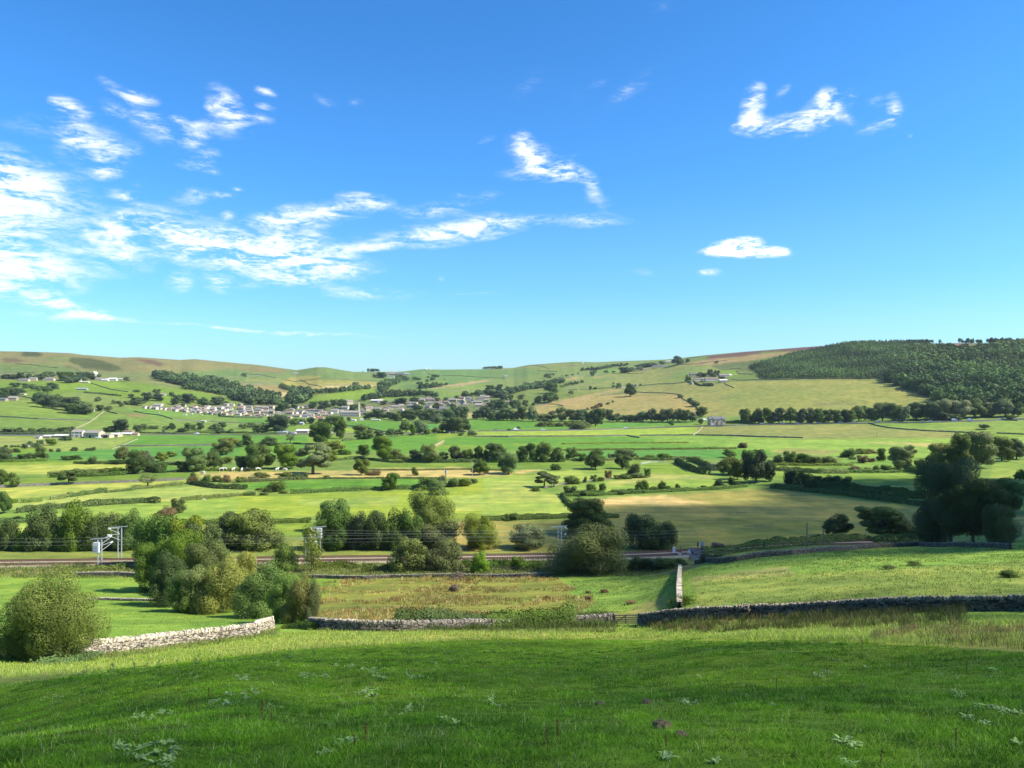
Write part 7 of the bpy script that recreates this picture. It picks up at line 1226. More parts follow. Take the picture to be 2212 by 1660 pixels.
# overhead line: masts, brackets and wires
WIRE = material('overhead_wire', (.38, .40, .36), .5); STEEL = material('mast_steel', (.40, .44, .42), .5, vary=.1, scale=2); CABW = material('cabinet_white', (.52, .53, .54), .5); CABD = material('cabinet_shadow_slats', (.30, .31, .34), .6)
def wire(pts, label, r=.014):
    o = MB().tube(pts, r, 4).build('overhead_wire', WIRE); tag(o, label, 'wire')
for off, nm in ((-2.2, 'nearer'), (2.2, 'farther')):
    wire([(x, rail_y(x) + off, bz(x) + 5.6) for x in range(-200, 80, 20)], f'contact wire over the {nm} railway track', .010)
    wire([(x, rail_y(x) + off, bz(x) + 6.6 + .35 * abs(math.sin(x / 20 * math.pi / 2.2))) for x in range(-200, 80, 5)], f'catenary wire above the {nm} railway track', .010)
def mast(x, side, h, label, face):
    y = rail_y(x) + side * 6.0; t = empty('overhead_line_mast', (x, y, bz(x) - .4)); tag(t, label, 'railway mast', None); w = 1.05
    for sx in (-.5, .5): MB().bar((sx * w, 0, 0), (sx * w, 0, h), .2).build('post', STEEL, t)
    m = MB()
    for k in range(int(h / 1.2)): m.bar((-.5 * w, 0, .4 + k * 1.2), (.5 * w, 0, 1.3 + k * 1.2), .07)
    m.build('lacing', STEEL, t)
    MB().bar((-2.6, 0, h - .3), (2.2, 0, h + .1), .2).build('cross_arm', STEEL, t)
    for hz, ln in ((h - .4, 3.4), (h - 2.2, 3.9)):
        b = MB(); b.bar((0, 0, hz), (1.6 * face, -side * ln, hz + .6), .09); b.bar((0, 0, hz - 1.6), (1.6 * face, -side * ln, hz + .4), .1); b.build('bracket', STEEL, t)
        MB().tube([(1.3 * face, -side * ln * .8, hz + .2), (1.5 * face, -side * ln * .95, hz + .6)], .16, 8).build('insulator', CABW, t)
    return t
def cabinet(t, cx, z0, w, h, n):
    o = MB().box(cx - w / 2, cx + w / 2, -.75, .1, z0, z0 + h).build('cabinet', CABW, t)
    for k in range(n): z = z0 + h * (.12 + .62 * k / n); MB().box(cx - w / 2 - .02, cx + w * .3, -.79, -.751, z, z + h * .07).build('louvre', CABD, o)
def mast_x(X, side):
    u = (X - CX) / F; return u * (218.6 + side * 6) / (1 - .056 * u)
xA = mast_x(217, -1); tA = mast(xA, -1, 8.6, 'railway mast with a white louvred cabinet on the near side at left', 1); cabinet(tA, -.75, 4.7, 1.6, 2.8, 4)
xB = mast_x(260, 1); mast(xB, 1, 9.6, 'tall twin-post railway mast on the far side at left', -1)
xC = mast_x(689, 1); tC = mast(xC, 1, 9.0, 'railway mast carrying a white transformer left of the thicket', -1); cabinet(tC, .3, 5.7, 1.4, 2.9, 4)
xD = mast_x(665, -1); mast(xD, -1, 8.2, 'twin-post railway mast half hidden by the thin see-through tree', 1)
xE = mast_x(1209, 1); mast(xE, 1, 8.4, 'railway mast left of the broad spiky dark tree', 1)
wire([Vector((xC, rail_y(xC) + 6, bz(xC) + 7.6)).lerp(Vector((xE, rail_y(xE) + 6, bz(xE) + 7.2)), k / 10) - Vector((0, 0, .5 * math.sin(math.pi * k / 10))) for k in range(11)], 'upper feeder wire from the transformer mast'); wire([Vector((xC, rail_y(xC) + 6, bz(xC) + 6.8)).lerp(Vector((xE, rail_y(xE) + 6, bz(xE) + 6.4)), k / 10) - Vector((0, 0, .5 * math.sin(math.pi * k / 10))) for k in range(11)], 'lower feeder wire from the transformer mast')
# ------------------------------------------------------------------ level crossing
SIGNW = material('sign_white', (.74, .75, .76), .5); SIGNR = material('sign_red', (.40, .035, .025), .5); INK = material('sign_black', (.02, .02, .02), .6); GATEG = material('grey_gate_paint', (.20, .22, .26), .5, vary=.1, scale=1); DARKMETAL = material('dark_metal', (.06, .065, .07), .5)
def xs(x, y): return cast(*zp('x', x, y), 150)
def xd(x, y, D):
    X, Y = zp('x', x, y); return Vector(((X - CX) / F * D, D, -(Y - CY) / F * D))
SX = ZN['x'][2] / F * 222
def stand(name, x, y, label, cat): p = xs(x, y); t = empty(name, p); return tag(t, label, cat)
c = Vector((55.5, rail_y(55.5), 0)); T = np.array([(c.x - 1.5, c.y - 12, 0), (c.x, c.y, 0), (c.x + 1, c.y + 10, 0)], float)
deck = MB().box(-2.2, 2.2, -4.4, 4.2, .30, .58).build('crossing_deck', TARMAC); deck.location = (55.5, rail_y(55.5), bz(55.5)); tag(deck, 'grey deck of the level crossing between the rails', 'crossing deck', None, 'structure')
t = stand('white_marker', 487, 705, 'tall rounded white marker post left of the crossing signs', 'marker post'); MB().prism([(-.36, 0), (.36, 0), (.36, 2.15), (.26, 2.4), (-.26, 2.4), (-.36, 2.15)], -.2, .2).build('body', SIGNW, t); MB().box(-.12, .12, -.225, -.203, 1.75, 2.1).build('dark_symbol', DARKMETAL, t); MB().box(-.1, .1, -.225, -.203, .3, 1.3).build('pale_text_strip', material('grey_print', (.4, .42, .45), .6), t)
t = stand('warning_sign', 615, 742, 'white notice board under a red board at the crossing', 'sign'); MB().box(-.06, .06, -.05, .05, 0, 1.6).build('post', SIGNW, t); MB().box(-.35, .5, -.1, -.05, .55, 1.2).build('notice_board', SIGNW, t); MB().box(-.12, .55, -.06, -.01, 1.22, 1.85).build('red_board', SIGNR, t)
m = MB(); [m.box(-.25, .35 - .1 * (k % 2), -.106, -.102, .7 + .12 * k, .74 + .12 * k) for k in range(4)]; m.build('print_lines', INK, t)
t = tag(empty('triangle_sign', xd(840, 690, 210.6)), 'white triangular warning sign beside the crossing road', 'sign'); MB().box(-.05, .05, -.03, .03, -2.6, .7).build('post', DARKMETAL, t); MB().prism([(-.5, .35), (.5, .35), (.42, .75), (.06, 1.62), (-.06, 1.62), (-.42, .75)], -.08, -.03).build('panel', SIGNW, t); MB().prism([(-.22, .95), (.22, .95), (0, 1.38)], -.09, -.082).build('dark_triangle', material('sign_grey', (.16, .17, .18), .6), t); MB().box(-.3, .3, -.09, -.082, .5, .58).box(-.26, .26, -.09, -.082, .64, .7).build('print_lines', INK, t)
for x, y, dx, h, lab in [(725, 735, .5, .6, 'short leaning white stick left of the crossing gate'), (785, 745, 0, .75, 'upright white stick at the left post of the crossing gate'), (1090, 762, .9, .9, 'slanting white rod across the crossing gate')]:
    p = xd(x, y, 210.4); o = MB().bar((-dx / 2, 0, h), (dx / 2, 0, 0), .12).bar((dx / 2, 0, -1.6), (dx / 2, 0, 0), .06).build('white_rod', SIGNW); o.location = p; tag(o, lab, 'rod')
a, b = xd(868, 808, 211), xd(1130, 808, 211.5); d = b - a; L = d.length; t = empty('crossing_gate', a, math.atan2(d.y, d.x)); tag(t, 'closed grey metal gate at the level crossing', 'gate')
for x in (0, L): MB().box(x - .09, x + .09, -.09, .09, -1.5, 1.5).build('gate_post', WOODGREY, t)
m = MB(); [m.bar((.1, 0, .2 + .22 * k), (L - .1, 0, .2 + .22 * k + (d.z)), .05, .06) for k in range(6)]; [m.bar((x, 0, .2), (x, 0, 1.32), .06) for x in (.15, L / 2, L - .15)]; m.box(.15, L - .15, .0, .012, .25, 1.25); m.build('gate_leaf', GATEG, t)
for x, y0, y1, w, lab in [(1080, 435, 690, .12, 'dark signal post left of two at the crossing'), (1172, 440, 690, .14, 'signal post with a pale light head at the crossing'), (1208, 432, 700, .2, 'pale grey signal post rightmost at the crossing')]:
    p = xs(x, 700); h = (700 - y0) * SX; t = empty('signal_post', p + Vector((0, 2, 0))); tag(t, lab, 'signal post'); MB().tube([(0, 0, -.2), (0, 0, h)], w * .6, 8).build('post', METAL if 'pale' in lab else DARKMETAL, t); MB().box(-w * 1.6, w * 1.6, -.12, .12, h * .62, h).build('head', METAL if 'pale' in lab else DARKMETAL, t)
for x, y, h, lab in [(1155, 690, .8, 'pale stub post by the signal posts'), (600, 1060, 1.6, 'leaning pale post at the top of the downhill wall'), (1700, 690, .7, 'small pale post in the lane hedge'), (640, 560, .9, 'dark angle frame behind the red board')]:
    p = xs(x, y); o = MB().bar((0, 0, -.2), (.12, 0, h), .16).build('stub_post', POLE if 'pale' not in lab else bpy.data.materials['pale_timber']); o.location = p; tag(o, lab, 'post')
# ------------------------------------------------------------------ grass, rushes and weeds of the near slope
GRASSM = material('grass_blades', (1, 1, 1), .7, attr='tone', transl=.3)
def nz2(x, y, s, seed=0):
    """cheap smooth noise in 0..1"""
    v = 0
    for i in range(5):
        a = 1.3 * i + seed; f = s * (1.5 ** i); v = v + np.sin((x * math.cos(a) + y * math.sin(a)) * f + seed * 1.7 + i) * np.sin((x * math.sin(a * 1.7) - y * math.cos(a * .6)) * f * .83 + i * 2) / (1.25 ** i)
    return np.clip(.5 + v * .28, 0, 1)
def spots(n, d0, d1, poly=None, power=1.0, umax=.78):
    """n ground spots between two depths; power 0 spreads them evenly over the land, 1 evenly in log depth"""
    D = np.exp(RNG.uniform(math.log(d0), math.log(d1), n * 3)); acc = RNG.random(n * 3) < (D / d1) ** (2 * (1 - power)); D = D[acc]; u = RNG.uniform(-umax, umax, len(D)); x = u * D
    if poly is not None:
        z = gz(x, D); X = u * F + CX; Y = CY - z / D * F; k = inpoly(X, Y, poly); x = x[k]; D = D[k]
    return x[:n], D[:n]
def blades(name, x, y, per, hgt, wid, cols, spread, lean, label, hvar=.5, patch=None, tint=None, by_tuft=False):
    """tufts of grass: every tuft a handful of bent blades"""
    n = len(x) * per; X = np.repeat(x, per); Y = np.repeat(y, per); sp = np.repeat(np.broadcast_to(spread, x.shape), per); H = np.repeat(np.broadcast_to(hgt, x.shape), per)
    X = X + RNG.normal(size=n) * sp; Y = Y + RNG.normal(size=n) * sp; Z = gz(X, Y) - .01
    h = H * (1 + RNG.uniform(-hvar, hvar, n)); w = np.maximum(wid, Y / 745 * .42) * RNG.uniform(.6, 1.3, n); a = RNG.uniform(0, 6.28, n); la = RNG.uniform(0, 6.28, n); l = h * RNG.uniform(.1, 1, n) * lean
    ca, sa = np.cos(a) * w / 2, np.sin(a) * w / 2; lx, ly = np.cos(la) * l, np.sin(la) * l
    B = np.stack([X, Y, Z], -1); mid = np.stack([X + lx * .35, Y + ly * .35, Z + h * .6], -1); tip = np.stack([X + lx, Y + ly, Z + h], -1); s = np.stack([ca, sa, np.zeros(n)], -1)
    V = np.stack([B - s, B + s, mid + s * .8, mid - s * .8, tip + s * .15, tip - s * .15], 1).reshape(-1, 3); i = np.arange(n)[:, None] * 6
    Q = np.concatenate([i + np.array([0, 1, 2, 3]), i + np.array([3, 2, 4, 5])])
    cols = np.array(cols); c = (np.repeat(cols[RNG.integers(0, len(cols), len(x))] * RNG.uniform(.7, 1.3, (len(x), 1)), per, axis=0) if by_tuft else cols[RNG.integers(0, len(cols), n)]) * RNG.uniform(.75, 1.3, (n, 1))
    if tint is not None: c = c * np.repeat(tint, per, axis=0)
    o = link(name, mesh_np(name, V, Q, False, np.repeat(c, 6, axis=0)), GRASSM); return tag(o, label, 'grass', None, 'stuff')
GC = [(.090, .245, .004), (.072, .205, .004), (.115, .285, .007), (.15, .32, .012), (.092, .245, .004), (.21, .36, .025)]
fgp = [(-400, 1500), (0, 1474), (300, 1438), (600, 1402), (900, 1382), (1106, 1374), (1500, 1378), (1900, 1388), (2300, 1412), (2700, 1430), (2700, 2600), (-400, 2600)]
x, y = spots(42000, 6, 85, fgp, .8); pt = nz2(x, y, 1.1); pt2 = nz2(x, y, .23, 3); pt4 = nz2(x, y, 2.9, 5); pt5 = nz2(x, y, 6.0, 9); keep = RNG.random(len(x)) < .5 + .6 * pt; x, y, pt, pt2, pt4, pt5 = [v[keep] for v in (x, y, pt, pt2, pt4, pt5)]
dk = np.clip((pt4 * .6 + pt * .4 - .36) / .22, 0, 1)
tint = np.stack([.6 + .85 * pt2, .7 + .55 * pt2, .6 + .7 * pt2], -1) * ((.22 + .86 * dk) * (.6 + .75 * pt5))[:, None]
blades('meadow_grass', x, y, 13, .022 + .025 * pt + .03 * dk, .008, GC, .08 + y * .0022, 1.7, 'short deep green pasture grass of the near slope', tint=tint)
x, y = spots(5200, 6, 60, fgp, .8); k = nz2(x, y, .5, 7) > .58; x, y = x[k], y[k]
blades('meadow_grass', x, y, 20, .11, .009, [(.045, .13, .006), (.06, .15, .008), (.08, .18, .01)], .12, 1.2, 'darker lush tufts in the near pasture grass')
x, y = spots(2600, 6, 75, fgp, .8); blades('meadow_grass', x, y, 3, .12, .006, [(.46, .44, .2), (.36, .40, .14), (.26, .36, .09)], .08, .7, 'scattered pale straw stems in the near pasture')
band = [(-300, 1480), (0, 1465), (300, 1440), (600, 1405), (1106, 1378), (1500, 1378), (1900, 1388), (2500, 1412), (2500, 1325), (2000, 1330), (1400, 1350), (900, 1352), (600, 1368), (200, 1418), (-300, 1430)]
x, y = spots(24000, 28, 110, band, .7); pt = nz2(x, y, .35, 2)
blades('rough_grass', x, y, 9, .12 + .16 * pt, .012, [(.27, .38, .045), (.35, .38, .09), (.22, .37, .04), (.45, .42, .15), (.23, .36, .04)], .22, .8, 'sunlit pale rough grass along the foot of the slope')
rp = [(1390, 1350), (1480, 1330), (1620, 1312), (1800, 1302), (2080, 1318), (2080, 1352), (1900, 1360), (1700, 1362), (1450, 1372)]
x, y = spots(5200, 45, 110, rp, .6); pt = nz2(x, y, .5, 4); k = pt > .3; x, y, pt = x[k], y[k], pt[k]
blades('rush_bed', x, y, 16, .35 + .5 * pt, .012, [(.085, .10, .022), (.11, .10, .03), (.06, .09, .016), (.15, .13, .045), (.075, .105, .02)], .22, .55, 'dark olive rushes in front of the long right wall', by_tuft=True)
wp = [(1900, 1362), (2212, 1345), (2500, 1350), (2500, 1412), (2212, 1405), (2050, 1395), (1880, 1385)]
x, y = spots(4000, 28, 80, wp, .6); pt = nz2(x, y, .6, 9); k = pt > .4; x, y = x[k], y[k]
blades('rough_grass', x, y, 14, .38, .012, [(.10, .13, .035), (.15, .16, .05), (.24, .2, .09), (.2, .1, .06), (.12, .17, .04)], .2, .6, 'ragged weeds and docks at the right edge of the slope', by_tuft=True)
ru = [(675, 1262), (760, 1250), (1000, 1243), (1190, 1240), (1245, 1275), (1290, 1300), (1240, 1330), (1180, 1347), (660, 1347)]
x, y = spots(14000, 92, 205, ru, .45); pt = nz2(x, y, .16, 5); pt3 = nz2(x, y, .05, 11); k = (pt > .4) & (RNG.random(len(x)) < .25 + 1.3 * pt3); x, y, pt, pt3 = x[k], y[k], pt[k], pt3[k]
blades('rush_bed', x, y, 12, (.18 + .6 * pt ** 2) * RNG.uniform(.5, 1.3, len(x)), .02, [(.30, .22, .06), (.36, .29, .10), (.22, .19, .05), (.26, .14, .045), (.44, .36, .15), (.17, .20, .04), (.30, .20, .06)], .32, .6, 'tawny rush tussocks filling the boggy middle field', tint=np.repeat((.75 + .6 * pt3)[:, None], 3, 1), by_tuft=True)
fp = [(-300, 1250), (660, 1245), (660, 1345), (560, 1365), (200, 1410), (-300, 1430)]
x, y = spots(7000, 60, 200, fp, .5); pt = nz2(x, y, .2, 6); k = pt > .3
blades('meadow_grass', x[k], y[k], 8, .14, .02, [(.16, .27, .03), (.20, .30, .04), (.13, .23, .03), (.24, .30, .06)], .4, .9, 'bright sunlit grass of the paddock behind the pale wall')
kp = [(1235, 1255), (1460, 1240), (1620, 1195), (2212, 1178), (2500, 1180), (2500, 1300), (1800, 1315), (1480, 1312), (1380, 1345), (1215, 1340)]
x, y = spots(16000, 60, 210, kp, .5); pt = nz2(x, y, .22, 8); k = pt > .25; x, y, pt = x[k], y[k], pt[k]
blades('meadow_grass', x, y, 8, .13 + .1 * pt, .02, [(.15, .24, .03), (.18, .26, .04), (.12, .21, .028), (.25, .27, .08), (.14, .2, .035)], .4, .9, 'grass of the knoll beyond the long right wall')
vp = [(-300, 1218), (640, 1217), (1460, 1209), (1460, 1245), (900, 1248), (-300, 1250)]
x, y = spots(5000, 175, 225, vp, .5); pt = nz2(x, y, .12, 12)
blades('rough_grass', x, y, 10, .3 + .5 * pt, .03, [(.14, .18, .035), (.2, .22, .06), (.11, .15, .03), (.27, .25, .1), (.17, .24, .04)], .5, .6, 'rank grass and weeds on the railway bank', by_tuft=True)
for z, pts, pr in [('c3', [(1360, 480), (1420, 480)], 0)]: pass
# a tall fringe of grass and weeds along the foot of the walls
for nm, poly, n, lab in [('wall_fringe', [(670, 1338), (1000, 1348), (1330, 1356), (1330, 1366), (900, 1366), (660, 1362)], 1500, 'long grass along the foot of the middle wall'), ('wall_fringe', [(180, 1414), (560, 1368), (600, 1360), (600, 1372), (300, 1415), (180, 1430)], 900, 'long grass along the foot of the pale wall')]:
    x, y = spots(n * 14, 55, 110, poly, .6); x, y = x[:n], y[:n]; blades('rough_grass', x, y, 10, .32, .014, [(.15, .22, .035), (.2, .24, .06), (.11, .17, .03), (.3, .27, .11)], .2, .6, lab)

bp = [(860, 1332), (1000, 1326), (1320, 1322), (1325, 1358), (1000, 1364), (850, 1362)]
x, y = spots(9000, 85, 106, bp, .5); pt = nz2(x, y, .8, 3)
blades('bramble_growth', x, y, 9, .3 + .7 * pt, .03, [(.07, .115, .02), (.09, .135, .025), (.055, .09, .016), (.15, .17, .05), (.11, .14, .03)], .25, .7, 'rank dark weeds growing through the brambles on the middle wall', by_tuft=True)
# weeds that can be told apart
ZN['e5'] = (0, 1380.7, .5047); ZN['e6'] = (1116.3, 1380.7, .4954)
DOCKM = material('dock_leaf', (.23, .35, .085), .45, vary=.25, scale=5, rnd=.5, transl=.25); THISM = material('thistle_leaf', (.06, .115, .035), .6, vary=.3, scale=6, rnd=.4, transl=.2); SEEDM = material('dock_seed', (.15, .060, .028), .9, vary=.3, scale=9, rnd=.4)
def leafv(V, Fq, base, az, tilt, L, Wd, curl):
    b = len(V); d = Vector((math.cos(az) * math.cos(tilt), math.sin(az) * math.cos(tilt), math.sin(tilt))); s = Vector((-math.sin(az), math.cos(az), 0)); up = d.cross(s) * -1
    for t, w in ((0, .12), (.15, .55), (.4, 1), (.7, .8), (.9, .35), (1, .03)):
        p = Vector(base) + d * L * t - Vector((0, 0, 1)) * curl * L * t * t; V += [tuple(p - s * Wd / 2 * w + Vector((0, 0, .12 * Wd * w))), tuple(p), tuple(p + s * Wd / 2 * w + Vector((0, 0, .12 * Wd * w)))]
    for k in range(5):
        for j in (0, 1): a = b + k * 3 + j; Fq.append((a, a + 1, a + 4, a + 3))
def dock_mesh(seed):
    r = random.Random(seed); V = []; Fq = []
    for k in range(r.randint(6, 11)): leafv(V, Fq, (r.uniform(-.05, .05), r.uniform(-.05, .05), .02), r.uniform(0, 6.28), r.uniform(.35, 1.2), r.uniform(.14, .30), r.uniform(.06, .10), r.uniform(.2, .7))
    me = bpy.data.meshes.new('leaf_rosette'); me.from_pydata(V, [], Fq); me.materials.append(DOCKM); return me
def thistle_mesh(seed):
    r = random.Random(seed); V = []; Fq = []
    for k in range(22): z = r.uniform(.05, .5); leafv(V, Fq, (0, 0, z), r.uniform(0, 6.28), r.uniform(-.1, .7), .24 * (1.1 - z), .05, r.uniform(0, .6))
    me = bpy.data.meshes.new('thistle'); me.from_pydata(V, [], Fq); me.materials.append(THISM); return me
def stalk_mesh(seed):
    r = random.Random(seed); m = MB(); m.tube([(0, 0, -.05), (.02, 0, .3), (.05, .02, .62)], [.008, .006, .004], 5)
    for k in range(60):
        z = r.uniform(.22, .64); a = r.uniform(0, 6.28); q = r.uniform(.004, .034) * (1.2 - z) * (1.6 if k % 3 else .4); c = Vector((.05 * z + math.cos(a) * q, math.sin(a) * q, z)); s = r.uniform(.004, .010); m.box(c.x - s, c.x + s, c.y - s, c.y + s, c.z - s, c.z + s * 1.4)
    me = m.mesh('dock_seed_stalk'); me.materials.append(SEEDM); return me
DM = [dock_mesh(i) for i in range(6)]; TM = [thistle_mesh(i) for i in range(3)]; SM = [stalk_mesh(i) for i in range(3)]
def plants(z, items, meshes, name, cat, where, group, sc=1.0):
    if name == 'dock_plant': items = [(a + random.uniform(-26, 26) * j, b + random.uniform(-9, 9) * j, random.uniform(.6, .95) if j else .9) for a, b in items for j in range(3 if z == 'e5' else 2)]
    items = sorted(items)
    for i, it in enumerate(items):
        p = cast(*zp(z, it[0], it[1]), 4); o = bpy.data.objects.new(name, random.choice(meshes)); COL.objects.link(o); k = sc * (it[2] if len(it) > 2 else 1) * random.uniform(.9, 1.25); o.location = p; o.scale = (k, k, k); o.rotation_euler = (0, 0, random.uniform(0, 6.28))
        tag(o, f"{cat}, {ORD[i] if i < len(items) - 1 else 'rightmost'} {where}", cat.split()[-1], group)
plants('e5', [(1070, 160), (1050, 172), (1290, 155), (1305, 158), (1400, 160), (1440, 110), (1500, 120), (1560, 130), (1600, 128), (1620, 150), (1655, 170), (1750, 160), (1770, 168), (1870, 108), (830, 150), (1570, 222), (1555, 232), (1600, 240)], DM, 'dock_plant', 'pale broad-leaved dock', 'in the upper band of the left foreground grass', 'upper docks at left', 1.05)
plants('e5', [(940, 262), (965, 275), (1000, 240), (1040, 228), (1090, 235), (700, 322), (650, 335), (600, 335), (735, 316), (200, 252), (250, 245), (2105, 262), (2130, 285), (1160, 290), (1900, 345), (1740, 305)], DM, 'dock_plant', 'pale broad-leaved dock', 'in the middle band of the left foreground grass', 'middle docks at left', .8)
plants('e5', [(530, 468), (580, 462), (600, 512), (690, 492), (680, 530), (735, 485), (1380, 497), (1490, 437), (710, 450), (720, 520)], DM, 'dock_plant', 'pale broad-leaved dock', 'in the lowest band of the left foreground grass', 'lowest docks at left', .6)
plants('e6', [(750, 282), (735, 268), (1380, 92), (1520, 126), (2070, 136), (1300, 160), (1340, 145), (790, 162), (1940, 250), (30, 60), (1130, 292), (1895, 240)], DM, 'dock_plant', 'pale broad-leaved dock', 'in the upper part of the right foreground grass', 'upper docks at right', .85)
plants('e6', [(1440, 452), (1470, 465), (1415, 440), (1960, 352), (2040, 372), (2070, 300), (2110, 310), (2140, 318), (2180, 325), (2180, 458), (660, 517), (870, 540), (1440, 545), (2000, 292)], DM, 'dock_plant', 'pale broad-leaved dock', 'in the lower part of the right foreground grass', 'lower docks at right', .65)
plants('e5', [(370, 148), (485, 146), (580, 138), (636, 134), (690, 128), (940, 96), (850, 112), (1345, 66), (1240, 90)], TM, 'thistle', 'dark upright thistle', 'along the shadow edge at left', 'thistles on the shadow edge', 1.15)
plants('e5', [(900, 262, 1.2), (845, 308), (815, 312), (1125, 340), (1565, 455, .9), (1168, 362, .7), (1520, 470, .7)], SM, 'dock_stalk', 'rusty brown dock stalk', 'in the left foreground grass', 'rusty stalks at left', .55)
plants('e6', [(180, 442, .9), (135, 490, .8), (1130, 232), (650, 490, .7), (1955, 150, 1.3), (1350, 165), (1500, 48, 1.2), (1905, 470, .7), (1580, 556, .7)], SM, 'dock_stalk', 'rusty brown dock stalk', 'in the right foreground grass', 'rusty stalks at right', .55)
EARTH = material('bare_earth', (.085, .072, .035), 1, vary=.4, scale=14, bump=.8)
def molehill(X, Y, w, h, label):
    p = cast(*zp('e6', X, Y), 4); r = w * .4954 / F * p.y / 2; bm = bmesh.new(); bmesh.ops.create_icosphere(bm, subdivisions=4, radius=1)
    for v in bm.verts:
        c = v.co; n = 1 + .16 * math.sin(c.x * 7 + X) * math.sin(c.y * 6 + Y) + .08 * math.sin(c.x * 19) * math.sin(c.y * 23 + c.z * 11); v.co = Vector((c.x * r * n, c.y * r * 1.2 * n, max(c.z, -.2) * r * h * n))
    me = bpy.data.meshes.new('molehill'); bm.to_mesh(me); bm.free(); o = link('molehill', me, EARTH); o.location = p + Vector((0, 0, .03)); tag(o, label, 'molehill', 'molehills in the pasture')
molehill(636, 382, 84, .42, 'largest dark molehill right of centre in the near pasture'); molehill(714, 420, 56, .4, 'small dark molehill just below the largest one'); molehill(566, 276, 44, .4, 'molehill above the largest one'); molehill(360, 284, 36, .4, 'faint molehill left of the others')
# pinkish willowherb by the middle railway bank
for z, x, y, w, h, lab in [('b2', 1815, 1125, 120, 70, 'pinkish willowherb clump below the railway bank'), ('b2', 1790, 1225, 90, 70, 'small grey-pink shrub in the tawny rushes'), ('b3', 1960, 870, 120, 60, 'pinkish dead bracken on the lane hedge')]:
    LEAF.setdefault('pinkish', material('leaves_pinkish', (.22, .17, .12), .85, vary=.3, scale=2, rnd=.4, transl=.2)); LOOK['pinkish'] = 'pinkish'
    tree(z, x, y, w, h, 'dome', 'pinkish', lab, name='shrub', cat='bush', dmin=90, level='mid')
for i, (z, x, y, w, h) in enumerate([('b4', 2120, 985, 130, 66), ('b4', 1190, 920, 80, 30), ('b4', 1390, 895, 110, 34), ('b3', 985, 1232, 70, 34), ('b3', 845, 1236, 50, 22), ('c3', 845, 372, 60, 42), ('c3', 1215, 395, 90, 28), ('c3', 505, 358, 60, 34)]):
    tree(z, x, y, w, h, 'dome', 'mid' if z == 'b4' else 'brown', ['dark scrubby bush near the right edge of the knoll', 'low tuft left on the lit band of the knoll', 'low ragged tuft near the top of the knoll', 'brown rush tussock in the bright grass, upper one', 'small brown tussock left of the upper one', 'brown tussock low in the bright grass', 'spreading brown tussock by the downhill wall', 'brown tussock at the edge of the boggy field'][i], name='shrub' if z == 'b4' else 'tussock', cat='bush' if z == 'b4' else 'tussock', dmin=60, level='mid')

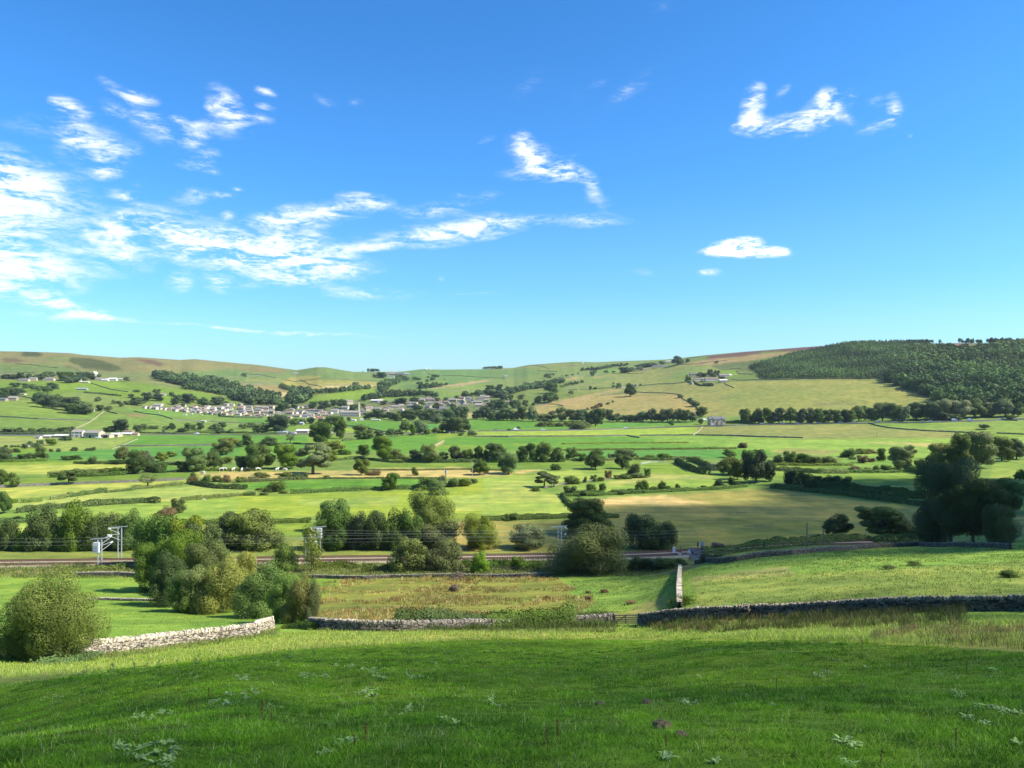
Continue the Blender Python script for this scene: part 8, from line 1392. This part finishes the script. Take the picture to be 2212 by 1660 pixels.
# ------------------------------------------------------------------ an unseen broken cloud on the right, its puffs laid out to shade the slope
CLOUDM = material('cloud_white', (.9, .9, .9), 1)
def ground_poly(px): return [(p.x, p.y) for p in (cast(X, Y, 4) for X, Y in px)]
def cloud(polys, t, label):
    bm = bmesh.new(); bmesh.ops.create_icosphere(bm, subdivisions=1, radius=1); sv = np.array([v.co[:] for v in bm.verts]); sf = np.array([[l.vert.index for l in f.loops] for f in bm.faces]); bm.free()
    V = []; Q = []; nv = 0
    for poly, cover, rad, hole, thr, far in polys:
        # puffs scattered so thinly that a share (1 - cover) of the sunlight comes through between them
        step = rad * math.sqrt(2.9 / -math.log(1 - cover)); a = np.array(poly); xs, ys = np.meshgrid(np.arange(a[:, 0].min(), a[:, 0].max(), step), np.arange(a[:, 1].min(), a[:, 1].max(), step)); xs = xs.ravel() + RNG.uniform(-.5, .5, xs.size) * step; ys = ys.ravel() + RNG.uniform(-.5, .5, ys.size) * step
        m = inpoly(xs, ys, poly) & (nz2(xs, ys, hole, 2) > thr)
        for x, y in zip(xs[m], ys[m]):
            z = float(gz(x, max(y, 1.3))); c = np.array([x, y, z]) + np.array(SUNV) * (t * far + RNG.normal() * 14); r = rad * RNG.uniform(.75, 1.3)
            V.append(sv * r * (1 + RNG.normal(size=(len(sv), 1)) * .06) + c); Q.append(sf + nv); nv += len(sv)
    me = mesh_np('cloud', np.concatenate(V), np.concatenate(Q), True); tag(link('cloud', me, CLOUDM), label, None, None, 'structure')
near = [(-110, -60), (130, -60), (130, 20)] 
edge = ground_poly([(2500, 1415), (2212, 1405), (1900, 1392), (1500, 1384), (1106, 1380), (900, 1388), (600, 1410), (300, 1443), (0, 1480), (-250, 1510)])
A = near + edge + [(-110, 10)]
half = [(p[0], p[1]) for p in ground_poly([(1250, 1650), (1180, 1400), (1500, 1360), (2212, 1345), (2500, 1345), (2500, 1650)])]
B1 = ground_poly([(1480, 1238), (1540, 1242), (1640, 1222), (1960, 1200), (1960, 1040), (1660, 1066), (1640, 1088), (1300, 1092), (1260, 1118), (1120, 1130), (1150, 1200), (1180, 1236)])
B2 = ground_poly([(1960, 1196), (2300, 1186), (2600, 1180), (2600, 1030), (2000, 1034), (1760, 1038), (1640, 1048), (1660, 1064), (1960, 1090)])
Cc = ground_poly([(1480, 1300), (1700, 1285), (2000, 1275), (2300, 1240), (2500, 1240), (2500, 1345), (1900, 1340), (1480, 1345)])
cloud([(A, .40, 1.5, .05, -1, 1), (B1, .60, 2.4, .02, -1, 2.2), (B2, .74, 2.6, .02, -1, 1), (Cc, .2, 2.2, .05, .3, 1)], 900, 'unseen broken white cloud high on the right, shaped to shade the near slope')
# ------------------------------------------------------------------ the faint summer haze of the valley
def haze():
    hx, y0, y1, z0, z1 = 9500, -9800, 9800, -400, 420
    o = MB().box(-hx, hx, y0, y1, z0, z1).build('haze', bpy.data.materials.new('haze_air')); m = o.data.materials[0]; m.use_nodes = True; nt = m.node_tree; nt.nodes.clear()
    v = nt.nodes.new('ShaderNodeVolumePrincipled'); v.inputs['Color'].default_value = (.72, .84, 1, 1); v.inputs['Density'].default_value = 3.2e-5; v.inputs['Anisotropy'].default_value = .2
    out = nt.nodes.new('ShaderNodeOutputMaterial'); nt.links.new(v.outputs[0], out.inputs['Volume']); tag(o, 'thin blue summer haze over the whole valley', None, None, 'stuff')
haze()
